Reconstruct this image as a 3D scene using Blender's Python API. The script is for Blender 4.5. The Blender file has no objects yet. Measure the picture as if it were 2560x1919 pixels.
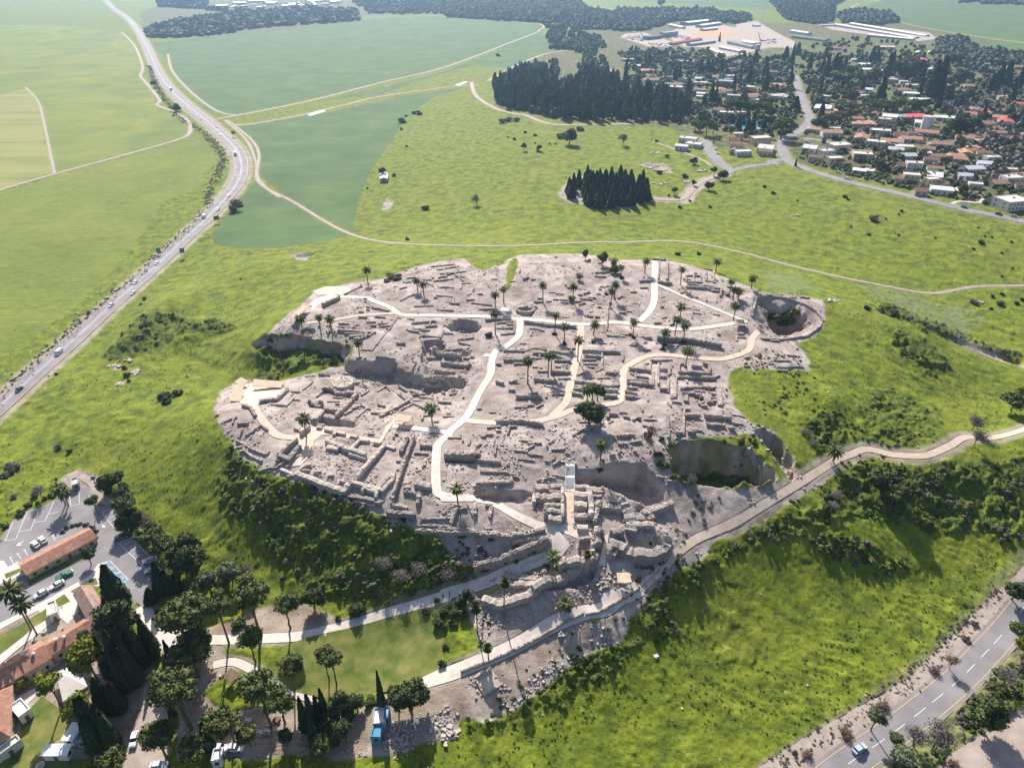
import bpy, bmesh, math, random
import numpy as np
from mathutils import Vector, Matrix
random.seed(7); np.random.seed(7)
C = bpy.context.scene.collection
scn = bpy.context.scene
# ---------------------------------------------------------------- camera
CAMZ = 185.0; PITCH = math.radians(32.0); FPX = 1760.0
cam = bpy.data.cameras.new('camera'); camo = bpy.data.objects.new('camera', cam); C.objects.link(camo)
camo.location = (0, 0, CAMZ); camo.rotation_euler = (math.pi/2 - PITCH, 0, 0)
cam.sensor_width = 36; cam.lens = FPX/2560*36; cam.clip_start = 1; cam.clip_end = 20000
scn.camera = camo
# ---------------------------------------------------------------- light
SUN_EL = math.radians(37); SUN_AZ = math.radians(-13)      # azimuth from +Y (behind the scene), left
w = bpy.data.worlds.new("World"); scn.world = w; w.use_nodes = True
nt = w.node_tree; sky = nt.nodes.new('ShaderNodeTexSky'); sky.sky_type = 'NISHITA'
sky.sun_disc = False; sky.sun_elevation = SUN_EL; sky.sun_rotation = SUN_AZ
sky.air_density = 1.0; sky.dust_density = 2.0; sky.ozone_density = 1.5
bg = nt.nodes['Background']; nt.links.new(sky.outputs[0], bg.inputs[0]); bg.inputs[1].default_value = 0.085
sl = bpy.data.lights.new('sun', 'SUN'); sl.energy = 5.0; sl.angle = math.radians(0.5); sl.color = (1, .92, .82)
so = bpy.data.objects.new('sun', sl); C.objects.link(so)
sd = Vector((math.sin(SUN_AZ)*math.cos(SUN_EL), math.cos(SUN_AZ)*math.cos(SUN_EL), math.sin(SUN_EL)))
so.rotation_euler = (-sd).to_track_quat('-Z', 'Y').to_euler(); so.location = (0, 300, 400)
vs = scn.view_settings; vs.view_transform = 'Standard'; vs.look = 'None'; vs.gamma = 1; vs.exposure = 0.74
scn.cycles.max_bounces = 5; scn.cycles.volume_bounces = 0; scn.cycles.transparent_max_bounces = 6
scn.cycles.volume_step_rate = 4
# ---------------------------------------------------------------- frames of reference in the photograph
FR = {'m': (0, 0, .864), 'A': (0, 0, 3.159), 'B': (640, 0, 3.159), 'C': (1240, 0, 3.159), 'D': (1860, 0, 3.159),
      'E': (0, 480, 3.159), 'F': (640, 600, 3.159), 'G': (1240, 600, 3.159), 'H': (1860, 480, 3.159),
      'I': (0, 1150, 4.422), 'J': (0, 1480, 3.776), 'L': (450, 1350, 3.159), 'M': (500, 900, 3.159),
      'N': (1100, 1100, 3.685), 'O': (1000, 1400, 3.16), 'P': (1860, 950, 3.159), 'Q': (1860, 1394, 3.159),
      'R': (1860, 100, 3.159), 'S': (1560, 60, 4.876), 'T': (640, 620, 6.32), 'U': (1000, 850, 5.528),
      'V': (1400, 850, 4.422), 'X': (1280, 1180, 5.528)}
def fr(k, x, y):
    a, b, s = FR[k]; return (a + x/s, b + y/s)
def PX(s):                      # 'F 10,20 30,40' -> list of photo positions
    out = []; k = 'm'
    for t in s.split():
        if t in FR: k = t
        else:
            v = [float(q) for q in t.split(',')]; p = fr(k, v[0], v[1]); out.append(p + tuple(v[2:]))
    return out
cp, sp = math.cos(PITCH), math.sin(PITCH)
def ray(px, py):
    u = (px-1280)/FPX; v = (py-959.5)/FPX
    return u, cp - v*sp, -(sp + v*cp)
def atz(px, py, z):
    u, f, d = ray(px, py); t = (z-CAMZ)/d; return Vector((u*t, f*t, z))
def proj(p):
    x, y, z = p[0], p[1], p[2]-CAMZ
    dep = y*cp - z*sp; v = -(z*cp + y*sp)/dep
    return 1280 + FPX*x/dep, 959.5 + FPX*v
# ---------------------------------------------------------------- noise
def hsh(ix, iy, s):
    n = (ix*374761393 + iy*668265263 + s*1442695041) & 0xffffffff
    n = ((n ^ (n >> 13))*1274126177) & 0xffffffff
    return ((n ^ (n >> 16)) & 0xffff)/65535.0
def vnoise(x, y, s=0):
    x = np.asarray(x, float); y = np.asarray(y, float)
    ix = np.floor(x).astype(np.int64); iy = np.floor(y).astype(np.int64)
    fx = x-ix; fy = y-iy; fx = fx*fx*(3-2*fx); fy = fy*fy*(3-2*fy)
    a = hsh(ix, iy, s); b = hsh(ix+1, iy, s); c = hsh(ix, iy+1, s); d = hsh(ix+1, iy+1, s)
    return (a*(1-fx)+b*fx)*(1-fy) + (c*(1-fx)+d*fx)*fy
def fbm(x, y, sc, o=4, s=0, g=.5):
    r = 0; a = 1; t = 0; x = np.asarray(x, float)/sc; y = np.asarray(y, float)/sc
    for k in range(o):
        r = r + a*vnoise(x*2**k*1.03+k*17.3, y*2**k*.97-k*9.1, s+k); t += a; a *= g
    return r/t
# ---------------------------------------------------------------- terrain: heights known at places in the photograph
HP = """700,640,31 860,680,32 1130,560,33 1280,560,33 1430,570,33 1600,620,32 1560,740,31 1130,690,32 1400,700,32.5 1620,700,31
1700,790,30 1400,800,32 1200,800,32 1600,880,30 1000,700,32 760,720,31 820,760,31 1050,800,31 960,560,32 830,600,31 1500,585,32.5
500,870,27 560,950,27 650,920,27 700,980,27.5 820,980,28.2 850,1080,27 700,1040,27 880,900,28.5 960,940,29.5 1000,1000,29 1100,960,30.5
1250,920,31.5 1150,1000,29 1300,960,31.5 1380,980,31 950,1060,27.5 1080,1080,26 1200,1140,23.5 1230,1060,24.5 1200,1180,22 1060,1160,24.5
900,1130,25.5 700,850,24.5 760,850,24.5 900,860,25 980,870,28 1200,720,32 1300,620,32.8 650,860,25
560,730,29 600,700,31 640,670,31 640,720,30.5
620,800,21 560,800,19 500,790,16 450,790,13 430,850,15 300,900,12 150,950,7 20,960,2 540,740,24 500,700,17 420,640,11 350,680,7 400,760,11 230,800,6
500,560,8 640,520,10 640,600,21 560,620,17 600,660,24 760,570,24 900,545,24 1130,540,26 1350,545,26 1550,570,25
900,525,17 1000,515,17 1400,515,18 1700,570,18 2000,620,14 2212,610,14 1300,450,18 1200,350,17 1100,250,14 1400,290,20 800,400,6 780,490,8
650,450,3 700,300,2 900,150,0 500,100,0 515,340,1.5 350,200,0 450,470,1.5 250,650,1 120,770,.5 0,890,0 100,500,-1 200,350,-1 100,100,0 300,550,-1 20,700,-1
1600,330,22 1900,400,23 2200,450,22 1700,200,22 2100,200,22 1500,100,14 2212,300,24 2000,40,10 1300,40,2 700,20,0 2200,20,10 100,20,0 1700,20,6
1900,450,22 2100,560,18 1700,450,20 1500,420,19 1780,650,30 1700,640,31 1770,700,28.5 1580,820,29.5 1650,850,28 1630,930,28.5 1740,760,28 1990,720,19 2000,660,14 2150,700,12
2100,740,11 2212,792,9 1900,780,23 1850,720,26 2000,850,17 2100,820,13 2150,920,14 1900,930,19 2000,970,19 2212,935,17 1800,985,21 1700,1060,21.5 1600,1110,20.5
1450,1200,18.5 1350,1290,15 1200,1340,13 1050,1420,10 930,1480,8 1720,960,25 1500,1120,20 1400,1150,20 1330,1200,19 1800,900,23 2000,760,18
2100,1050,13 1950,1130,9 1850,1170,10 2212,1100,8 1700,1250,9 1500,1350,7 1300,1500,5 1700,1450,2.5 1900,1400,1.5 2100,1300,.5 2000,1500,0 1700,1620,-.5 2200,1330,0 1700,1658,-1
1100,1560,5 1000,1600,4.5 1300,1640,2 2100,1658,-1 2212,1500,-1 1000,1900,2 2200,1900,-3 100,1900,1 1500,1800,-2 2400,1400,-1 2400,900,12 2400,600,18 2500,200,22 -200,900,-1 -200,400,-2 -200,1300,3 -200,1700,1
100,1150,4 200,1150,4 280,1250,4 50,1250,4 100,1400,3 300,1500,3 450,1370,5 600,1380,6 700,1360,7 900,1320,10.5 1050,1260,14.5 1180,1215,18 700,1480,4 850,1400,5.5
700,1600,3 400,1650,2 0,1000,3 130,980,5 560,1000,26.5 480,930,27 640,1050,26 850,1110,24.5 1000,1150,24 300,1100,6.5 400,1180,6.5 500,1250,6 650,1300,6.5 750,1290,9
450,1080,14 600,1150,15 750,1210,15 900,1220,16 1100,1195,20.5 380,1000,15 330,950,13 1300,1260,17 1150,1280,14 1240,1230,18.5"""
hx = []
for t in HP.split():
    a, b, z = [float(q) for q in t.split(',')]; p = atz(a/.864, b/.864, z); hx.append((p.x, p.y, z))
hx += [(-4000, 300, 0), (4000, 300, 5), (-4000, 6000, 0), (0, 8000, 0), (4000, 6000, 10), (-1500, 0, 0), (1500, 0, 0), (0, -400, 0)]
hx = np.array(hx)
# warp so that far points do not stretch the interpolation
def warp(x, y):
    r = np.sqrt(x*x + y*y) + 1e-6; k = np.where(r > 400, 400+300*np.log(r/400+1e-9), r)/r
    return x*k/100, y*k/100
wx, wy = warp(hx[:, 0], hx[:, 1])
def tps(r2): return np.where(r2 > 1e-12, .5*r2*np.log(r2+1e-12), 0)
n = len(hx); K = tps((wx[:, None]-wx[None])**2 + (wy[:, None]-wy[None])**2) + np.eye(n)*.004
Pm = np.c_[np.ones(n), wx, wy]; A = np.block([[K, Pm], [Pm.T, np.zeros((3, 3))]])
sol = np.linalg.solve(A, np.r_[hx[:, 2], 0, 0, 0])
# the ground is one sheet: a fan of rows and columns, finer near the tell
APX = 110.0
vv = np.concatenate([np.linspace(1.1, .62, 60, endpoint=False), np.linspace(.62, -.56, 900, endpoint=False), np.linspace(-.56, -.603, 26)])
Yr = CAMZ*(cp - vv*sp)/(sp + vv*cp)*.985
TT = np.linspace(-.86, .86, 1240)
NR, NC = len(Yr), len(TT)
GX = TT[None, :]*(Yr[:, None]+APX); GY = np.repeat(Yr[:, None], NC, 1)
def rbf(X, Y):
    out = np.zeros(X.size); x, y = warp(X.ravel(), Y.ravel()); out[:] = sol[n] + sol[n+1]*x + sol[n+2]*y
    for i in range(n): out += sol[i]*tps((x-wx[i])**2 + (y-wy[i])**2)
    return out.reshape(X.shape)
ri = np.unique(np.r_[np.arange(0, NR, 6), NR-1]); ci = np.unique(np.r_[np.arange(0, NC, 6), NC-1])
zc = rbf(GX[np.ix_(ri, ci)], GY[np.ix_(ri, ci)])
tmp = np.array([np.interp(np.arange(NC), ci, r) for r in zc])
GZ = np.array([np.interp(np.arange(NR), ri, tmp[:, j]) for j in range(NC)]).T.copy()
for _ in range(3):
    GZ[1:-1] = (GZ[:-2]+2*GZ[1:-1]+GZ[2:])/4; GZ[:, 1:-1] = (GZ[:, :-2]+2*GZ[:, 1:-1]+GZ[:, 2:])/4
def Hs(x, y, Z=None):
    Z = GZ if Z is None else Z
    x = np.asarray(x, float); y = np.asarray(y, float)
    j = np.clip(np.interp(y, Yr, np.arange(NR)), 0, NR-1.001); t = np.clip((x/(y+APX)-TT[0])/(TT[1]-TT[0]), 0, NC-1.001)
    a = j.astype(int); b = t.astype(int); fj = j-a; ft = t-b
    return (Z[a, b]*(1-ft)+Z[a, b+1]*ft)*(1-fj) + (Z[a+1, b]*(1-ft)+Z[a+1, b+1]*ft)*fj
zl = np.arange(45, -8, -.12)
def G(px, py, Z=None):            # where a place of the photograph lies on the ground
    u, f, d = ray(px, py); t = (zl-CAMZ)/d; x = u*t; y = f*t
    h = Hs(x, y, Z); k = np.nonzero(h >= zl)[0]
    i = k[0] if len(k) else len(zl)-1
    if i == 0: return Vector((x[0], y[0], h[0]))
    a = h[i-1]-zl[i-1]; b = h[i]-zl[i]; s = a/(a-b) if a != b else 0
    s = min(1, max(0, s)); X = x[i-1]+(x[i]-x[i-1])*s; Y = y[i-1]+(y[i]-y[i-1])*s
    return Vector((X, Y, float(Hs(X, Y, Z))))
def GS(s, Z=None): return [G(q[0], q[1], Z) for q in PX(s)]
# signed distance to a polygon (inside positive), on a window of the grid
def window(pts, m):
    xs = [p[0] for p in pts]; ys = [p[1] for p in pts]
    j0 = max(0, np.searchsorted(Yr, min(ys)-m)-1); j1 = min(NR, np.searchsorted(Yr, max(ys)+m)+1)
    X = GX[j0:j1]; 
    if X.size == 0: return None
    ok = np.nonzero(((X > min(xs)-m) & (X < max(xs)+m)).any(0))[0]
    if len(ok) == 0: return None
    return slice(j0, j1), slice(ok[0], ok[-1]+1)
def segd(X, Y, p, q):
    dx, dy = q[0]-p[0], q[1]-p[1]; L = dx*dx+dy*dy+1e-9
    t = np.clip(((X-p[0])*dx+(Y-p[1])*dy)/L, 0, 1); return np.hypot(X-p[0]-t*dx, Y-p[1]-t*dy)
def polysd(pts, m=3):
    wdw = window(pts, m)
    if wdw is None: return None, None
    X = GX[wdw]; Y = GY[wdw]; ins = np.zeros(X.shape, bool); D = np.full(X.shape, 1e9)
    for i in range(len(pts)):
        p, q = pts[i-1], pts[i]; D = np.minimum(D, segd(X, Y, p, q))
        if p[1] != q[1]:
            ins ^= ((p[1] > Y) != (q[1] > Y)) & (X < (q[0]-p[0])*(Y-p[1])/(q[1]-p[1])+p[0])
    return wdw, np.where(ins, D, -D)
def sst(e0, e1, x):
    t = np.clip((x-e0)/(e1-e0), 0, 1); return t*t*(3-2*t)
# bumps: place, radius x, radius y (metres), height
for (x, y, rx, ry, h) in PX("""m 350,690,14,22,6.5 285,735,10,12,3 415,722,9,12,4.5 350,650,25,20,2 1985,725,16,16,3 1795,868,9,9,3.5 1850,1160,16,9,3
 1950,930,18,12,2.5 2110,800,20,14,3 2020,1010,14,8,2.5 560,585,20,20,3 1000,1075,6,5,.5 1190,1290,7,5,2.5 1110,1310,9,5,2 1400,1160,7,4,2.2
 1290,1350,6,4,1.5"""):
    p = G(x, y); GZ += h*np.exp(-((GX-p.x)/rx)**2*.8 - ((GY-p.y)/ry)**2*.8)
# excavations: sharp-edged cuts and terraces   (outline, target height or (None, depth), edge width)
CUTS = [
 ("m 575,722 640,727 700,733 762,746 757,772 790,779 854,784 919,808 963,813 1001,820 1000,838 950,842 880,850 800,846 700,820 600,818 520,812 450,800 500,765 550,735", 23.2, 3.2),
 ("F 1505,680 1540,640 1640,630 1740,645 1775,685 1740,725 1650,735 1540,715", (None, 4.5), 2.2),
 ("F 2052,565 2070,540 2125,530 2180,540 2200,565 2180,592 2125,600 2070,590", (None, 5.0), .8),
 ("F 1325,790 1480,792 1500,830 1500,870 1390,860 1385,900 1318,905", (None, 3.2), 1.0),
 ("F 1330,1080 1480,1075 1640,1110 1650,1150 1600,1190 1500,1160 1390,1140", (None, 3.0), 1.2),
 ("F 1320,870 1700,880 1690,1060 1330,1070", (None, 1.2), 1.0),
 ("F 1270,1200 1330,1165 1390,1180 1600,1190 1560,1260 1300,1260", (None, 1.4), .8),
 ("H 60,890 100,820 250,815 420,860 560,940 625,1010 610,1060 540,1120 430,1160 200,1160 100,1100 60,1000", (None, 5.5), 9),
 ("H 140,950 200,890 330,875 450,910 520,990 480,1070 400,1130 290,1135 195,1080", (None, 17), 6.5),
 ("m 1437,960 1500,953 1560,951 1612,955 1650,985 1680,1030 1650,1060 1540,1055 1480,1045 1440,1020", 16.2, 2.8),
 ("P 60,400 150,375 250,430 330,520 400,640 430,770 380,800 330,740 240,600 150,500", 18.5, 1.6),
 ("N 1245,268 1420,255 1550,215 1900,215 1965,300 2060,450 2080,560 1900,620 1750,540 1500,430 1400,430 1250,440", 20.3, 1.7),
 ("N 305,425 500,440 700,450 865,475 940,415 1130,415 1150,500 1100,560 860,590 600,575 400,550 300,515", 24.4, 1.0),
 ("N 45,155 325,175 325,215 45,205", (None, 2.0), .5),
 ("M 860,500 950,440 1140,470 1230,490 1230,525 1000,520 930,530", (None, 2.4), .7),
 ("M 860,330 970,345 970,380 860,375", (None, 2.0), .6),
 ("V 1095,325 1200,325 1195,372 1095,368", (None, 3.0), .4), ("V 1100,405 1190,410 1190,440 1100,440", (None, 3.0), .4),
 ("V 1480,610 1545,610 1535,665 1495,660", (None, 3.5), .4), ("V 1635,690 1728,690 1725,728 1645,728", (None, 3.0), .4),
 ("V 1270,410 1700,440 1690,455 1270,440", (None, .9), .4), ("X 1700,490 1810,460 1840,540 1720,560", (None, 3), .7),
 ("X 1740,900 1900,830 2040,880 2080,1000 2000,1080 1850,1110 1750,1030", (None, 1.8), 1.5),
 ("X 1660,1240 1700,1230 1960,1250 1960,1330 1680,1340", (None, 2.2), .8),
 ("X 490,1370 700,1370 1100,1270 1180,1300 1170,1500 900,1620 500,1640", (None, 2.6), 1.6),
 ("F 1590,1130 1660,1120 1650,1180 1560,1170", (None, 1.2), .6),
 ("m 1645,620 1700,640 1620,650", (None, .5), .8),
 ("G 0,140 90,180 110,330 60,330 0,300", (None, 1.2), 1.5),
 ("T 470,110 720,80 930,90 780,190 640,180", (None, 2.2), 2.5),
 ("H 1040,920 1100,920 1700,1160 2211,1330 2211,1380 1650,1200 1100,980", (None, 2.0), 1.6),
 ("M 1200,60 1210,10 1260,0 1250,60", (None, .2), 1),
]
for s, tz, wd in CUTS:
    pts = GS(s); wdw, D = polysd(pts, 1)
    if wdw is None: continue
    jag = (vnoise(GX[wdw]/2.2, GY[wdw]/2.2, 5)-.5)*min(1.2, wd*.7)+((fbm(GX[wdw], GY[wdw], 7, 2, 15)-.5)*6 if wd >= 1.8 else 0)
    k = sst(0, wd, D + jag*np.clip(D+1, 0, 1))
    if isinstance(tz, tuple): GZ[wdw] -= tz[1]*k
    else:
        tgt = tz + (fbm(GX[wdw], GY[wdw], 9, 3, 8)-.5)*3; GZ[wdw] = np.where(GZ[wdw] > tgt, GZ[wdw]*(1-k)+tgt*k, GZ[wdw])
GB = GZ.copy()                    # smooth ground that roads and paths lie on
def H(x, y): return float(Hs(x, y, GB))
# ---------------------------------------------------------------- materials
MATS = {}
class NT:
    def __init__(s, name):
        s.m = bpy.data.materials.new(name); s.m.use_nodes = True; s.t = s.m.node_tree; s.n = s.t.nodes; s.l = s.t.links
        s.b = s.n['Principled BSDF']; s.b.inputs['Specular IOR Level'].default_value = .2; MATS[name] = s.m
    def put(s, sock, v):
        if isinstance(v, bpy.types.NodeSocket): s.l.new(v, sock)
        elif isinstance(v, (tuple, list)) and len(v) == 3 and sock.type == 'RGBA': sock.default_value = (*v, 1)
        else: sock.default_value = v
    def pos(s, kind='Object'):
        if kind == 'World':
            return s.n.new('ShaderNodeNewGeometry').outputs['Position']
        return s.n.new('ShaderNodeTexCoord').outputs[kind]
    def noise(s, sc, det=4, rough=.55, vec=None, dist=0):
        q = s.n.new('ShaderNodeTexNoise'); q.inputs['Scale'].default_value = sc; q.inputs['Detail'].default_value = det
        q.inputs['Roughness'].default_value = rough; q.inputs['Distortion'].default_value = dist
        s.l.new(vec or s.pos('World'), q.inputs['Vector']); return q.outputs['Fac']
    def ramp(s, fac, stops):
        q = s.n.new('ShaderNodeValToRGB'); r = q.color_ramp
        while len(r.elements) < len(stops): r.elements.new(.5)
        for e, (p, c) in zip(r.elements, stops): e.position = p; e.color = (*c, 1) if len(c) == 3 else c
        s.put(q.inputs[0], fac); return q.outputs[0]
    def mix(s, f, a, b, mode='MIX'):
        q = s.n.new('ShaderNodeMix'); q.data_type = 'RGBA'; q.blend_type = mode
        s.put(q.inputs[0], f); s.put(q.inputs[6], a); s.put(q.inputs[7], b); return q.outputs[2]
    def math(s, op, a, b=0, c=None):
        q = s.n.new('ShaderNodeMath'); q.operation = op; s.put(q.inputs[0], a); s.put(q.inputs[1], b)
        if c is not None: s.put(q.inputs[2], c)
        return q.outputs[0]
    def step(s, v, lo, hi):
        q = s.n.new('ShaderNodeMapRange'); q.interpolation_type = 'SMOOTHSTEP'; s.put(q.inputs[0], v)
        q.inputs[1].default_value = lo; q.inputs[2].default_value = hi; return q.outputs[0]
    def attr(s, name):
        q = s.n.new('ShaderNodeAttribute'); q.attribute_name = name; return q.outputs['Fac']
    def bump(s, h, st=.5, d=.1):
        q = s.n.new('ShaderNodeBump'); q.inputs['Strength'].default_value = st; q.inputs['Distance'].default_value = d
        s.put(q.inputs['Height'], h); s.l.new(q.outputs[0], s.b.inputs['Normal'])
    def fin(s, col, rough=.85):
        s.put(s.b.inputs['Base Color'], col); s.b.inputs['Roughness'].default_value = rough; return s.m
def simple(name, c0, c1, sc=1.0, rough=.85, bump=.3, bd=.05, det=4, rnd=0, coord='World', metal=0, spec=None):
    t = NT(name); f = t.noise(sc, det, vec=t.pos(coord)); col = t.ramp(f, [(.3, c0), (.7, c1)])
    if rnd:
        oi = t.n.new('ShaderNodeObjectInfo'); hs = t.n.new('ShaderNodeHueSaturation')
        t.put(hs.inputs['Value'], t.math('MULTIPLY_ADD', oi.outputs['Random'], rnd, 1-rnd/2))
        t.put(hs.inputs['Hue'], t.math('MULTIPLY_ADD', oi.outputs['Random'], rnd*.06, .5-rnd*.03)); t.put(hs.inputs['Color'], col); col = hs.outputs[0]
    if bump: t.bump(t.noise(sc*4, 3, vec=t.pos(coord)), bump, bd)
    t.b.inputs['Metallic'].default_value = metal
    if spec is not None: t.b.inputs['Specular IOR Level'].default_value = spec
    return t.fin(col, rough)
simple('limestone_path', (.54, .475, .425), (.73, .655, .59), .45, bump=.3, det=8)
simple('tan_path', (.50, .395, .32), (.62, .51, .425), .4, bump=.3)
simple('dirt_track', (.30, .245, .20), (.42, .35, .29), .25, bump=.3)
simple('soil_pale', (.30, .245, .215), (.44, .37, .325), .3, bump=.4, det=6)
simple('asphalt_new', (.20, .19, .20), (.25, .24, .25), .2, .8, bump=.1)
simple('asphalt', (.20, .19, .20), (.29, .275, .285), .12, .85, bump=.15, det=8)
simple('pavement_tiles', (.55, .49, .45), (.66, .60, .56), 1.5, bump=.1)
simple('road_paint', (.70, .70, .70), (.82, .82, .82), 2, .6, bump=0)
simple('yellow_paint', (.60, .42, .14), (.70, .50, .20), 2, .6, bump=0)
simple('blue_paint', (.10, .25, .42), (.16, .33, .50), 1, .6, bump=0)
simple('lawn', (.055, .105, .010), (.22, .215, .06), .22, bump=.7, det=9)
simple('dark_verge', (.13, .115, .085), (.24, .20, .155), .5, bump=.6, det=6)
simple('orange_soil', (.55, .26, .13), (.62, .32, .17), .1, bump=.1)
simple('water_blue', (.05, .32, .55), (.08, .42, .65), .5, .1, bump=0, spec=.5)
simple('pond_water', (.30, .38, .48), (.36, .44, .55), .5, .15, bump=0, spec=.5)
# ---------------------------------------------------------------- meshes and tags
def tag(o, label=None, cat=None, group=None, kind=None):
    if label: o['label'] = label
    if cat: o['category'] = cat
    if group: o['group'] = group
    if kind: o['kind'] = kind
    return o
def mesh(name, V, F, mat, parent=None, smooth=False, loc=None):
    me = bpy.data.meshes.new(name); me.from_pydata([tuple(v) for v in V], [], F); 
    ms = mat if isinstance(mat, (list, tuple)) else [mat]
    for m in ms: me.materials.append(MATS[m] if isinstance(m, str) else m)
    if smooth: me.polygons.foreach_set('use_smooth', [True]*len(F))
    o = bpy.data.objects.new(name, me); C.objects.link(o)
    if parent: o.parent = parent
    if loc is not None: o.location = loc
    return o
def empty(name, loc, rz=0):
    o = bpy.data.objects.new(name, None); C.objects.link(o); o.location = loc; o.rotation_euler = (0, 0, rz); o.empty_display_size = .5
    return o
def smoothline(P, step):
    P = [Vector((p[0], p[1])) for p in P]; out = []
    for i in range(len(P)-1):
        a = P[max(0, i-1)]; b = P[i]; c = P[i+1]; d = P[min(len(P)-1, i+2)]
        L = (c-b).length; k = max(1, int(L/step))
        for j in range(k):
            t = j/k; q = .5*((2*b)+(c-a)*t+(2*a-5*b+4*c-d)*t*t+(3*b-a-3*c+d)*t**3); out.append(q)
    out.append(P[-1]); return out
SINK = np.zeros(GZ.shape); SHO = np.zeros(GZ.shape)      # ground lowered under sheets; trodden shoulders
def stamp(pts, half, dst, soft=.6, val=1.0):
    step = max(1, len(pts)//400)
    for i in range(0, len(pts)-1):
        p, q = pts[i], pts[i+1]; wdw = window([p, q], half+soft+.5)
        if wdw is None: continue
        d = segd(GX[wdw], GY[wdw], p, q); k = sst(half+soft, half, d)*val
        dst[wdw] = np.maximum(dst[wdw], k)
def draped_strip(name, pts, wa, wb, mat, off, cross=4, parent=None):
    V = []; F = []; n = len(pts)
    for i, p in enumerate(pts):
        t = (pts[min(i+1, n-1)]-pts[max(i-1, 0)]).normalized(); nn = Vector((-t.y, t.x))
        for j in range(cross+1):
            s = wa+(wb-wa)*j/cross; q = p+nn*s; V.append((q.x, q.y, 0))
    V = np.array(V); V[:, 2] = Hs(V[:, 0], V[:, 1], GB)+off+V[:, 1]*1.2e-4
    c = cross+1
    for i in range(n-1):
        for j in range(cross): F.append((i*c+j, i*c+j+1, (i+1)*c+j+1, (i+1)*c+j))
    F = [f[::-1] for f in F]
    return mesh(name, V, F, mat, parent, True)
ROADS = {}
def path(name, s, width, mat, off=.05, sh=.8, shv=.6, step=1.2, jag=0, parent=None):
    w3 = GS(s) if isinstance(s, str) else s
    far = max(p[1] for p in w3); st = max(step, far/300)
    pts = smoothline(w3, st)
    if jag: pts = [p+Vector((random.uniform(-jag, jag), random.uniform(-jag, jag))) for p in pts]
    o = draped_strip(name, pts, -width/2, width/2, mat, off, max(2, int(width/1.2))); tag(o, kind='structure')
    stamp(pts, width/2-.25, SINK); stamp(pts, width/2+sh, SHO, sh+.3, shv); ROADS.setdefault(name, []).append((pts, width, o)); return pts
def pad(name, s, mat, off=.06, sh=.6, shv=.5, step=2.0, kind='structure'):
    from mathutils.geometry import delaunay_2d_cdt
    w3 = GS(s) if isinstance(s, str) else s; B = []
    for i in range(len(w3)):
        p, q = w3[i], w3[(i+1) % len(w3)]; L = math.hypot(q[0]-p[0], q[1]-p[1]); k = max(1, int(L/step))
        B += [Vector((p[0]+(q[0]-p[0])*j/k, p[1]+(q[1]-p[1])*j/k)) for j in range(k)]
    nb = len(B); xs = [p.x for p in B]; ys = [p.y for p in B]; allp = list(B)
    for x in np.arange(min(xs), max(xs), step):
        for y in np.arange(min(ys), max(ys), step):
            c = False
            for i in range(nb):
                p, q = B[i-1], B[i]
                if (p.y > y) != (q.y > y) and x < (q.x-p.x)*(y-p.y)/(q.y-p.y)+p.x: c = not c
            if c: allp.append(Vector((x+.01, y+.01)))
    r = delaunay_2d_cdt(allp, [(i, (i+1) % nb) for i in range(nb)], [], 1, 1e-4)
    V = np.array([(v.x, v.y, 0) for v in r[0]]); V[:, 2] = Hs(V[:, 0], V[:, 1], GB)+off+V[:, 1]*1.2e-4
    F = []
    for f in r[2]:
        a, b, c = [V[i] for i in f[:3]]; F.append(f if (b[0]-a[0])*(c[1]-a[1])-(b[1]-a[1])*(c[0]-a[0]) > 0 else f[::-1])
    o = mesh(name, V, F, mat, None, True)
    if kind: tag(o, kind=kind)
    wdw, D = polysd([(p.x, p.y) for p in B], 3)
    if wdw: SINK[wdw] = np.maximum(SINK[wdw], sst(.1, .5, D)); SHO[wdw] = np.maximum(SHO[wdw], sst(-sh*2, 0, D)*shv)
    return o
# ---------------------------------------------------------------- roads and paths
HW = path('highway', "A 770,-60 900,70 1000,140 1080,230 1140,330 1195,450 1255,580 1350,710 1500,850 1640,960 1760,1070 1865,1180 1905,1280 1900,1380 1845,1490 1740,1610 E 1620,220 1500,330 1250,565 1000,790 700,1060 400,1330 100,1600 -200,1860", 13, 'asphalt', .10, 3.0, .9, 3)
path('road', "Q 460,1900 860,1600 1110,1430 1400,1210 1700,960 1910,745 2110,520 2330,230 2450,60", 9.6, 'asphalt', .08, 4.0, .3, 2)
path('path', "T 880,910 960,820 1080,775 1250,775 G -1030,455 -970,480 -840,530 -770,580 -700,592 -400,596 0,606 100,617 330,632 500,650 700,665 950,650 1150,675 1400,700 1560,700 1730,680 1890,655", 3.0, 'limestone_path')
path('path', "G 190,630 182,740 130,800 60,850 F 1900,870 1860,960 1850,1060 1760,1210 1665,1390 1540,1500 M 1960,590 1890,650 1868,720 1865,1000 1900,1060 1990,1082 N 0,530 160,530 300,532 480,570 700,690 950,800", 3.2, 'limestone_path', .055)
path('path', "N 940,795 1100,805 1200,835 1310,880 1400,890", 3.4, 'limestone_path', .06)
path('path', "N 985,1080 860,1125 740,1175 510,1270 300,1350 0,1432 L 2150,425 1900,500 1600,590 1250,690 950,755 650,775 270,785 60,775", 3.4, 'limestone_path', .05)
path('path', "M 1950,570 1800,550 1640,530 1520,520", 2.6, 'limestone_path', .062)
path('path', "U 1330,190 1250,215 1160,200", 2.6, 'limestone_path', .065)
path('path', "G 1255,165 1252,330 1248,480 1205,570 1130,645", 3.4, 'limestone_path', .055)
path('path', "G 1270,350 1500,450 1750,550 1870,600 1985,650", 2.2, 'limestone_path', .05)
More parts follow.
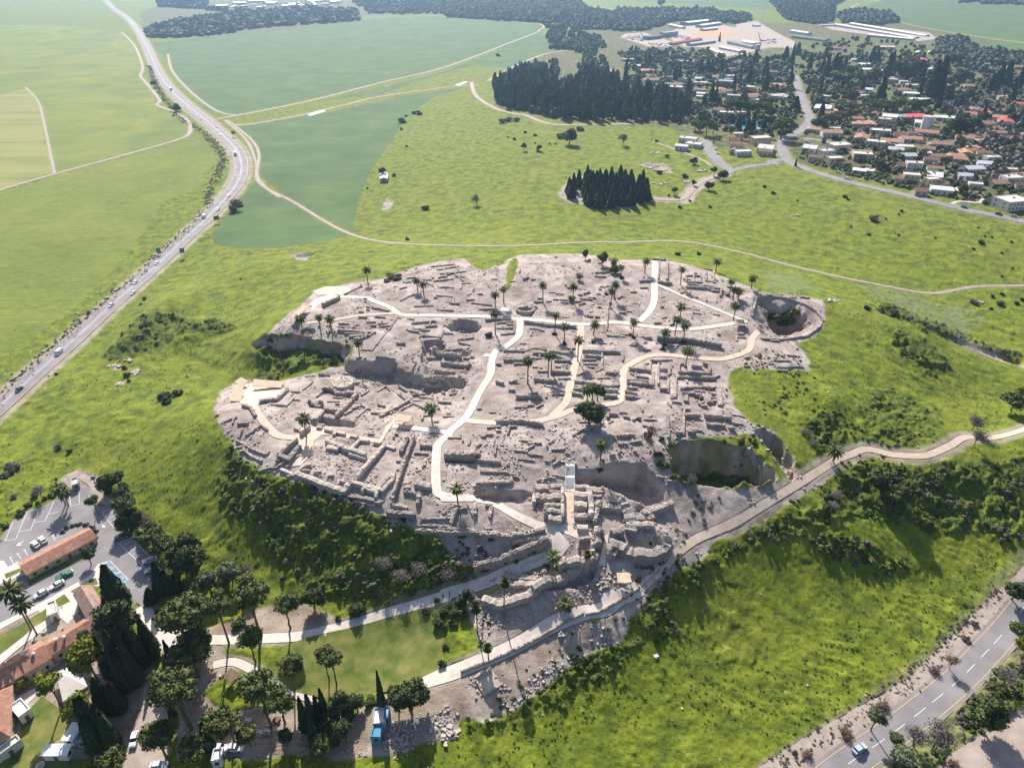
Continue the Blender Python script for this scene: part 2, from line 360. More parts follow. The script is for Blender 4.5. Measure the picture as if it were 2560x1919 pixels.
path('path', "G 2080,720 2020,780 2000,860 1900,910 1750,940 1500,920 1330,905 1200,915 1080,970 1010,1030 1000,1150 985,1240 960,1280 850,1300 720,1320 600,1340 510,1380 400,1410 300,1430 0,1440 F 1660,1425", 3.0, 'tan_path', .045)
path('path', "G 672,675 660,850 620,1000 590,1130 570,1220 545,1290 440,1390", 3.2, 'tan_path', .04)
path('path', "F 1090,580 1000,582 850,592 640,625 400,655", 2.2, 'tan_path', .04)
path('path', "M 400,330 470,440 570,560 640,600 760,612", 3.2, 'tan_path', .045)
path('path', "P -20,1090 -150,1155 N 2400,890 2260,975 2130,1090 2050,1180 1950,1270 1800,1400 1720,1430", 2.8, 'tan_path', .05)
path('path', "O 1900,215 1820,260 1740,290 1600,390 1450,415 1200,510 900,680 650,790 400,890 180,960", 4.6, 'limestone_path', .055)
path('path', "P -150,1160 0,1080 350,865 600,710 740,625 860,580 980,545 1200,590 1450,590 1620,520 1750,450 1950,455 2211,390 2400,300", 2.8, 'tan_path', .05, 1.6, .8)
path('track', "m 485,260 530,300 553,350 560,395 640,440 770,510 900,528 1100,531 1300,523 1450,520 1600,545 1800,595 1950,625 2020,633 2100,620 2212,617 2350,610", 2.6, 'dirt_track', .05, .8, .3, 3)
path('track', "H 1680,1190 1800,1230 2000,1320 2211,1385 2500,1480", 3.6, 'soil_pale', .05, 1, .6, 2)
path('track', "A -200,1560 0,1500 430,1375 1000,1220 1400,1105 1500,1045 1480,950 1380,885 1240,830 1260,790 1150,650 1110,600 1125,520 1060,360 960,255", 4.4, 'dirt_track', .08, 1, .3, 4)
path('track', "A 200,690 300,800 350,980 385,1150 430,1370", 2.6, 'dirt_track', .06, 1, .3, 5)
path('track', "A 1325,430 1360,560 1500,720 1700,870 1870,912", 3.6, 'dirt_track', .07, 1, .3, 4)
path('track', "A 1650,955 1870,912 B 0,885 500,780 1000,650 1500,530 1900,380 2211,260 C 340,240 380,215 345,188", 5.5, 'dirt_track', .09, 1, .3, 4)
path('track', "C -60,640 100,550 250,480 400,425 560,400", 6, 'soil_pale', .08, 1, .3, 4)
path('track', "A 1790,950 1850,990 1990,1110 2045,1220 2030,1380 2100,1480 2211,1560", 2.8, 'dirt_track', .075, 1, .3, 3)
path('stream_bed', "A 1850,985 B 0,975 400,900 700,830 1000,760 1500,690 1740,670", 4.5, 'dirt_track', .06, 2, .3, 4, jag=1.0)
path('track', "B 1700,650 1740,760 1900,860 2100,910 C 215,905 430,980 700,985 1100,980", 5, 'soil_pale', .08, 1, .3, 3)
path('street', "C 1650,1100 1690,1200 1770,1290 1850,1345", 9, 'asphalt', .07, 1, .5, 3)
path('street', "C 1760,1390 1860,1350 2000,1315 2211,1290 D 200,1280 310,1260", 7, 'asphalt', .075, 1, .3, 3)
path('street', "D 405,600 430,700 465,800 500,880 515,960 430,1040 310,1110 300,1180 340,1260 420,1310 550,1355 800,1430 1100,1500 1400,1570 1700,1645 2211,1750 2500,1810", 8.5, 'asphalt', .08, 1.5, .4, 3)
path('street', "D 470,1095 600,1110 700,1135", 7, 'asphalt', .07, 1, .3, 3)
path('street', "D 1100,1235 1250,1270 1450,1320 1700,1370", 4, 'asphalt', .07, 1, .3, 3)
path('path', "D 1640,1610 1700,1590 1850,1600 1880,1570 1830,1530 1700,1510 1670,1480 1720,1450", 2.2, 'limestone_path', .07, 1, .3, 3)
path('street', "C 880,530 920,600 980,650 1060,700", 6, 'soil_pale', .07, 1, .3, 3)
path('track', "C 1240,1120 1300,1140 1500,1210 1640,1270 1700,1310", 2.4, 'dirt_track', .06, 1, .4, 3)
path('track', "C 1240,1570 1450,1575 1530,1520 1600,1450 1700,1405 1800,1380", 5, 'soil_pale', .06, 2.5, .9, 2)
path('track', "D 700,45 880,30 1100,0 1300,-60", 7, 'dirt_track', .1, 1, .3, 8)
path('track', "D 820,90 850,60 900,35", 7, 'dirt_track', .1, 1, .3, 8)
path('track', "D 1230,180 1500,235 1900,300 2211,340 2500,400", 6, 'dirt_track', .1, 1, .3, 8)
path('track', "C 720,45 940,75", 6, 'dirt_track', .1, 1, .3, 8)
path('street', "C 1750,205 1850,230 2000,260 2211,290", 9, 'soil_pale', .08, 1, .3, 6)
path('track', "J 1330,130 1480,330 1620,500 1650,640 1640,760 1600,900 1560,1250 1440,1460 1400,1700", 4.2, 'pavement_tiles', .045, 1, .5, 1.5)
path('path', "L 90,790 0,740 -60,700", 3.6, 'limestone_path', .052)
path('path', "L 260,985 430,960 620,1050 780,1130 900,1210 1060,1240", 2.6, 'pavement_tiles', .05)
path('path', "L 1640,1200 1900,1160", 2.2, 'limestone_path', .05)
# ---- larger paved areas
pad('platform', "N 970,830 1040,815 1110,850 1205,965 1110,1085 1050,1030 1010,930", 'limestone_path', .065)
pad('plaza', "M 740,600 870,530 960,540 1190,585 1420,630 1470,520 1560,440 1660,440 1650,490 1520,510 1460,600 1430,660 1250,630 1080,590 960,590 900,640 880,740 800,830 680,850 790,690", 'tan_path', .052)
pad('terrace', "M 330,190 420,180 690,230 590,330 440,350 350,365 320,340", 'tan_path', .05)
pad('plaza', "N 1130,475 1235,475 1230,720 1250,820 1160,810 1145,640", 'tan_path', .05)
pad('plaza', "X 1180,600 1500,560 1550,700 1560,800 1400,880 1300,860 1150,780", 'soil_pale', .05)
pad('path', "X 1290,860 1340,860 1310,1060 1300,1290 1190,1290 1250,1060", 'limestone_path', .06)
pad('terrace', "T 900,680 1100,610 1450,610 1510,660 1370,750 1150,730 980,740", 'tan_path', .05)
pad('plaza', "T 880,930 980,820 1150,730 1330,760 1320,790 1100,830 980,900 900,975", 'limestone_path', .06)
pad('plaza', "N 1480,1420 1590,1370 1790,1370 1800,1410 1560,1560 1400,1590 1330,1560 1480,1500", 'limestone_path', .06)
PARK = pad('parking_lot', "I 0,870 50,890 -60,940 -200,1000 -200,1900 0,1811 234,1693 468,1576 656,1471 1000,1290 1140,1170 1290,1400 1500,1560 1600,1650 1740,1370 1700,1090 1440,860 1310,790 1330,680 1240,480 1040,520 1000,290 860,300 790,330 690,560 740,400 600,440 450,520 290,560 150,660", 'asphalt', .06, .3, .6, 1.6)
pad('pavement', "I 0,1110 40,1110 90,1180 200,1120 300,1260 60,1340 0,1370", 'pavement_tiles', .10)
pad('pavement', "I -200,1890 0,1800 234,1683 468,1566 656,1461 1000,1270 1080,1150 1210,1110 1100,1200 1150,1400 940,1380 820,1470 870,1640 J 740,80 740,190 640,300 560,230 380,380 190,520 0,680 -200,780 -200,680 0,580 220,400 400,260 370,170 180,255 0,350 -200,440", 'pavement_tiles', .09)
pad('plaza', "I 850,110 1000,180 1100,350 1250,430 1200,500 1000,440 990,290 870,200 870,320 790,330 770,230 720,170", 'soil_pale', .05)
pad('plaza', "J 40,1040 350,900 370,950 250,1060", 'pavement_tiles', .07)
pad('plaza', "J 1370,880 1540,850 1600,700 1680,800 1640,1250 1560,1600 1540,1700 1150,1700 1200,1480 1330,1150", 'soil_pale', .05)
pad('plaza', "J 1370,200 1600,420 1780,500 1760,560 1560,560 1500,520 1400,540 1380,500 1560,510 1500,400", 'pavement_tiles', .055)
pad('lawn', "L 680,1060 760,1000 850,820 1000,770 1300,700 1600,620 1900,540 2000,600 2085,740 2070,950 2060,1010 1900,1090 1650,1190 1300,1240 1100,1240 880,1190 790,1110", 'lawn', .06, .3, .2)
pad('lawn', "J 200,1180 400,980 560,1100 660,1140 670,1250 590,1370 430,1450 400,1560 640,1590 780,1560 780,1700 0,1700 100,1560 190,1420", 'lawn', .05, .2, .2)
pad('lawn', "J 1370,590 1460,590 1620,640 1540,690 1420,700 1240,820 1300,700", 'lawn', .07, .2, .2)
pad('lawn', "I 300,1320 940,1030 960,1090 480,1290 330,1390", 'lawn', .12, .2, .2); pad('lawn', "I 590,1560 710,1480 780,1560 640,1630", 'lawn', .12, .1, .1)
pad('lawn', "I 50,1260 230,1190 260,1220 70,1310", 'lawn', .13, .1, .1); pad('lawn', "I 780,1450 920,1370 1060,1300 1090,1370 960,1400 830,1480", 'lawn', .13, .1, .1)
pad('lawn', "J 0,400 160,330 400,180 440,150 440,260 320,330 220,420 80,530 0,590", 'lawn', .12, .1, .1)
pad('pond', "B 400,910 520,870 560,880 430,920", 'pond_water', .25, .3, .2); pad('pond', "B 1570,670 1650,645 1680,650 1600,685", 'pond_water', .25, .3, .2)
pad('swimming_pool', "C 1840,990 2110,990 2130,1025 1850,1025", 'water_blue', .4, 2, .4)
pad('yard', "C 1540,260 1620,245 1800,240 1880,270 1700,305", 'orange_soil', .5, 2, .4, 4)
pad('yard', "C 1400,330 1380,250 1500,210 1760,195 1860,215 2100,270 2211,310 2180,370 1960,430 1760,460 1700,380 1500,375", 'soil_pale', .25, 5, .8, 8)
pad('yard', "C 980,300 1020,270 1170,260 1380,330 1380,380 1200,370", 'soil_pale', .3, 2, .4, 6)
pad('yard', "D -60,190 100,170 330,300 400,330 400,380 120,380 -60,400", 'soil_pale', .25, 2, .4, 8)
pad('yard', "D 600,200 820,190 1460,260 1530,310 1380,330 700,240", 'soil_pale', .25, 2, .4, 8)
pad('ploughed_field', "Q 1300,2000 1620,1560 1900,1380 2211,1190 2600,1000 2600,2000", 'soil_pale', .06, 1, .6, 3)
pad('verge', "Q 100,1658 450,1430 800,1230 1100,1060 1330,920 1500,740 1700,560 1900,350 2050,220 2240,30 2400,-100 2440,0 2211,300 2070,400 1880,600 1680,830 1400,1060 1000,1370 560,1660", 'soil_pale', .045, .6, .5, 2)
pad('terrace', "O 590,920 720,850 800,985 670,1070", 'tan_path', .07)
# ---- painted markings
def line(name, pts, o, w, mat, off, dash=None):
    n = len(pts); root = []
    V = []; F = []; d = 0; on = True
    pos = []
    for i, p in enumerate(pts):
        t = (pts[min(i+1, n-1)]-pts[max(i-1, 0)]).normalized(); nn = Vector((-t.y, t.x)); pos.append((p+nn*(o-w/2), p+nn*(o+w/2)))
    acc = 0
    for i in range(n-1):
        L = (pts[i+1]-pts[i]).length; acc += L
        if dash and (acc % dash[0]) > dash[1]: continue
        b = len(V)
        for q in (*pos[i], *pos[i+1]): V.append([q.x, q.y, 0])
        F.append((b, b+1, b+3, b+2)[::-1])
    V = np.array(V); V[:, 2] = Hs(V[:, 0], V[:, 1], GB)+off+V[:, 1]*1.2e-4
    ob = mesh(name, V, F, mat); tag(ob, kind='structure'); return ob
rp = smoothline([Vector((p.x, p.y)) for p in ROADS['road'][0][0]], .9)
line('road_marking', rp, -3.7, .2, 'yellow_paint', .12); line('road_marking', rp, 3.7, .2, 'yellow_paint', .12); line('road_marking', rp, 0, .17, 'road_paint', .12, (9, 5.2))
line('road_marking', HW, -5.9, .25, 'yellow_paint', .16); line('road_marking', HW, 5.9, .25, 'yellow_paint', .16)
line('road_marking', HW, -.55, .2, 'road_paint', .16); line('road_marking', HW, .55, .2, 'road_paint', .16)
def strokes(name, s, w, mat, off):      # pairs of places
    P = GS(s); V = []; F = []
    for i in range(0, len(P)-1, 2):
        a, b = Vector(P[i][:2]), Vector(P[i+1][:2]); t = (b-a).normalized(); nn = Vector((-t.y, t.x))*w/2
        k = max(1, int((b-a).length/1.5))
        for j in range(k):
            p = a+(b-a)*j/k; q = a+(b-a)*(j+1)/k; z = len(V)
            for r in (p-nn, p+nn, q+nn, q-nn): V.append((r.x, r.y, H(r.x, r.y)+off+r.y*1.2e-4))
            F.append((z, z+3, z+2, z+1))
    o = mesh(name, V, F, mat); return tag(o, kind='structure')
strokes('parking_lines', "I 870,310 880,475 785,508 985,455 770,400 785,508 985,390 985,455 600,450 500,670 500,670 370,690 440,530 340,770 340,770 215,790 300,570 175,875 175,875 45,890 430,540 310,565 145,680 60,890 530,598 650,572 1130,585 1270,760 1130,578 1240,525 1160,615 1290,555 1190,650 1310,590 1215,685 1310,640 1240,720 1310,685 1265,755 1320,725 1310,915 1650,1240 1450,850 1700,1110 1330,915 1440,860 1360,945 1470,885 1395,985 1505,915 1430,1020 1545,950 1460,1055 1585,985 1500,1090 1610,1030 1530,1130 1645,1070 1560,1170 1680,1100 1600,1210 1700,1160 1640,1250 1720,1210 110,1070 150,1140 95,1080 140,1065 190,1030 235,1090 180,1040 215,1025 270,990 305,1050 255,1000 295,985 580,830 610,880 570,840 605,825 1215,1110 1420,1320 1420,1320 1330,1380 610,1330 680,1285", .16, 'road_paint', .085)
strokes('road_arrow', "I 185,942 265,895 1165,745 1140,720", .3, 'road_paint', .09)
strokes('road_arrow', "I 190,945 240,935 195,940 215,915 1135,718 1155,722 1140,720 1140,745", .5, 'road_paint', .094)
for s in ("I 1135,1160 1210,1125 1245,1150 1150,1200 1075,1240 1060,1200", "I 1215,1215 1250,1195 1290,1205 1220,1245", "I 1240,1250 1310,1215 1345,1250 1270,1290", "I 1300,1330 1370,1290 1415,1325 1335,1370"):
    pad('parking_bay', s, 'blue_paint', .085, 0, 0)
strokes('parking_lines', "I 1190,1200 1240,1170 1205,1215 1265,1180 1260,1250 1330,1240 1290,1310 1350,1275 1300,1325 1375,1290", .22, 'road_paint', .092)
# ---------------------------------------------------------------- zones
ZN = {k: np.zeros(GZ.shape) for k in ('bare', 'crop', 'lush', 'field', 'dry', 'wild', 'pale', 'dirt', 'ridge')}
def zone(k, s, soft=1.0, v=1.0):
    pts = GS(s); wdw, D = polysd(pts, soft*2)
    if wdw is None: return
    jag = (fbm(GX[wdw], GY[wdw], max(3, soft*4), 3, 11)-.5)*2*soft; ZN[k][wdw] = np.maximum(ZN[k][wdw], sst(-soft*.5, soft*.5, D+jag)*v)
def unzone(k, s, soft=1.0):
    pts = GS(s); wdw, D = polysd(pts, soft*2); jag = (fbm(GX[wdw], GY[wdw], max(3, soft*4), 3, 12)-.5)*2*soft
    ZN[k][wdw] *= 1-sst(-soft*.5, soft*.5, D+jag)
zone('bare', "m 462,880 478,845 515,818 600,826 640,815 700,800 740,790 757,775 762,748 700,733 640,727 580,722 600,700 640,665 680,630 700,626 760,610 830,600 870,585 950,563 1010,556 1060,572 1100,560 1128,550 1250,548 1330,562 1420,560 1500,575 1580,605 1640,630 1720,638 1772,655 1782,690 1750,722 1722,745 1740,760 1752,785 1740,802 1660,797 1600,790 1578,800 1575,830 1590,880 1620,915 1680,935 1660,960 1440,955 1440,960 1450,1040 1520,1050 1600,1060 1690,1050 1740,1025 1800,975 1860,965 1830,1000 1720,1080 1560,1160 1450,1250 1385,1320 1330,1390 1250,1430 1180,1490 1110,1530 1050,1560 980,1555 930,1520 920,1475 1000,1440 1060,1400 1040,1380 1010,1300 1180,1225 1170,1195 1100,1175 1010,1162 900,1150 860,1120 790,1100 700,1070 620,1030 560,1010 500,960 470,910", 1.6)
for s in ("H 0,760 620,850 640,1060 560,1150 430,1180 300,1190 550,1420 0,1400", "N 50,760 300,750 900,830 1000,950 900,1040 400,1160 300,1200 100,1110 0,900", "I 620,260 720,170 860,110 1100,160 1050,300 800,330 700,420",
          "L 450,620 700,510 1000,500 1250,640 1000,760 270,780 180,680", "L 0,900 300,830 450,990 200,1200 350,1400 800,1240 1050,1240 1650,1500 1600,1700 0,1700", "J 200,0 1000,300 1500,800 1300,1400 700,1600 200,1500 0,1500 0,0",
          "C 1110,1300 1200,1290 1330,1290 1400,1370 1300,1350 1230,1330", "L 1450,1300 2200,1000 2211,1500 1700,1700 1200,1700", "C 480,1530 620,1370 1240,1560 1050,1658 560,1600", "E 870,1385 940,1360 960,1400 900,1410", "E 1020,1420 1090,1390 1070,1440", "E 920,1510 990,1500 960,1530", "C 1500,1500 1640,1400 1790,1385 1720,1440 1570,1530 1560,1600 1450,1610 1460,1570", "T 470,110 720,80 940,90 780,190 640,180", "B 990,1658 1030,1570 1085,1590 1060,1658"):
    zone('bare', s, 1.5, .9)
for s in ("L -700,300 0,500 180,620 700,500 1000,490 1250,620 1000,760 650,770 270,785 60,775 -100,900", "L 0,900 260,960 620,1060 800,1200 1050,1240 1650,1190 1900,1170 1990,1050 2211,1000 O 700,880 560,960 780,1080 950,1000 700,1200 500,1300 300,1150 L 1650,1480 1400,1700 0,1700", "J 200,0 1000,300 1500,800 1300,1400 700,1600 200,1500 0,1500 0,0 400,-100", "N 330,1180 850,1020 1000,960 990,1080 480,1280", "O 700,720 900,650 1300,480 1450,420 1500,560 1300,760 1000,950 800,1000"):
    zone('dirt', s, 2.5, 1)
for s in ("E 820,1300 1100,990 1400,960 1560,1000 1750,1000 1850,1080 1600,1100 1350,1150 1250,1250 1000,1330", "E 1300,1250 1500,1080 1700,1120 1650,1250 1400,1290", "P 900,450 850,200 1000,50 1300,0 1500,150 1550,450 1300,560 1000,520", "H 1150,1100 1450,1130 1700,1380 1550,1600 1000,1600", "Q 0,900 2211,0 2211,700 0,1900", "P 700,1250 1300,1150 2211,1000 2211,1500 1400,1500"):
    zone('ridge', s, 4, 1)
unzone('bare', "F 2000,160 2060,140 2070,200 2030,300 2010,390 1970,390 1980,250", 1); unzone('bare', "F 1480,150 1800,110 2000,140 1960,190 1850,220 1800,250 1720,210 1640,150", 1)
zone('crop', "m 560,380 545,310 515,274 700,246 870,207 1010,187 930,214 872,260 850,300 800,370 775,430 764,480 775,506 640,437", 1); zone('crop', "m 556,395 640,444 762,508 700,522 600,536 520,536 462,526 458,505 500,450 545,400", 1)
zone('crop', "m 318,95 600,60 800,40 1000,32 1180,56 1160,80 900,160 620,225 500,248 450,240 385,170 365,130", 3); zone('crop', "B 1000,740 1300,640 1700,520 1990,540 C 0,640 100,540 400,420 480,300 340,260 B 1900,400 1500,560 1050,680 500,800", 4)
zone('crop', "D 820,90 1100,0 1400,-80 2600,-80 2600,380 1900,290 1500,225 1250,170 1000,95", 5); zone('crop', "D 1600,270 2600,400 2600,520 2211,430 1850,390 1700,330", 4); zone('crop', "C 690,0 1100,10 2211,80 2211,-100 600,-100", 5)
zone('field', "A 0,1500 430,1375 1000,1225 1400,1110 1490,1045 1470,950 1380,890 1230,835 1200,700 1100,600 1110,500 1050,350 950,250 500,200 0,200 -400,300 -400,1600", 3)
zone('field', "A -300,1630 430,1385 1000,1240 1500,1080 1740,1200 1750,1250 1640,1350 1550,1480 E 1300,80 1200,230 950,550 700,800 450,1020 200,1180 0,1300 -300,1400", 3, .7)
zone('pale', "A 0,760 100,720 220,700 330,850 350,1000 390,1200 410,1370 0,1490 -400,1600 -400,760", 6, .8)
zone('lush', "m 500,960 620,1040 700,1075 850,1130 1050,1170 1180,1178 1170,1215 1050,1262 900,1312 760,1315 690,1280 600,1200 500,1120 440,1050", 6); zone('lush', "m 1730,1090 1850,1010 2000,1010 2212,985 2212,1180 2100,1150 1900,1125 1750,1165 1600,1200 1450,1290 1420,1262 1560,1170", 5)
zone('lush', "N 1800,1450 2000,1300 2211,1080 O 2211,150 1900,600 1400,700 1000,1000 600,1300 700,1400 1100,1200 1700,900 2211,500", 4, .7); zone('lush', "E 820,1300 1100,990 1400,960 1560,1000 1750,1000 1850,1080 1600,1100 1350,1150 1250,1250 1000,1330", 3, .9)
zone('lush', "P 450,350 600,250 760,280 820,400 760,520 560,600 520,450", 2, 1); zone('lush', "P 800,150 1200,100 1500,250 1500,520 1200,570 980,520 850,480 900,350", 6, .7); zone('lush', "H 1150,1100 1400,1130 1650,1380 1500,1480 1250,1350", 3, .9); zone('lush', "P 560,1270 800,1230 1100,1330 1280,1500 1150,1530 850,1430 650,1380", 4, .8)
zone('lush', "T 20,1480 240,1340 450,1330 800,1370 1100,1440 1500,1440 1500,1643 0,1643", 2, .9); zone('lush', "F 0,880 130,740 500,760 770,790 740,900 400,1000 200,1100 0,1100", 2, 1); zone('lush', "m 1500,1010 1600,1000 1690,1050 1600,1070 1540,1058 1460,1040", 1.5, 1)
zone('lush', "H 1040,880 1200,900 1500,1010 1750,1140 2211,1290 2211,1330 1700,1190 1400,1110 1100,960", 2, 1); zone('lush', "Q 1000,1700 1200,1500 1500,1310 1700,1100 2000,800 2211,700 2300,1100 1900,1370 1600,1500 1400,1700", 2, .8)
zone('dry', "H 160,620 450,640 600,800 300,820 150,760", 4, .8); zone('dry', "H 850,720 1250,780 1800,930 1880,1000 1750,1120 1500,1050 1300,950 1050,850", 5, .9)
zone('wild', "C 1000,640 1240,520 2211,480 D 2211,430 2600,500 2600,1700 2211,1700 1700,1600 1100,1460 420,1280 250,1100 C 1900,1250 1640,1080 1300,1000 1000,1000", 6, .8); zone('wild', "C 0,620 400,420 700,230 1240,200 1900,350 2211,500 1000,640 1500,990 700,960 200,890 0,860", 8, .9)
zone('wild', "C 940,260 1200,250 1380,190 1500,170 1760,180 2211,180 D 900,180 1250,170 1500,220 1900,300 2000,450 1000,500 0,500 C 1240,500", 6, .8); zone('wild', "A 1150,280 1350,300 2211,240 B 800,170 850,130 1500,110 2211,180 2211,-60 0,-60 A 1500,-60 1100,100", 10, .9)
zone('wild', "H 0,0 1000,0 2211,270 2211,340 1000,60 300,-60", 2, .15)
gy_, gx_ = np.gradient(GB); sl_ = np.hypot(gx_/(np.gradient(GX, axis=1)+1e-9), gy_/(np.gradient(GY, axis=0)+1e-9)); sl_ = sst(.85, 1.3, sl_)*(GY < 520)*(GX < 200)*(.45+.55*sst(.4, .6, fbm(GX, GY, 6, 2, 19)))
ZN['bare'] = np.maximum(ZN['bare'], sl_); ZN['lush'] *= 1-sl_*.6; np.maximum(ZN['wild'], 0, out=ZN['wild'])
# relief the eye can see: tussocks, shrubs and rubble
far = np.clip(220/np.maximum(GY, 60), .25, 1.2); X, Y = GX, GY
keep = 1-np.clip(SINK+SHO*.8, 0, 1)
grass = (1-ZN['bare'])*(1-ZN['crop'])
t1 = fbm(X, Y, 1.6, 2, 31); t2 = fbm(X, Y, 5.5, 3, 41); t3 = fbm(X, Y, 20, 3, 51)
rel = grass*((t1-.5)*.45 + sst(.56, .75, t2)*.5*(.4+.6*sst(.4, .6, t3)))*(1-.6*ZN['field'])
rel += grass*ZN['lush']*(sst(.40, .70, fbm(X, Y, 3.2, 3, 61))*1.5 + (t1-.5)*.9)
wv = np.sin((X*.55+Y*.83)/1.35+fbm(X, Y, 14, 2, 71)*9)          # cattle terraces on the slopes
rel += grass*(1-ZN['field'])*.16*wv*sst(.45, .62, t3)
rel += grass*ZN['ridge']*.30*np.abs(wv)*(.4+.6*t2)
rel += ZN['bare']*(1-.6*ZN['dirt'])*((fbm(X, Y, 2.2, 4, 81)-.5)*.5 + (fbm(X, Y, 9, 2, 91)-.5)*.8)
rows = 1
rel *= np.where(GY > 900, .3, 1)
GZ = GB + rel*keep - .28*SINK - .05*SHO*(1-SINK)
# ---------------------------------------------------------------- the ground sheet
def ground():
    V = np.stack([GX, GY, GZ], -1).reshape(-1, 3).astype(np.float32)
    idx = np.arange(NR*NC).reshape(NR, NC); Q = np.stack([idx[:-1, :-1], idx[:-1, 1:], idx[1:, 1:], idx[1:, :-1]], -1).reshape(-1, 4)
    me = bpy.data.meshes.new('ground'); me.vertices.add(len(V)); me.vertices.foreach_set('co', V.ravel())
    me.loops.add(Q.size); me.loops.foreach_set('vertex_index', Q.ravel().astype(np.int32))
    me.polygons.add(len(Q)); me.polygons.foreach_set('loop_start', np.arange(0, Q.size, 4, dtype=np.int32)); me.polygons.foreach_set('loop_total', np.full(len(Q), 4, np.int32))
    me.update(calc_edges=True); me.polygons.foreach_set('use_smooth', np.ones(len(Q), bool))
    for k, a in list(ZN.items())+[('trod', SHO)]:
        at = me.attributes.new(k, 'FLOAT', 'POINT'); at.data.foreach_set('value', a.ravel().astype(np.float32))
    me.materials.append(MATS['ground']); o = bpy.data.objects.new('ground', me); C.objects.link(o); tag(o, kind='structure'); return o
t = NT('ground'); P = t.pos('World')
n_s = t.noise(.9, 4, .7); n_m = t.noise(.16, 5, .6); n_l = t.noise(.022, 4, .6); n_f = t.noise(3.0, 2, .6)
g = t.ramp(n_m, [(.30, (.07, .098, .012)), (.48, (.135, .178, .015)), (.62, (.195, .235, .02)), (.8, (.24, .245, .04))])
g = t.mix(t.math('MULTIPLY', t.step(n_s, .52, .68), .75), g, (.045, .07, .014)); g = t.mix(t.math('MULTIPLY', t.step(n_l, .5, .72), .35), g, (.22, .22, .035))
g = t.mix(t.math('MULTIPLY', t.step(t.noise(.42, 4, .75), .57, .66), .6), g, (.05, .075, .015))
g = t.mix(t.math('MULTIPLY', t.step(t.noise(.5, 2, .5), .70, .76), .5), g, (.36, .33, .24))
lush = t.ramp(n_m, [(.3, (.03, .045, .014)), (.55, (.06, .09, .016)), (.75, (.085, .085, .04))])
g = t.mix(t.math('MULTIPLY', t.attr('lush'), t.step(n_s, .3, .62)), g, lush)
g = t.mix(t.math('MULTIPLY', t.attr('dry'), t.step(t.noise(.35, 4, .6), .38, .6)), g, (.16, .20, .105))
# cultivated fields with drilled rows
mp = t.n.new('ShaderNodeMapping'); mp.inputs['Rotation'].default_value = (0, 0, math.radians(18)); mp.inputs['Scale'].default_value = (.02, .6, .02); t.l.new(P, mp.inputs[0])
rows_ = t.noise(1.0, 3, .6, mp.outputs[0])
crop = t.ramp(n_l, [(.3, (.062, .118, .040)), (.5, (.085, .148, .050)), (.7, (.118, .182, .062))]); crop = t.mix(t.math('MULTIPLY', t.step(rows_, .45, .6), .45), crop, (.055, .10, .034)); crop = t.mix(t.math('MULTIPLY', t.step(t.noise(.035, 6, .7, dist=1.5), .60, .70), .5), crop, (.15, .175, .06))
fld = t.ramp(t.noise(.012, 4, .6, dist=1), [(.3, (.125, .175, .03)), (.5, (.185, .225, .035)), (.72, (.27, .265, .055))]); fld = t.mix(t.math('MULTIPLY', t.step(rows_, .42, .6), .5), fld, (.085, .135, .03)); fld = t.mix(t.math('MULTIPLY', t.step(t.noise(.03, 6, .7, dist=1.5), .58, .70), .45), fld, (.26, .26, .07))
fld = t.mix(t.math('MULTIPLY', t.attr('pale'), t.step(t.noise(.05, 5, .7, mp.outputs[0]), .3, .6)), fld, (.30, .28, .11))
g = t.mix(t.attr('field'), g, fld); g = t.mix(t.attr('crop'), g, crop)
wild = t.ramp(n_m, [(.33, (.045, .055, .022)), (.52, (.10, .105, .045)), (.66, (.22, .17, .12)), (.8, (.34, .28, .22))]); g = t.mix(t.attr('wild'), g, wild)
b = t.ramp(t.noise(.11, 7, .62, dist=.6), [(.28, (.165, .128, .112)), (.42, (.285, .235, .215)), (.55, (.395, .338, .312)), (.68, (.51, .45, .41)), (.8, (.63, .56, .50))])
b = t.mix(t.math('MULTIPLY', t.step(n_f, .55, .7), .4), b, (.15, .12, .115)); b = t.mix(t.math('MULTIPLY', t.step(t.noise(1.6, 3, .7), .56, .68), .5), b, (.62, .57, .54))
b = t.mix(t.math('MULTIPLY', t.step(t.noise(.06, 5, .65), .60, .74), .45), b, (.20, .185, .07))
b = t.mix(t.attr('dirt'), b, t.mix(t.math('MULTIPLY', t.step(n_s, .5, .7), .4), t.ramp(t.noise(.13, 6, .6), [(.3, (.20, .15, .12)), (.5, (.33, .26, .215)), (.7, (.46, .385, .33))]), (.15, .13, .07)))
g = t.mix(t.attr('bare'), g, b)
tr = t.ramp(n_m, [(.3, (.26, .22, .17)), (.7, (.44, .37, .33))]); g = t.mix(t.math('MULTIPLY', t.attr('trod'), t.step(n_s, .2, .55)), g, tr)
t.bump(t.math('ADD', n_s, n_f), .7, .25); t.fin(g, .95)
ground()
GM = GZ
def HG(x, y): return float(Hs(x, y, GM))
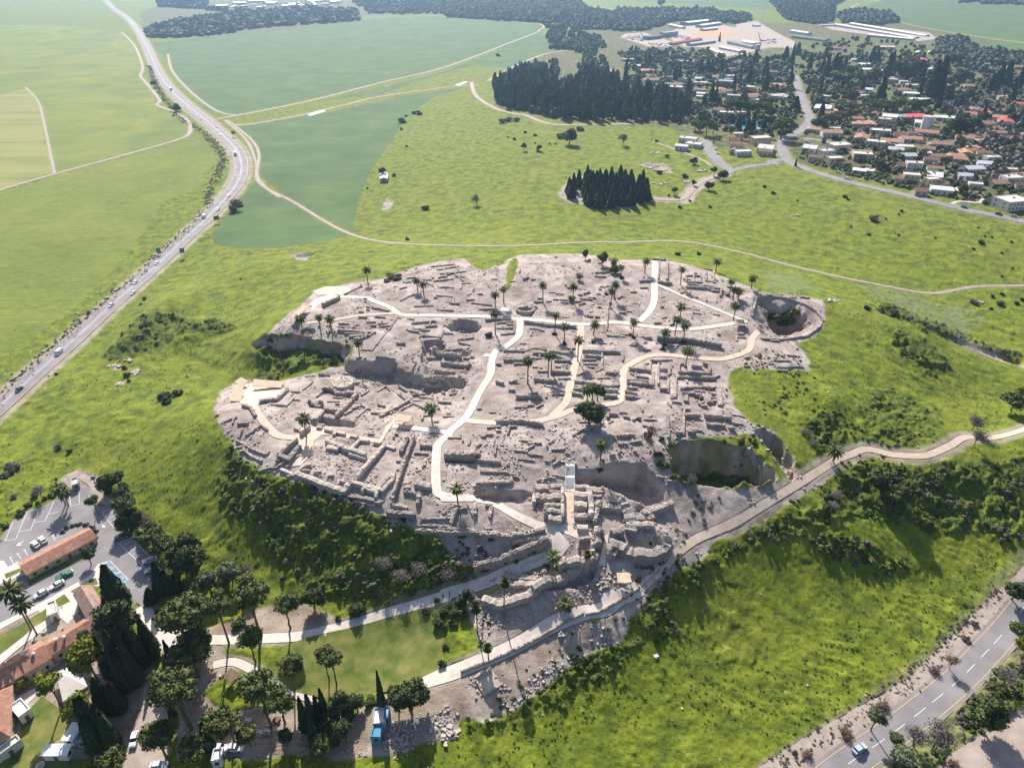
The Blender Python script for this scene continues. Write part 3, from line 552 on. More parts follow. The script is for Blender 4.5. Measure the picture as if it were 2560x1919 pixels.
# ---------------------------------------------------------------- plants
rng = np.random.RandomState(3)
def leafmat(name, c0, c1, c2, rnd=.35, sc=2.2):
    t = NT(name); f = t.noise(sc, 3, .7, t.pos('Object')); col = t.ramp(f, [(.32, c0), (.52, c1), (.72, c2)])
    oi = t.n.new('ShaderNodeObjectInfo'); hs = t.n.new('ShaderNodeHueSaturation')
    t.put(hs.inputs['Value'], t.math('MULTIPLY_ADD', oi.outputs['Random'], rnd, 1-rnd/2)); t.put(hs.inputs['Hue'], t.math('MULTIPLY_ADD', oi.outputs['Random'], .03, .485))
    t.put(hs.inputs['Color'], col); return t.fin(hs.outputs[0], .75)
leafmat('leaf_dark', (.028, .046, .018), (.062, .086, .028), (.12, .135, .045))
leafmat('leaf_pine', (.04, .058, .018), (.095, .12, .032), (.17, .185, .055))
leafmat('leaf_olive', (.07, .09, .045), (.12, .14, .075), (.18, .19, .11))
leafmat('leaf_yellow', (.09, .105, .012), (.18, .19, .02), (.27, .26, .03))
leafmat('leaf_grey', (.11, .095, .085), (.18, .155, .14), (.26, .23, .21))
leafmat('leaf_russet', (.10, .07, .055), (.165, .115, .09), (.23, .17, .13))
leafmat('leaf_cypress', (.018, .030, .016), (.034, .052, .022), (.065, .085, .034))
leafmat('leaf_palm', (.05, .07, .022), (.10, .125, .035), (.17, .18, .07))
leafmat('leaf_dry', (.16, .12, .07), (.26, .20, .12), (.36, .29, .18))
leafmat('leaf_wood', (.025, .045, .026), (.05, .074, .034), (.10, .11, .045), .6, 1.2)
leafmat('leaf_far', (.028, .046, .028), (.062, .078, .036), (.15, .125, .065), .3, .055)
leafmat('leaf_scrub', (.03, .046, .010), (.062, .088, .015), (.12, .14, .028), .3, .12)
leafmat('leaf_meadow', (.05, .075, .010), (.085, .12, .015), (.13, .165, .022), .3, .15)
leafmat('leaf_scrub_grey', (.07, .06, .05), (.12, .10, .085), (.17, .145, .125), .3, .12)
simple('bark', (.10, .075, .055), (.19, .15, .12), 2, bump=.6, coord='Object')
simple('palm_bark', (.13, .10, .075), (.24, .19, .15), 4, bump=.8, coord='Object')
simple('bark_grey', (.20, .17, .15), (.32, .28, .25), 3, bump=.5, coord='Object')
def ico(sub, seed, amp=.2, fr_=2.0):
    bm = bmesh.new(); bmesh.ops.create_icosphere(bm, subdivisions=sub, radius=1)
    V = np.array([v.co[:] for v in bm.verts]); F = [tuple(v.index for v in f.verts) for f in bm.faces]; bm.free()
    k = 1+amp*2*(fbm(V[:, 0]*fr_+V[:, 2]*1.7+seed, V[:, 1]*fr_-V[:, 2]*1.3+seed, 1, 3, seed)-.5); return V*k[:, None], F
def cards(P, N, size, jit=.7):
    n = len(P); N = N+rng.randn(n, 3)*jit; N /= np.linalg.norm(N, axis=1)[:, None]+1e-9
    R = rng.randn(n, 3); U = np.cross(N, R); U /= np.linalg.norm(U, axis=1)[:, None]+1e-9; W = np.cross(N, U)
    s = size*(.6+.8*rng.rand(n))[:, None]; a = s*U; b = s*W*(.5+.5*rng.rand(n))[:, None]
    V = np.stack([P-a*.9-b*.2, P-a*.1-b, P+a-b*.1, P+b], 1).reshape(-1, 3); return V, [(4*i, 4*i+1, 4*i+2, 4*i+3) for i in range(n)]
class MB:
    def __init__(s): s.V = []; s.F = []; s.M = []; s.n = 0
    def add(s, V, F, m=0):
        s.V += [tuple(v) for v in V]; s.F += [tuple(i+s.n for i in f) for f in F]; s.M += [m]*len(F); s.n = len(s.V); return s
    def box(s, c, d, rz=0, m=0, jit=0, bottom=True):
        x, y, z = d[0]/2, d[1]/2, d[2]/2; ca, sa = math.cos(rz), math.sin(rz); V = []
        for (a, b, e) in ((-1,-1,-1),(1,-1,-1),(1,1,-1),(-1,1,-1),(-1,-1,1),(1,-1,1),(1,1,1),(-1,1,1)):
            px, py, pz = a*x+random.uniform(-jit, jit), b*y+random.uniform(-jit, jit), e*z+random.uniform(-jit, jit)
            V.append((c[0]+px*ca-py*sa, c[1]+px*sa+py*ca, c[2]+pz))
        F = [(4,5,6,7),(0,1,5,4),(1,2,6,5),(2,3,7,6),(3,0,4,7)]+([(3,2,1,0)] if bottom else []); return s.add(V, F, m)
    def tube(s, P, R, k=6, m=0, cap=True):
        V = []; n = len(P)
        for i, p in enumerate(P):
            p = Vector(p); t = (Vector(P[min(i+1, n-1)])-Vector(P[max(i-1, 0)])).normalized()
            a = t.cross(Vector((0, 1, .01))); a = a.normalized() if a.length > .01 else Vector((1, 0, 0)); b = t.cross(a)
            for j in range(k):
                q = 2*math.pi*j/k; V.append(p+(a*math.cos(q)+b*math.sin(q))*R[i])
        F = [(i*k+j, i*k+(j+1) % k, (i+1)*k+(j+1) % k, (i+1)*k+j) for i in range(n-1) for j in range(k)]
        if cap: F.append(tuple((n-1)*k+j for j in range(k)))
        return s.add(V, F, m)
    def mesh(s, name, mats):
        me = bpy.data.meshes.new(name); me.from_pydata(s.V, [], s.F)
        for m in (mats if isinstance(mats, (list, tuple)) else [mats]): me.materials.append(MATS[m])
        me.polygons.foreach_set('material_index', s.M); me.update(); return me
    def obj(s, name, mats, parent=None, loc=None, smooth=False):
        me = s.mesh(name, mats)
        if smooth: me.polygons.foreach_set('use_smooth', [True]*len(s.F))
        o = bpy.data.objects.new(name, me); C.objects.link(o)
        if parent: o.parent = parent
        if loc is not None: o.location = loc
        return o
def crown_mesh(mat, seed, n=1500, size=.09, lobes=9, spread=.55, core=.8, flat=1.0, low=-.55):
    lobes = int(lobes*1.7); spread *= 1.18; core *= .95
    mb = MB(); r = random.Random(seed); L = []
    for i in range(lobes):
        while True:
            c = Vector((r.uniform(-1, 1), r.uniform(-1, 1), r.uniform(low, .8)))
            if c.length < 1: break
        L.append((c*spread, r.uniform(.22, .46)))
    L.append((Vector((0, 0, 0)), .5))
    for c, rad in L:
        V, F = ico(2, seed+len(mb.V), .25); V = V*np.array([rad, rad, rad*.8])*core+np.array(c); V[:, 2] *= flat; mb.add(V, F)
        k = int(n*rad**2/sum(q[1]**2 for q in L)); D = rng.randn(k, 3); D /= np.linalg.norm(D, axis=1)[:, None]
        P = np.array(c)+D*rad*(.78+.36*rng.rand(k))[:, None]*np.array([1, 1, .85]); P[:, 2] *= flat
        V, F = cards(P, D, size); mb.add(V, F)
    return mb.mesh('crown', mat)
def trunk_mesh(seed, mat='bark', crook=.12, forks=3, r0=.055):
    r = random.Random(seed); mb = MB(); P = [(0, 0, -.06)]; x = y = 0
    for i in range(1, 6): x += r.uniform(-crook, crook)*.5; y += r.uniform(-crook, crook)*.5; P.append((x, y, i/5*.82))
    mb.tube(P, [r0*(1.25-i*.14) for i in range(6)], 7)
    for k in range(forks):
        a = r.uniform(0, 6.28); q = P[3 if k % 2 else 4]; e = (q[0]+math.cos(a)*.28, q[1]+math.sin(a)*.28, 1.02)
        mb.tube([q, ((q[0]+e[0])/2, (q[1]+e[1])/2, (q[2]+e[2])/2-.04), e], [r0*.6, r0*.45, r0*.25], 5)
    return mb.mesh('trunk', mat)
KIND = {   # crown meshes, trunk meshes
 'dark': [crown_mesh('leaf_dark', 10+i, 1600, .085) for i in range(3)], 'pine': [crown_mesh('leaf_pine', 20+i, 2200, .07, 12, .68, .72, .72, -.2) for i in range(4)],
 'olive': [crown_mesh('leaf_olive', 30+i, 1500, .08) for i in range(2)], 'yellow': [crown_mesh('leaf_yellow', 40+i, 1600, .08, 10, .62, .72) for i in range(2)],
 'grey': [crown_mesh('leaf_grey', 50+i, 1700, .04, 9, .6, .25) for i in range(2)], 'russet': [crown_mesh('leaf_russet', 60+i, 1700, .045, 9, .6, .3) for i in range(2)],
 'scrub': [crown_mesh('leaf_scrub', 70+i, 420, .16, 6) for i in range(3)], 'small_dark': [crown_mesh('leaf_dark', 80+i, 420, .15, 6) for i in range(3)],
 'small_pine': [crown_mesh('leaf_pine', 85+i, 420, .15, 7) for i in range(3)], 'small_grey': [crown_mesh('leaf_grey', 90+i, 400, .13, 6, .5, .6) for i in range(2)],
 'small_russet': [crown_mesh('leaf_russet', 95+i, 400, .13, 6, .5, .6) for i in range(2)], 'small_yellow': [crown_mesh('leaf_yellow', 97+i, 420, .15, 6) for i in range(2)], 'small_olive': [crown_mesh('leaf_olive', 99+i, 420, .15, 6) for i in range(2)]}
TRK = {'a': [trunk_mesh(i) for i in range(4)], 'g': [trunk_mesh(9+i, 'bark_grey', .1, 5, .045) for i in range(2)]}
def cyp_mesh(seed, n, size, core=.86, wide=1.0):
    mb = MB(); V, F = ico(3 if n > 700 else 2, seed, .12, 3.0)
    def prof(t): return np.clip((1-t)**.75*np.minimum(1, (t+.03)/.12)**.5*1.15, .0, 1)
    t = np.clip((V[:, 2]+1)/2, 0, 1); rr = np.hypot(V[:, 0], V[:, 1]); s = prof(t)*core*np.clip(rr/.15, 0, 1)/np.maximum(rr, .02); V = np.stack([V[:, 0]*s, V[:, 1]*s, t*.98], 1); mb.add(V, F)
    t = rng.rand(n)**1.2; a = rng.rand(n)*6.283; R = prof(t)*(.85+.25*rng.rand(n)); D = np.stack([np.cos(a), np.sin(a), np.full(n, .8)], 1)
    P = np.stack([np.cos(a)*R, np.sin(a)*R, t], 1); V, F = cards(P, D, size, .35); Vc = V.reshape(-1, 4, 3); c = Vc.mean(1, keepdims=True); Vc = c+(Vc-c)*np.array([1, 1, .25]); mb.add(Vc.reshape(-1, 3), F)
    return mb.mesh('crown', 'leaf_cypress')
CYP = [cyp_mesh(i, 1100, .28) for i in range(3)]; CYPS = [cyp_mesh(5+i, 220, .42) for i in range(3)]
def palm_crown(seed, n=46, mat='leaf_palm', droop=1.0):
    r = random.Random(seed); mb = MB()
    for k in range(n):
        a = k*2.4+r.uniform(-.2, .2); el = 1.25-1.75*(k/n)+r.uniform(-.15, .15); L = r.uniform(.85, 1.08); P = []
        x, z, e = 0.0, 0.0, el; seg = 6
        for i in range(seg+1):
            P.append((x, z)); x += math.cos(e)*L/seg; z += math.sin(e)*L/seg; e -= .24*droop
        ca, sa = math.cos(a), math.sin(a); V = []; F = []
        for i, (x, z) in enumerate(P):
            wd = .115*math.sin(math.pi*min(1, (i+.55)/(seg+.9)))*r.uniform(.8, 1.1)
            for s, dz in ((-1, -.05), (0, 0), (1, -.05)): V.append((x*ca-s*wd*sa, x*sa+s*wd*ca, z+dz*abs(s)*1.0))
        for i in range(seg):
            b = i*3
            F += [(b, b+1, b+4, b+3), (b+1, b+2, b+5, b+4)]
        mb.add(V, F, 0 if k < n*.84 else 1)
    mb.tube([(0, 0, -.16), (0, 0, .02)], [.07, .05], 7, 1)
    return mb.mesh('crown', [mat, 'leaf_dry'])
PALM = [palm_crown(i) for i in range(4)]; FAN = []
for sd in range(2):
    mb = MB(); r = random.Random(sd)
    for k in range(60):
        a = r.uniform(0, 6.28); e = r.uniform(-.9, 1.4); d = Vector((math.cos(a)*math.cos(e), math.sin(a)*math.cos(e), math.sin(e))); u = d.cross(Vector((0, 0, 1))).normalized(); c = d*.55
        V = [tuple(d*.12)]; 
        for j in range(7): q = (j-3)*.33; V.append(tuple(c+(d*math.cos(q)+u*math.sin(q))*r.uniform(.35, .45)-Vector((0, 0, .12*abs(j-3)*.3))))
        mb.add(V, [(0, j, j+1) for j in range(1, 7)], 0 if e > -.5 else 1)
    FAN.append(mb.mesh('crown', ['leaf_palm', 'leaf_dry']))
def ptrunk(seed, lean=.05):
    r = random.Random(seed); mb = MB(); a = r.uniform(0, 6.28); P = []; R = []
    for i in range(13): t = i/12; P.append((math.cos(a)*lean*t*t, math.sin(a)*lean*t*t, t*1.02-.03)); R.append((.042-.012*t)*(1.12 if i % 2 else .95)+(.02 if i == 0 else 0))
    mb.tube(P, R, 8); return mb.mesh('trunk', 'palm_bark')
PTR = [ptrunk(i) for i in range(4)]
bare = []
for sd in range(3):
    r = random.Random(sd+5); mb = MB()
    def br(p, d, L, R, dep):
        q = p+d*L; mb.tube([p, q], [R, R*.62], 5 if dep > 2 else 3, 0, False)
        if dep:
            for k in range(3 if dep > 1 else 4):
                dd = (d+Vector((r.uniform(-1, 1), r.uniform(-1, 1), r.uniform(-.2, .7)))*.75).normalized(); br(q, dd, L*r.uniform(.6, .8), R*.6, dep-1)
    br(Vector((0, 0, 0)), Vector((0, 0, 1)), .3, .035, 5); bare.append(mb.mesh('branches', 'bark_grey'))
def link(name, me, parent, loc=(0, 0, 0), sc=(1, 1, 1), rz=0):
    o = bpy.data.objects.new(name, me); C.objects.link(o); o.parent = parent; o.location = loc; o.scale = sc; o.rotation_euler = (0, 0, rz); return o
AUTO = []
def auto(o, base, cat, group): tag(o, base, cat, group); AUTO.append((o, base)); return o
def m_per_px(p): return ((p.y*cp-(p.z-CAMZ)*sp))/FPX
def zat(p, py): v = (py-959.5)/FPX; return CAMZ-p.y*(sp+v*cp)/(cp-v*sp)
NAMES = {'dark': ('broadleaf_tree', 'dark green round tree'), 'pine': ('pine_tree', 'umbrella shaped green pine'), 'olive': ('olive_tree', 'pale grey green olive tree'), 'yellow': ('flowering_tree', 'yellow green leafy tree'),
         'grey': ('bare_tree', 'leafless grey tree'), 'russet': ('bare_tree', 'reddish brown leafless tree')}
BUSH = {'dark': 'dark green rounded bush', 'pine': 'mid green bush', 'olive': 'pale green bush', 'yellow': 'yellow green bush', 'grey': 'grey leafless bush', 'russet': 'brown twiggy bush'}
def tree(kind, x, y, cy, r, f, name=None, label=None, group=None, asp=.95):
    s = FR[f][2]; bx, by = fr(f, x, y); p = G(bx, by, GM); mp_ = m_per_px(p); rad = r/s*mp_*(1.12 if kind in ('pine', 'yellow', 'dark') else 1)
    hc = zat(p, fr(f, x, cy)[1])-p.z; hc = max(hc, rad*.8); rz = random.uniform(0, 6.28)
    e = empty(name or NAMES[kind][0], p, rz); big = rad*FPX/ (mp_*FPX) > 14
    me = random.choice(KIND[kind if big else ('small_'+kind)]) if ('small_'+kind) in KIND else random.choice(KIND[kind])
    c = link('crown', me, e, (0, 0, hc), (rad, rad, rad*asp)); tr = 'g' if kind in ('grey', 'russet') else 'a'
    tk = random.choice(TRK[tr]); w_ = max(rad*.9, 1.2); w_ *= 1.25; link('trunk', tk, e, (0, 0, 0), (w_, w_, hc*1.02))
    
    if kind in ('grey', 'russet'): link('branches', random.choice(bare), e, (0, 0, 0), (rad*1.5, rad*1.5, (hc+rad)/1.15))
    auto(e, label or NAMES[kind][1], 'tree', group or {'pine': 'pines in the park below the mound', 'dark': 'dark round trees', 'olive': 'olive trees', 'yellow': 'yellow green trees'}.get(kind, 'leafless trees')); return e
def bush(kind, x, y, r, f, asp=.75, sx=1.0, group=None):
    s = FR[f][2]; bx, by = fr(f, x, y); p = G(bx, by, GM); rad = r/s*m_per_px(p); p.z += rad*asp*.45
    k = 'small_'+kind if r/s < 16 and 'small_'+kind in KIND else kind
    o = bpy.data.objects.new('bush', random.choice(KIND[k])); C.objects.link(o); o.location = p; o.scale = (rad*sx, rad, rad*asp); o.rotation_euler = (0, 0, random.uniform(-.4, .4))
    auto(o, BUSH[kind], 'bush', group or 'bushes on the green slopes'); return o
def parse(s, fn):
    k = 'm'
    for t in s.split():
        if t in FR: k = t
        else: fn(k, [float(q) for q in t.split(',')])
# --- date palms: base x, base y, crown y
def mkpalm(f, v, fan=False, R=3.0, label=None):
    x, y, cy = v[:3]; p = G(*fr(f, x, y), GM); h = max(1.2, zat(p, fr(f, x, cy)[1])-p.z); e = empty('fan_palm' if fan else 'date_palm', p, random.uniform(0, 6.28)); R = v[3] if len(v) > 3 else R
    k = random.randrange(4); R *= random.uniform(.85, 1.12); link('trunk', PTR[k], e, (0, 0, 0), (6.5 if not fan else 5, 6.5 if not fan else 5, h))
    t = PTR[k].vertices[-1].co; link('crown', random.choice(FAN if fan else PALM), e, (t.x*6.5*.9, t.y*6.5*.9, h), (R, R, R))
    auto(e, label or ('tall fan palm with thin trunk' if fan else ('date palm' if h > 3 else 'short date palm')), 'palm tree', 'fan palms' if fan else 'date palms among the ruins')
parse("G 370,490,355 605,490,365 935,470,350 905,530,405 985,295,215 930,200,170 655,315,280 1175,260,165 1455,355,230 1735,245,170 2015,380,300 1840,450,330 1870,470,390 1912,460,400 1875,630,520 1455,605,525 465,745,590 540,815,680 770,750,665 1080,765,645 1410,775,625 1480,800,675 1325,800,725 645,960,785 250,1120,955 412,1080,910 435,1045,900 1495,1010,870 720,1262,1185 762,1262,1165 62,500,390 590,480,455,2 "
      "F 885,345,235 1275,390,315 1325,430,350 370,730,620 515,745,610 600,720,620 1890,520,430 1890,740,580 820,930,810 2145,1130,950 1390,1430,1330 "
      "M 842,610,460,3.4 2035,1120,1010,2.6 N 1475,215,40,3.2 1035,1200,1060,3.3 O 1300,405,340,3 P 700,645,560,4 I 730,500,310,3.6 760,510,350,3.4 J 350,400,105,4.2 298,360,-10,4.2", lambda f, v: mkpalm(f, v))
parse("O 822,450,180,1.9 612,570,385,1.8 700,800,690,1.8 N 1362,1175,1055,1.7", lambda f, v: mkpalm(f, v, True))
for k, s in {   # x,y,crown y,radius
 'pine': "L 390,820,505,110 645,785,420,150 875,690,500,100 60,830,600,150 170,900,560,130 150,1060,850,150 600,960,760,105 905,1190,1000,100 1240,1140,930,85 1180,1100,900,70 720,1500,1170,140 830,1440,1260,110 90,1500,1200,150 430,1600,1440,130 560,1620,1520,90 J 1900,420,180,170 1750,420,260,150 1880,800,560,170 1700,760,620,120 1780,1250,900,200 1570,1560,1370,150 1640,1500,1300,130 1900,1640,1470,140 2110,1450,1250,130 1110,1700,1590,140 I 1440,640,470,130 1700,950,800,140 1850,1080,940,150 2000,1220,1080,150 1960,1350,1230,150 2140,1300,1150,140 L 250,420,330,110 1130,1700,1610,90 1200,1500,1420,80 P 2105,240,160,90 1150,1000,890,95",
 'dark': "I 1230,340,240,115 1310,280,190,100 1380,400,330,90 1080,600,440,75 1500,700,600,120 1400,760,690,110 1640,860,760,100 1015,1155,1040,80 1590,880,830,70 J 1130,420,210,165 1250,360,260,120 850,560,430,85 L 130,260,130,120 60,180,60,120 1060,530,440,95 1270,1420,1270,85 1400,1340,1280,75 1820,1340,1210,150 1720,1330,1240,90 1310,1600,1480,85 850,1600,1530,65 G 735,1450,1340,115 800,1270,1180,60 705,150,105,35 840,200,135,52 935,260,240,40 C 580,1140,1070,60 220,1190,1150,26 340,1190,1165,26 1790,1420,1370,42 1720,1390,1340,32 1410,1540,1500,30 1560,1300,1275,32 1560,1470,1440,22 1680,1500,1460,40 Q 2110,340,250,85 1850,1330,1220,135 P 1080,870,790,115 1210,960,880,95 A 1225,690,655,26 1400,880,850,35 B 1000,1400,1345,32 1520,20,-20,30 J 300,600,560,30 O 510,330,280,50",
 'olive': "L 260,440,310,80 420,330,240,100 560,400,330,80 350,300,260,70 Q 1000,1370,1240,85 1200,1700,1580,120 m 790,650,645,4",
 'yellow': "J 940,860,600,150 860,640,500,90 590,1080,840,115 800,1230,1040,120 720,1120,1080,80 215,900,850,65 Q 2190,800,690,85 P 2190,150,100,60",
 'grey': "I 470,430,330,85 1560,680,620,100 1750,900,830,90 H 1790,250,200,1 P 1800,400,330,80 1815,520,440,80 Q 2050,1000,930,100 1480,1520,1400,140 1330,1480,1400,100 B 1740,1620,1570,48 L 520,300,250,70 C 1300,60,30,40",
 'russet': "C 1000,1150,1090,50 V 1000,1120,1010,95 Q 1615,880,810,60 E 1870,140,100,60 1835,160,140,35 I 1600,740,690,90"}.items():
    parse(s, lambda f, v: tree(k, *v[:4], f))
for k, s in {
 'dark': "F 1840,760,40 1640,1250,12 G 465,745,22 540,820,24 605,470,26 990,300,25 1480,805,30 1325,830,25 1320,860,25 765,810,22 1495,1005,16 1085,770,20 905,505,14 870,430,18 1830,440,20 455,745,20 1600,115,24 1435,120,30 N 1500,190,22 1470,280,40 I 230,600,62 320,510,58 70,745,45 420,480,32 560,400,35 600,410,28 500,420,28 30,720,30 700,805,38 745,760,40 810,735,40 880,720,40 950,725,40 1010,750,35 1060,800,38 1065,865,38 1040,905,30 360,1185,45 440,1160,40 520,1120,35 580,1175,42 640,1090,40 740,1085,32 830,990,45 910,965,40 260,1165,30 990,910,30 1015,1340,35 J 840,420,80 150,860,40 1480,190,30 O 210,420,38 290,320,34 300,480,65 350,400,55 430,410,60 480,340,55 330,520,50 560,300,40 360,690,36 330,820,42 420,500,50 500,430,50 700,500,25 L 1410,560,80 1250,620,32 470,660,70 1590,1290,60 1500,1280,60 H 795,45,25 820,65,15 1245,155,20 1220,180,12 985,340,20 1870,405,30 1810,455,18 1955,360,14 1900,350,12 2025,890,38 1960,830,22 2035,810,20 2150,885,26 1950,925,18 2200,860,28 1120,215,12 845,275,12 1220,345,14 1510,365,12 2035,485,14 2110,395,14 2120,605,14 2035,670,14 1850,285,14 970,925,34 420,70,12 230,15,22 C 145,1105,18 230,1050,16 310,1075,20 310,1135,10 425,1140,12 470,1140,12 95,1085,10 330,1195,16 1530,1590,16 1365,1545,14 1290,1370,30 1490,1400,30 2120,1480,20 1690,1640,18 1450,1640,20 B 1155,970,38 1185,920,14 1290,905,32 1250,900,25 1150,1025,18 1090,1390,22 1190,1160,14 1910,445,22 1340,1655,40 880,1490,14 E 985,1395,28 1000,1450,32 1020,1495,20 445,1440,18 385,1455,10 1300,1620,60 1400,1600,50 1320,1660,50 1900,690,12 Q 400,1545,30 340,1590,20 450,1510,16 690,1390,20 750,1350,15 810,1320,15 m 500,968,7 880,518,6 150,975,8",
 'russet': "F 1060,300,52 1100,310,48 1130,300,40 1030,330,35 V 960,1060,60 880,880,35 C 510,1090,40 660,1030,40 H 1025,225,48 1810,880,40 Q 1820,530,40 1500,900,60 1750,650,45 800,1400,70 500,1560,60 1100,1180,70 1650,1650,70 E 1890,110,40 1840,145,30 A 1370,915,16",
 'grey': "I 90,70,50 130,130,48 200,80,45 30,190,40 1180,1150,1 380,400,60 E 700,960,25 1140,850,28 1110,890,18 C 50,970,40 100,960,38 160,960,35 1350,1240,25 m 125,968,10 28,1010,14 10,1030,12 30,1075,10 V 1450,1560,75 1400,1600,50 P 720,930,65 700,1000,60 490,430,60 540,520,55 L 1620,200,90 1900,250,100 1750,300,90 2100,300,100 H 1180,960,45 1300,1010,40 1460,1080,40",
 'pine': "I 1200,350,60 620,210,20 G 1060,750,18 1620,1260,25 V 1120,1100,40 1110,1270,50 1180,1400,60 1250,1520,50 1230,1170,55 1820,1130,40 2000,1140,55 2150,1150,50 N 1990,140,30 2030,230,45 980,1180,45 1090,1180,40 F 250,760,30 120,800,40 500,960,20 C 1270,1120,20 L 1540,90,30 Q 1200,1420,60 1250,1550,70 1900,1150,60 2150,560,60 2000,1050,70"}.items():
    parse(s, lambda f, v: bush(k, *v[:3], f) if v[2] > 3 else None)
# --- cypresses: base x, base y, top y, half width
def cyp(f, v, name='cypress_tree', group='cypresses', small=False, label='slender dark cypress'):
    x, y, ty, r = v[:4]; p = G(*fr(f, x, y), GM); h = max(3, zat(p, fr(f, x, ty)[1])-p.z); rad = r/FR[f][2]*m_per_px(p); e = empty(name, p, random.uniform(0, 6))
    link('crown', random.choice(CYPS if small else CYP), e, (0, 0, h*.04), (rad, rad, h*.96)); link('trunk', random.choice(TRK['a']), e, (0, 0, 0), (rad*.9, rad*.9, h*.4)); auto(e, label, 'tree', group); return e
parse('H 260,1000,60 340,985,60 410,960,50 300,1050,60 215,1000,45 380,1040,50', lambda f, v: bush('pine', *v[:3], f, group='bushes inside the deep shaft'))
parse("I 1310,1580,1180,125 1810,1450,1130,85 1880,1440,1230,70 1960,1430,1260,70 1680,1560,1420,70 J 1060,790,440,60 1170,800,390,75 1250,760,300,80 1340,700,200,75 1430,560,270,75 1480,620,330,40 1200,900,560,80 1290,860,480,70 1010,1100,820,80 1120,1100,880,80 880,1350,1020,70 960,1400,1000,80 1040,1400,1080,75 930,1480,1180,80 1080,1440,1150,70 1660,760,470,45 1640,1180,1040,35 L 1000,1500,1240,42 1060,1490,1225,45 1110,1460,1240,40 1155,1420,1185,40 1600,1330,1050,32 1080,1620,1440,50 1210,1600,1440,50 1330,1400,1230,45 240,1640,1450,50", lambda f, v: cyp(f, v, group='cypresses in the visitor park'))
# the round grove on the hill
gr = []
for i in range(64):
    a = i*2.399; q = math.sqrt((i+.5)/64); x = 880+330*q*math.cos(a); y = 1545+105*q*math.sin(a); gr.append((x+random.uniform(-12, 12), y))
for x, y in sorted(gr, key=lambda t: -t[1]):
    if 615 < x < 690 and y > 1480: continue
    hgt = random.uniform(105, 155); cyp('C', (x, y, y-hgt, random.uniform(25, 36)), group='cypresses of the round grove', small=False, label='dark cypress in the round grove')
AUTO[:] = [a for a in AUTO if a[1] != 'dark cypress in the round grove']
# village cypresses
parse("R 165,400,250,26 160,270,140,24 355,380,225,20 375,190,40,18 590,460,290,16 640,300,110,30 700,300,120,36 740,260,130,30 610,270,150,24 790,240,130,20 1070,480,300,38 1120,300,120,30 1150,270,100,26 1210,240,140,24 1380,440,300,20 1400,330,190,22 1460,470,180,55 1510,460,160,45 1430,400,260,40 1540,400,160,30 1520,560,380,26 1700,540,430,22 1880,630,510,20 605,610,480,24 925,410,300,22 405,1000,935,9 515,230,110,20 1990,400,200,40 2050,380,180,45 1930,430,270,36 2100,500,350,30 2160,380,220,34 1000,190,60,28 1040,180,70,26 400,560,450,40 640,140,60,24 420,120,20,26 S 930,600,440,40 1010,580,430,50 1060,590,450,40 1180,580,430,40 1230,590,460,34 1330,820,590,26 1520,720,500,36 1710,800,540,38 1710,640,410,36 2010,780,520,24 780,860,680,48 620,680,510,40 670,690,520,36 1060,960,720,36 1110,970,770,30 970,1010,870,34 1460,440,330,26 1590,500,330,46 1370,530,460,22 1410,550,480,22 255,510,420,40 300,500,350,34 370,450,360,26 410,450,350,26 140,350,260,20 95,350,260,18 1960,460,290,46 2050,480,330,20 1160,220,110,14 10,760,450,30 460,880,700,40 1380,1300,1130,44 1500,1330,1150,40 1560,1300,1120,40 1700,1290,1130,34", lambda f, v: cyp(f, v, group='cypresses of the village', small=True, label='dark cypress among the village houses'))
# ---------------------------------------------------------------- the excavated walls
def stonemat(name, lo, mid, hi, sc=1.1):
    t = NT(name); f = t.noise(sc, 5, .7, dist=.4); col = t.ramp(f, [(.3, lo), (.5, mid), (.68, hi)])
    v = t.n.new('ShaderNodeTexVoronoi'); v.inputs['Scale'].default_value = 2.2; t.l.new(t.pos('World'), v.inputs['Vector'])
    col = t.mix(.35, col, t.ramp(v.outputs['Color'], [(.2, lo), (.8, hi)])); col = t.mix(t.math('MULTIPLY', t.step(v.outputs['Distance'], .42, .30), -1.0), col, col)
    t.bump(v.outputs['Distance'], .8, .15); return t.fin(col, .95)
stonemat('ruin_stone', (.20, .165, .145), (.37, .32, .285), (.56, .495, .44)); stonemat('ruin_stone_light', (.30, .255, .22), (.49, .43, .38), (.65, .575, .51)); stonemat('ruin_stone_dark', (.15, .13, .125), (.28, .25, .24), (.42, .38, .36))
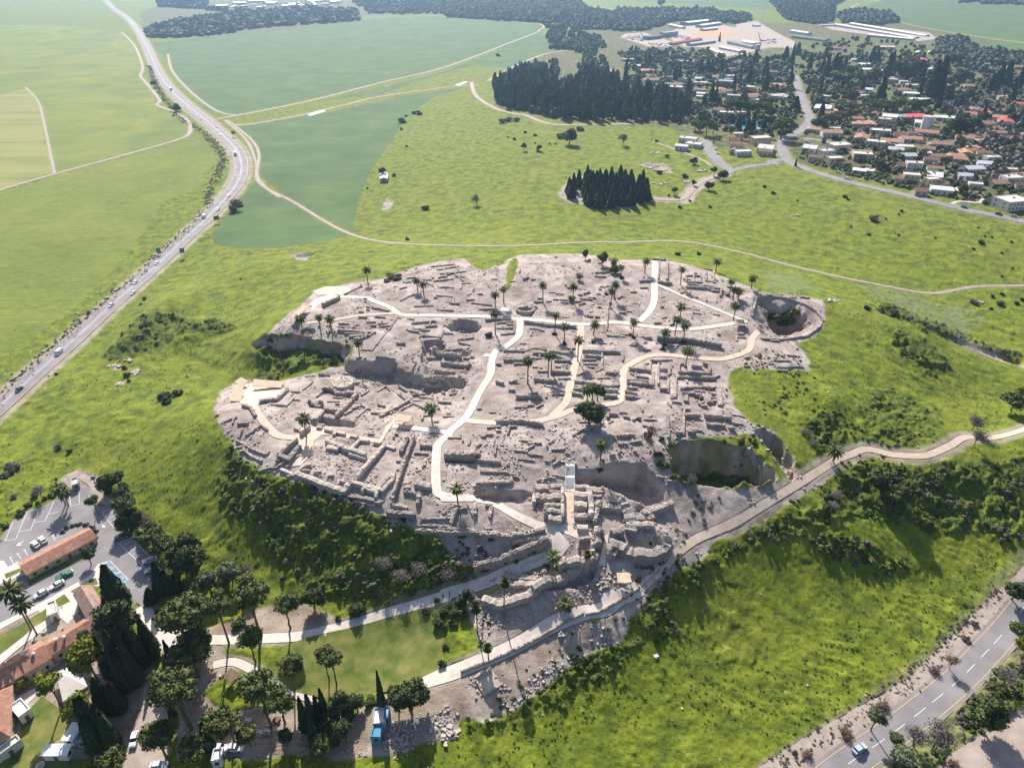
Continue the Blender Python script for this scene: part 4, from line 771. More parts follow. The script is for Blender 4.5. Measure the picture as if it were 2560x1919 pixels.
def wall(pts, w, h, mat, name='ruin_wall', rough=1.0, step=.9):
    P = []
    for i in range(len(pts)-1):
        a, b = Vector(pts[i][:2]), Vector(pts[i+1][:2]); k = max(1, int((b-a).length/step))
        P += [a+(b-a)*j/k for j in range(k)]
    P.append(Vector(pts[-1][:2])); n = len(P); mb = MB(); V = []; r = random
    if n < 2: return None
    o0 = Vector((P[0].x, P[0].y, HG(P[0].x, P[0].y))); hh = h
    for i, p in enumerate(P):
        t = (P[min(i+1, n-1)]-P[max(i-1, 0)]).normalized(); nn = Vector((-t.y, t.x)); j = .14*rough*w**.5
        hh = h*(1+.28*rough*r.uniform(-1, 1)); wl = w/2+r.uniform(-j, j); wr = w/2+r.uniform(-j, j); zz = H(p.x, p.y)
        for s, z in ((wl+.08, -.9), (wl, hh*.96), (wl*.2, hh*1.05), (-wr, hh*.96+r.uniform(-.05, .05)), (-wr-.08, -.9)):
            q = p+nn*s; V.append((q.x-o0.x, q.y-o0.y, zz+z-o0.z))
    F = [(i*5+j, i*5+j+1, (i+1)*5+j+1, (i+1)*5+j) for i in range(n-1) for j in range(4)]; F += [(0, 1, 2, 3, 4)[::-1], tuple((n-1)*5+j for j in range(5))]
    mb.add(V, F)
    for i, p in enumerate(P):
        for k in range(0 if rough < .6 and i % 3 else (2 if h > 1 and w < 2 else 1)):
            q = p+Vector((r.uniform(-1, 1), r.uniform(-1, 1)))*w*.45; s = r.uniform(.25, .5)*(.7 if rough < .6 else 1)
            mb.box((q.x-o0.x, q.y-o0.y, H(q.x, q.y)+h*r.uniform(.75, 1.02)-o0.z), (s*1.3, s, s*.7), r.uniform(0, 3), 0, s*.12)
    o = mb.obj(name, mat, None, o0); return o
WL = """F 1380,215,1560,195;1430,240,1600,210;1450,270,1660,250;1440,302,1560,262,1640,330;1480,210,1500,290;1560,190,1620,260;1400,330,1560,310;1350,340,1400,370;1470,370,1560,380;700,435,820,375;530,525,660,465/1.6,1.5;1140,480,1250,430;1420,440,1560,450,1560,500;1250,525,1400,520;1430,555,1560,560;1700,500,1860,520;1760,550,1900,548;920,535,1050,565
650,715,860,730,880,765,740,768/1.2,.9;700,742,870,745;740,710,800,670;650,690,740,690;1190,710,1340,705;1230,660,1420,640;1340,690,1430,680;940,610,1020,615;1120,600,1060,700,920,870,830,865/.6,.4;1290,770,1320,760,1460,770,1480,720;1310,800,1305,930/.8,1.5;1380,880,1440,915,1620,928/1.5,1.8;1500,870,1640,860,1640,900;1640,935,1720,930;1460,980,1560,990,1690,990/1,1.3;1410,1040,1570,1055/1,1.3;1380,1100,1500,1100/1,1.4;1510,1120,1650,1125/1,1.4;1480,900,1480,970;1340,1130,1450,1150;1590,790,1720,775;1600,810,1690,830;1110,820,1180,825;950,920,1100,940;1810,640,1940,630/.9,1;1900,660,2040,650,2040,740,1930,750;1900,700,2030,700
520,1190,560,1180,620,1195,640,1230,730,1220,800,1225,640,1400/1.5,1.4;480,1240,530,1200;420,1285,530,1312/1.2,1.6;540,1345,640,1362/1,1.2;830,1230,1030,1160,1130,1220,1240,1290;1230,1258,1110,1330,980,1400/1.4,1;1240,1295,1150,1345;1240,1290,1340,1340,1370,1290;1130,1160,1280,1230,1400,1260/1,1.1;1180,1150,1330,1190;1050,1160,1190,1250;750,1340,840,1310,900,1340;700,1380,760,1350;800,1400,880,1330;960,1300,1020,1320;1380,1250,1420,1200;1400,1190,1490,1215;1440,1280,1540,1290;500,1070,580,1080/1.2,1.3;390,1080,460,1075;380,1180,450,1120;120,1300,240,1310,300,1250;30,1285,160,1270,250,1190/1.6,1.3
G 780,262,900,255;780,292,870,295;820,370,860,375;450,470,560,475;660,470,760,475;730,610,820,612;887,490,872,720/.8,.8;865,720,880,758,1010,765;1130,330,1235,330/1,1;1275,338,1390,355/1,1.2;1165,170,1165,300;1230,160,1350,165,1350,320/1,1;1290,170,1280,310;1500,285,1620,290,1620,340,1500,335,1500,285;1560,290,1560,335;1640,230,1720,240,1715,330,1650,325;1660,250,1660,320;1510,350,1600,355,1740,375;1500,378,1780,400,1770,450/1,1.1;1700,290,1750,330;1170,775,1230,780/1.2,1;1270,790,1400,800,1500,805,1780,850/1.2,2;1510,540,1600,555;2090,780,2211,785
225,655,420,682,630,692/1,1.2;270,700,330,705;340,710,380,720;280,720,275,760;60,882,220,885/.9,1;220,882,300,855,400,870;60,932,180,940;60,957,230,960/1,1.1;0,985,40,985;140,985,220,980;290,900,420,910,580,960/1,1.1;300,940,360,935;290,1005,360,1010;460,960,590,965/1,1.1;440,880,560,900;300,1112,378,1115/1.2,1.3;380,1120,480,1130/1.2,1.3;430,1050,590,1060/1,1.1;470,1000,560,1010;540,1010,550,1050;490,1100,590,1100;0,1130,60,1140/1.2,1.3;100,1125,165,1120/1.2,1;160,1245,360,1250/1.2,1.3;100,1190,150,1190/1.3,1;380,1150,540,1200
680,885,830,890,980,895/1,1.1;700,922,830,930/1,1.1;680,950,790,950;840,850,835,1020;1000,900,1000,960;840,1020,790,1040;700,980,800,985;710,1005,780,1010;720,1015,720,1040;870,1052,970,1060/1,1.2;800,1095,900,1090;960,1080,970,1160;620,1130,700,1130,830,1150/1,1.1;620,1157,660,1160;840,1162,960,1162/1,1.1;850,1192,960,1195/1,1.1;610,1185,680,1190;600,1222,680,1235/1,1.1;860,1242,950,1245/1,1.1;690,1090,780,1090;640,1070,700,1050
V 765,335,900,345,1000,355/1,1.3;1000,240,1110,245/1,1.3;1005,240,990,355;930,265,990,260;935,270,935,340;1110,230,1240,225;1090,250,1085,500/.8,.7;1220,310,1200,400;840,370,830,440;780,370,840,400;830,402,980,422;850,450,980,470;740,490,890,505,1020,515/1,1.3;1030,345,1030,510;740,540,860,545/1,1;720,587,850,600/1,1.1;720,637,810,645/1,1.1;1100,557,1200,560/1,1.1;1200,440,1190,580;1265,400,1250,640/2.2,.8;1230,420,1235,650/1.4,.6;1270,425,1700,438,1690,400/1,1.1;1310,375,1500,387,1650,390,1645,290,1580,275/1,1.1;1310,370,1320,270,1370,270;1450,302,1570,310/1,1;1400,410,1400,480;1340,550,1390,535,1590,535,1710,540/1,1.2;1350,600,1400,600,1560,610/1,1.1;1390,600,1390,690/1.8,.7;1240,690,1340,700;1190,700,1230,740;1740,540,1760,640,1770,730/2,.8;1670,610,1720,615/1,1.3;1370,850,1540,855/1,1.3;1590,857,1740,870,1890,880/1,1.3;1615,942,1680,955,1820,957/1,1.1;1860,987,1930,990/1,1.2;1370,780,1360,1060;1180,820,1200,1080/1.2,.6;1270,1042,1350,1040/1,1.1;1410,1037,1500,1035/1,1.1;1460,990,1560,1005
V 160,482,290,490;160,547,240,552/1,1;500,372,650,388/1,1.3;480,572,640,580/1,1.2;480,632,630,632/1,1.1;525,870,530,832,640,837/1,1;655,802,740,810;700,850,770,870/1,.9;490,1072,610,1077/1,1.1;620,1070,820,1060/1,.9;640,1150,740,1150;770,1137,900,1130;810,1230,840,1235;545,1277,610,1280/1,.9;650,1220,650,1260
M 750,545,830,572/1.2,1.1,l;865,545,800,602/1.3,1.8,l;925,540,965,545/1.4,1,l;990,560,1050,575/1.4,1,l;1060,600,1070,583,1150,600/1.2,1,l;1195,612,1250,622/1.4,1,l;1260,645,1340,652/1.2,1,l;1380,662,1430,670/1.2,1,l;1470,690,1540,707/1.3,1.1,l;1000,657,1160,720,1310,770/1.5,1.7,l;1265,640,1190,722/1.1,1,l;1460,692,1360,810,1250,940/1.5,1.7,l;1310,790,1180,752/1.1,.9,l;1005,700,1100,715/2.4,1.2,l;760,922,960,995,1140,1060,1190,992/2,1.8,l;1190,985,1260,997,1440,1040,1520,960,1530,900/1.4,1.2,l;1090,990,1100,962,1160,967/1,.9,l;1285,1060,1300,1032,1400,1057,1390,1110/1.2,1.4,l;760,900,830,842,880,832/1.2,.8,l;900,892,960,882/1,.8,l;1010,917,1060,912/1,.8,l;640,870,760,918/1.2,.6,l;620,772,770,642/1.3,1.5;625,770,710,805,790,700/1.6,1.4;690,852,780,760/.7,.5
M 1640,632,1590,740/1.4,1.6;1690,622,1650,732,1590,900,1520,1140/1,1.7;1550,800,1600,800,1590,862,1550,870;1435,1000,1530,900/1,1;1740,682,1830,687/1.5,1.1;1700,992,1820,1015/2.4,1.5;1632,982,1640,1032/2.4,1.4;1610,1052,1700,1062/1,1.1;1735,1070,1720,1150/1.3,1.3;1510,1152,1640,1180/1.2,1.4;1480,1222,1700,1242/1.4,1.6;1170,1080,1300,1100,1430,1140/1.5,1;1140,1105,1250,1125,1380,1155/1,.7;190,492,290,452;360,602,430,562;430,552,490,522,540,562;380,692,520,752;340,702,400,762,490,802;290,642,360,672;1750,1262,2000,1252,1990,1322,1740,1312,1750,1262;1850,1260,1845,1320;1700,1352,2211,1372/1,.9;2020,1182,2110,1172;2110,1132,2170,1250;340,362,400,382,440,450/1.3,.9;1930,762,2170,770/2.4,2.2;2180,760,2211,765/1.4,1.4
N 1365,475,1392,640,1385,740/1.9,2.2,l;1240,470,1370,477/1.5,2.2,l;1235,540,1350,550/2.4,2.2,l;1235,625,1350,640/2.4,2.2,l;1235,722,1350,725/2,1.8;1260,832,1360,832/2,1.5,l;875,465,1000,477/2.6,2;1010,470,1130,462/1.6,2;880,562,1120,567/2.6,2.2;1005,517,1120,520/1.2,2;870,470,865,600/1.2,1.6,l;970,632,1130,632/1.2,2,l;975,640,975,740/1.4,2;980,690,1130,690/1.8,2;990,745,1120,748/2.8,1.6;1124,480,1128,740/1.1,2.2,l
N 1400,482,1490,485,1500,432;1450,602,1420,780/1,2;350,192,560,210/.9,.8;370,290,640,302/.8,.5;660,270,655,400/.8,.5;330,397,650,390/1.2,.7;45,157,330,170/1.8,.9;700,170,870,190/.7,.4;420,602,475,612,460,710/1.2,1;325,590,320,700/1.2,1;130,602,200,610;150,642,100,780/1.2,.8;0,822,270,840,480,892/1.1,.8;410,820,490,825,490,870,410,860,410,820;385,892,600,912,800,880,965,840/1.5,1.6;310,1175,560,1120,850,1010,1000,950/1.6,2.6
X 1130,865,1180,875,1135,1000/2,3;1180,872,1260,885/1.8,2.4;1130,1015,1230,1020/2.6,2.6;1370,905,1420,882,1530,850/2.4,2.2;1370,992,1425,1000/1.6,2;1340,1055,1480,1080,1640,1165,1850,1200,2000,1180,2110,1100,2130,980/3.6,2.4;2130,980,2060,870/2.6,1;1335,1085,1345,1210/1.6,2.4;1400,1150,1450,1180/3.6,2;1120,1212,1180,1235/2.6,2;1110,1050,1115,1190/1.3,2.4;1800,602,2000,552,2211,460/2,1.6;1520,470,1610,620,1660,750,1640,860/4,1.4;1700,680,1950,650/2,1.4;1700,775,1960,762/2,1.5;1130,482,1210,465,1150,720/1,2;1110,350,1230,340;1250,505,1500,545/2,1.6;1340,420,1480,440/1.6,1;920,942,1090,932/1,.9;905,1000,880,1240/1,.8;640,1320,1000,1300,1090,1235/2.6,2.6;300,1435,480,1385/1.2,1.2;0,985,200,935,500,885/1.4,1
N 600,1262,700,1280,900,1290/2,1.4;850,1420,1000,1340,1290,1205/2.4,3;390,1490,560,1535,800,1460,900,1390/2.6,1.6;640,1340,820,1345,900,1360/2.2,1.4
O 700,425,700,540;645,425,635,650/.7,1;565,250,600,330/1.6,.5;590,930,720,862;800,985,670,1070,590,930/.5,.4;480,892,700,810,900,722,1100,620,1300,500,1450,432/.6,.8;1460,440,1560,425,1700,350,1890,230/.6,.8;1250,590,1330,600,1310,690/1.6,.6
H 60,985,100,832,200,815,400,860,560,940,622,1010,600,1070,500,1140,300,1168,140,1162/.9,.8;220,1332,360,1337;250,1382,300,1392,450,1382;360,1292,440,1302;260,1412,340,1417;220,1335,260,1400;400,1322,470,1392
G 0,1447,200,1442,370,1467/1,1.2;1240,-10,1240,-9;V 250,140,460,150;270,195,450,200
P 240,600,300,700,360,780/1.2,.6;300,620,380,740/1.2,.6;0,590,120,690,200,800/1.5,1.6"""
lst = []
for ln in WL.split('\n'):
    for it in ln.split(';'):
        it = it.strip()
        if it[0].isalpha(): f, it = it.split(' ', 1)
        a, _, b = it.partition('/'); c = [float(q) for q in a.split(',')]; o = b.split(',') if b else []
        lst.append((f, [(c[i], c[i+1]) for i in range(0, len(c), 2)], float(o[0]) if o else .8, float(o[1]) if len(o) > 1 else .6, len(o) > 2))
print('walls', len(lst))
for f, pts, w_, h_, li in lst:
    W = [G(*fr(f, *p)) for p in pts]
    if (W[0]-W[-1]).length < .5 and len(W) < 4: continue
    L = sum((W[i+1]-W[i]).length for i in range(len(W)-1)); mat = 'ruin_stone_light' if li else ('ruin_stone_dark' if random.random() < .25 else 'ruin_stone')
    o = wall(W, w_*.96, h_*1.15, mat, rough=.45 if li else .75)
    if o is None: continue
    base = ('pale squared' if li else 'grey')+(' high' if h_ > 1.5 else ' low')+(' rubble wall' if not li else ' stone wall')+(' long' if False else '')
    if len(W) > 3: base = base.replace('wall', 'wall with corners')
    elif L > 22: base = 'long '+base
    mid = o.location.copy(); o['_mx'] = sum(p.x for p in W)/len(W); o['_my'] = sum(p.y for p in W)/len(W)
    auto(o, base, 'wall', 'excavated stone walls')
# round altar, silo ring
def ring(name, p, r0, r1, h, mat, solid=False, n=40, sy=1.0):
    mb = MB(); V = []; F = []
    for j in range(n):
        a = 2*math.pi*j/n; ja = random.uniform(-.12, .12)
        for r, z in ((r1+.2, -1), (r1+ja, h), (r0, h+random.uniform(-.08, .08)), (r0, -1 if not solid else h)): V.append((r*math.cos(a), r*math.sin(a)*sy, z))
    for j in range(n):
        k = (j+1) % n
        for q in range(3): F.append((j*4+q, k*4+q, k*4+q+1, j*4+q+1))
    if solid: F.append(tuple(j*4+3 for j in range(n)))
    mb.add(V, F)
    for j in range(60 if solid else 34):
        a = random.uniform(0, 6.28); r = (random.uniform(0, r1) if solid else random.uniform(r0, r1)); s = random.uniform(.35, .7); mb.box((r*math.cos(a), r*math.sin(a)*sy, h), (s, s*.8, .35), random.uniform(0, 3), 0, .05)
    return mb.obj(name, mat, None, p)
p = G(*fr('F', 688, 1145)); p.z += .3; print('ALTAR', p, proj(p)); o = ring('stone_altar', p, .5, 4.6, 1.5, 'ruin_stone_light', True); tag(o, 'large round altar of piled grey field stones', 'altar')
p = G(*fr('F', 2125, 560)); p.z = H(*G(*fr('F', 2125, 612))[:2]); o = ring('silo_wall', p, 4.2, 5.3, .5, 'ruin_stone'); tag(o, 'low stone ring round the mouth of the deep grain silo', 'wall')
p = G(*fr('V', 1520, 645)); 
# rubble and stones too many to count
def scatter(name, n, maskf, size, mat, tuft=None, seed=1, ymax=620, zoff=.0):
    r = np.random.RandomState(seed); V = []; F = []; nb = 0; got = 0; base = None
    J = np.nonzero(Yr < ymax)[0]; tries = 0
    u = r.rand(n*14); v = r.rand(n*14); px = u*2560; py = v*1919
    mb = MB(); fpts = []
    uu = (px-1280)/FPX; vv_ = (py-959.5)/FPX; z = 15.0; t = (z-CAMZ)/-(sp+vv_*cp); x = uu*t; y = (cp-vv_*sp)*t
    for _ in range(5): z = np.clip(Hs(x, y, GM), -5, 36); t = (z-CAMZ)/-(sp+vv_*cp); x = uu*t; y = (cp-vv_*sp)*t
    ok = (y < ymax) & (y > 60); x = x[ok]; y = y[ok]; m = maskf(x, y); ok = r.rand(len(x)) < m; x = x[ok][:n]; y = y[ok][:n]; z = Hs(x, y, GM)
    return x, y, z
def msk(k): return lambda x, y: Hs(x, y, ZN[k])*(1-np.clip(Hs(x, y, SINK)+Hs(x, y, SHO)*.6, 0, 1))
x, y, z = scatter('rubble', 7500, lambda x, y: msk('bare')(x, y)*(1-.9*Hs(x, y, ZN['dirt']))*sst(.40, .62, fbm(x, y, 11, 3, 55)), 0, '', seed=4)
mb = MB()
for a, b, c in zip(x, y, z):
    s = .22+.5*random.random()**2.5; mb.box((a, b, c+s*.15), (s*1.2, s, s*.8), random.uniform(0, 3), 0, s*.15, False)
gx = [G(*fr(f, q[0], q[1])) for f, q in [('N', (random.gauss(700, 110), random.gauss(1330, 50))) for _ in range(200)]+[('N', (random.gauss(1450, 100), random.gauss(1290, 60))) for _ in range(160)]+[('X', (random.gauss(1750, 130), random.gauss(700, 90))) for _ in range(260)]+[('X', (random.gauss(1350, 90), random.gauss(450, 60))) for _ in range(150)]+[('M', (random.gauss(1580, 60), random.gauss(1270, 30))) for _ in range(70)]+[('L', (random.gauss(1720, 60), random.gauss(1560, 60))) for _ in range(70)]]
for p in gx: s = .3+.55*random.random()**2; mb.box((p.x, p.y, p.z+s*.2), (s*1.2, s, s*.8), random.uniform(0, 3), 0, s*.18, False)
o = mb.obj('rubble', 'ruin_stone', None); tag(o, 'loose stones and rubble strewn over the excavated ground', 'rubble', None, 'stuff')
x, y, z = scatter('outcrop', 90, lambda x, y: ((Hs(x, y, ZN['bare']) < .2)*(Hs(x, y, ZN['crop']) < .2)*(Hs(x, y, ZN['field']) < .2))*.12+.0, 0, '', seed=8, ymax=560); mb = MB()
for a, b, c in zip(x, y, z): s = .2+.45*random.random()**2; mb.box((a, b, c+s*.15), (s*1.3, s, s*.6), random.uniform(0, 3), 0, s*.2, False)
for s_, n_ in (("C 1180,1300,60,12 1270,1330,60,18 1330,1350,50,10 1260,1210,40,6 1500,1440,25,8 1300,1455,50,10 1620,1350,20,6", 14), ("E 900,1375,40,10 1060,1420,30,14 940,1515,40,10 1010,1330,30,10 H 1830,870,40,8 730,855,50,10 420,188,1,1 N 1990,1990,1,1", 10), ("L 2080,1500,60,60 2150,1530,40,50", 22)):
    def f_(f, v):
        for _ in range(n_):
            p = G(*fr(f, random.gauss(v[0], v[2]*.6), random.gauss(v[1], v[3]*.6)), GM); s = random.uniform(.5, 1.5)*(m_per_px(p)/.22)**.5; mb.box((p.x, p.y, p.z+s*.1), (s*1.4, s, s*.6), random.uniform(0, 3), 0, s*.2, False)
    parse(s_, f_)
o = mb.obj('rock_outcrops', 'ruin_stone_light', None); tag(o, 'pale rocks scattered on the green slopes', 'rocks', None, 'stuff')
# shrubs and tussocks too many to count
tuf = []
for sd in range(4):
    V, F = ico(1, sd+200, .5, 2.0); r_ = np.random.RandomState(sd); D = r_.randn(10, 3); D[:, 2] = abs(D[:, 2]); D /= np.linalg.norm(D, axis=1)[:, None]; Vc, Fc = cards(D*.95, D, .42)
    tuf.append((np.vstack([V*.85, Vc]), F+[tuple(i+len(V) for i in f) for f in Fc]))
def tufts(name, pts, smin, smax, mat, label, flat=.6):
    Vs = []; Fl = []; nb = 0
    for a, b, c in pts:
        V, F = tuf[random.randrange(4)]; s = random.uniform(smin, smax); q = random.uniform(0, 6.28); ca, sa = math.cos(q), math.sin(q); W = np.stack([(V[:, 0]*ca-V[:, 1]*sa)*s+a, (V[:, 0]*sa+V[:, 1]*ca)*s+b, V[:, 2]*s*flat+c+s*.1], 1)
        Vs.append(W); Fl += [tuple(i+nb for i in f) for f in F]; nb += len(W)
    o = mesh(name, np.vstack(Vs), Fl, mat); tag(o, label, 'shrubs', None, 'stuff'); return o
x, y, z = scatter('', 3300, lambda x, y: msk('lush')(x, y)*np.where((x < 40) & (y < 230), .45, 1)*sst(.46, .64, fbm(x, y, 7, 3, 65)), 0, '', seed=5); tufts('shrubs', list(zip(x, y, z)), .5, 1.25, 'leaf_scrub', 'dense dark green scrub covering the steep slopes', .65)
x, y, z = scatter('', 900, lambda x, y: msk('lush')(x, y)*sst(.52, .66, fbm(x, y, 15, 3, 75)), 0, '', seed=6); tufts('dry_shrubs', list(zip(x, y, z)), .5, 1.3, 'leaf_scrub_grey', 'greyish brown dry scrub among the dark bushes of the slopes', .7)
x, y, z = scatter('', 4000, lambda x, y: (1-Hs(x, y, ZN['bare']))*(1-Hs(x, y, ZN['crop']))*(1-Hs(x, y, ZN['field']))*(1-np.clip(Hs(x, y, SHO), 0, 1))*sst(.44, .62, fbm(x, y, 30, 3, 95))*.8, 0, '', seed=7, ymax=720); tufts('tussocks', list(zip(x, y, z)), .18, .46, 'leaf_meadow', 'small dark tussocks dotted all over the bright green meadows', .6)
def belt(s, n, spread):
    P = smoothline(GS(s, GM), 2); out = []
    for _ in range(n): p = random.choice(P); a = p.x+random.gauss(0, spread); b = p.y+random.gauss(0, spread); out.append((a, b, HG(a, b)))
    return out
pts = belt("E -50,1680 68,1560 268,1375 460,1190 625,1040 785,910 960,760 1130,640 1250,500 1500,290 1660,120 A 1640,1580 1700,1400 1760,1250 1700,1150 1560,1020 1400,900 1250,700 1180,520", 2600, 2.6); tufts('verge_scrub', pts, .35, 1.0, 'leaf_scrub_grey', 'purple brown scrub belt along the outer edge of the highway', .7)
pts = belt("Q 300,1620 560,1480 800,1330 1050,1180 1350,960 1560,760 1750,570 1900,420 2050,280", 500, 1.6); tufts('verge_scrub', pts, .3, .8, 'leaf_scrub_grey', 'brown scrub along the sandy verge of the near road', .6)
pts = belt("P 350,1080 600,880 900,640 1200,640 H 60,1350 450,1420 N 1800,1500 2000,1290 2211,1060 O 1350,740 1000,1010 750,1220 560,1400", 300, 2.5); tufts('rim_scrub', pts, .4, 1.0, 'leaf_scrub', 'green scrub along the lower edge of the rim path', .6)

# short eroded stubs of masonry, too many to follow
x, y, z = scatter('', 520, lambda x, y: msk('bare')(x, y)*(1-Hs(x, y, ZN['dirt']))*(1-np.clip(Hs(x, y, SHO)*2, 0, 1))*(y > 190)*sst(.42, .58, fbm(x, y, 16, 2, 155)), 0, '', seed=14, ymax=420); mb = MB()
for a, b in zip(x, y):
    L = random.uniform(1.6, 6); an = math.radians(random.choice([0, 0, 0, -6, 90, 84, 40])+random.uniform(-5, 5)); n_ = max(2, int(L/.9)); hh = random.uniform(.35, .75); w_ = random.uniform(.5, .8)
    for i in range(n_):
        q = (a+math.cos(an)*(i-n_/2)*.85, b+math.sin(an)*(i-n_/2)*.85); mb.box((q[0], q[1], H(*q)+hh*.3), (.92, w_, hh*random.uniform(.8, 1.3)+.5), an+random.uniform(-.12, .12), 0, .07, False)
o = mb.obj('wall_stubs', 'ruin_stone'); tag(o, 'short eroded stone wall stubs among the excavated rooms', 'ruins', None, 'stuff')
# ---------------------------------------------------------------- buildings
def tilemat(name, c0, c1, c2, stripe=9.0, rough=.8):
    t = NT(name); P = t.pos('Object'); mp = t.n.new('ShaderNodeMapping'); mp.inputs['Scale'].default_value = (stripe, .35, .35); t.l.new(P, mp.inputs[0])
    a = t.noise(.5, 5, .7, t.pos('World')); b = t.noise(1, 2, .5, mp.outputs[0]); col = t.ramp(a, [(.3, c0), (.5, c1), (.7, c2)]); col = t.mix(t.math('MULTIPLY', t.step(b, .45, .62), .4), col, c0)
    oi = t.n.new('ShaderNodeObjectInfo'); hs = t.n.new('ShaderNodeHueSaturation'); t.put(hs.inputs['Value'], t.math('MULTIPLY_ADD', oi.outputs['Random'], .4, .8)); t.put(hs.inputs['Color'], col)
    t.bump(b, .5, .06); return t.fin(hs.outputs[0], rough)
tilemat('tile_red', (.24, .115, .08), (.36, .19, .135), (.47, .28, .21)); tilemat('tile_brown', (.16, .10, .08), (.25, .165, .13), (.35, .24, .20)); tilemat('tile_orange', (.36, .17, .10), (.48, .25, .155), (.56, .34, .23))
tilemat('tile_pink', (.38, .20, .15), (.52, .30, .23), (.62, .39, .31)); tilemat('roof_rusty', (.16, .11, .10), (.28, .20, .18), (.40, .24, .15), 5); tilemat('tile_bright', (.50, .07, .08), (.62, .10, .11), (.68, .16, .16))
tilemat('metal_white', (.55, .57, .60), (.68, .70, .72), (.78, .79, .80), 4, .5); tilemat('metal_grey', (.28, .30, .32), (.38, .40, .42), (.48, .50, .52), 4, .5); tilemat('metal_dark', (.08, .085, .09), (.13, .135, .145), (.20, .20, .21), 4, .6)
for nm, a, b in (('plaster_white', (.55, .53, .50), (.68, .66, .62)), ('plaster_cream', (.46, .38, .27), (.60, .51, .38)), ('plaster_pink', (.42, .32, .27), (.54, .43, .37)), ('plaster_grey', (.30, .31, .34), (.42, .43, .46)), ('flat_roof', (.48, .46, .43), (.66, .63, .59)),
                 ('wood_slat', (.46, .36, .27), (.62, .50, .39)), ('wood_dark', (.13, .09, .06), (.22, .16, .11)), ('metal_pole', (.30, .31, .32), (.42, .43, .44)), ('sign_brown', (.30, .13, .04), (.36, .17, .06)), ('sign_green', (.10, .22, .20), (.14, .28, .26)), ('white_cloth', (.66, .62, .57), (.78, .74, .69)),
                 ('steel_white', (.66, .65, .65), (.78, .77, .77)), ('paint_blue', (.07, .22, .36), (.12, .32, .46)), ('concrete', (.40, .38, .36), (.54, .51, .48)), ('tank_white', (.60, .62, .64), (.72, .74, .76)), ('rust', (.25, .09, .05), (.36, .15, .08)), ('shutter_dark', (.05, .05, .06), (.09, .09, .10))):
    simple(nm, a, b, .8, .8, bump=.1)
t = NT('glass_dark'); t.b.inputs['Specular IOR Level'].default_value = .6; t.fin((.045, .06, .08), .12)
t = NT('rubber'); t.fin((.02, .02, .02), .8)
t = NT('lamp_glass'); t.b.inputs['Specular IOR Level'].default_value = .6; t.fin((.7, .7, .68), .15)
t = NT('tail_glass'); t.fin((.35, .02, .02), .2)
def box_obj(name, c, d, mat, parent, rz=0):
    return MB().box((0, 0, 0), d, 0, 0).obj(name, mat, parent, c)
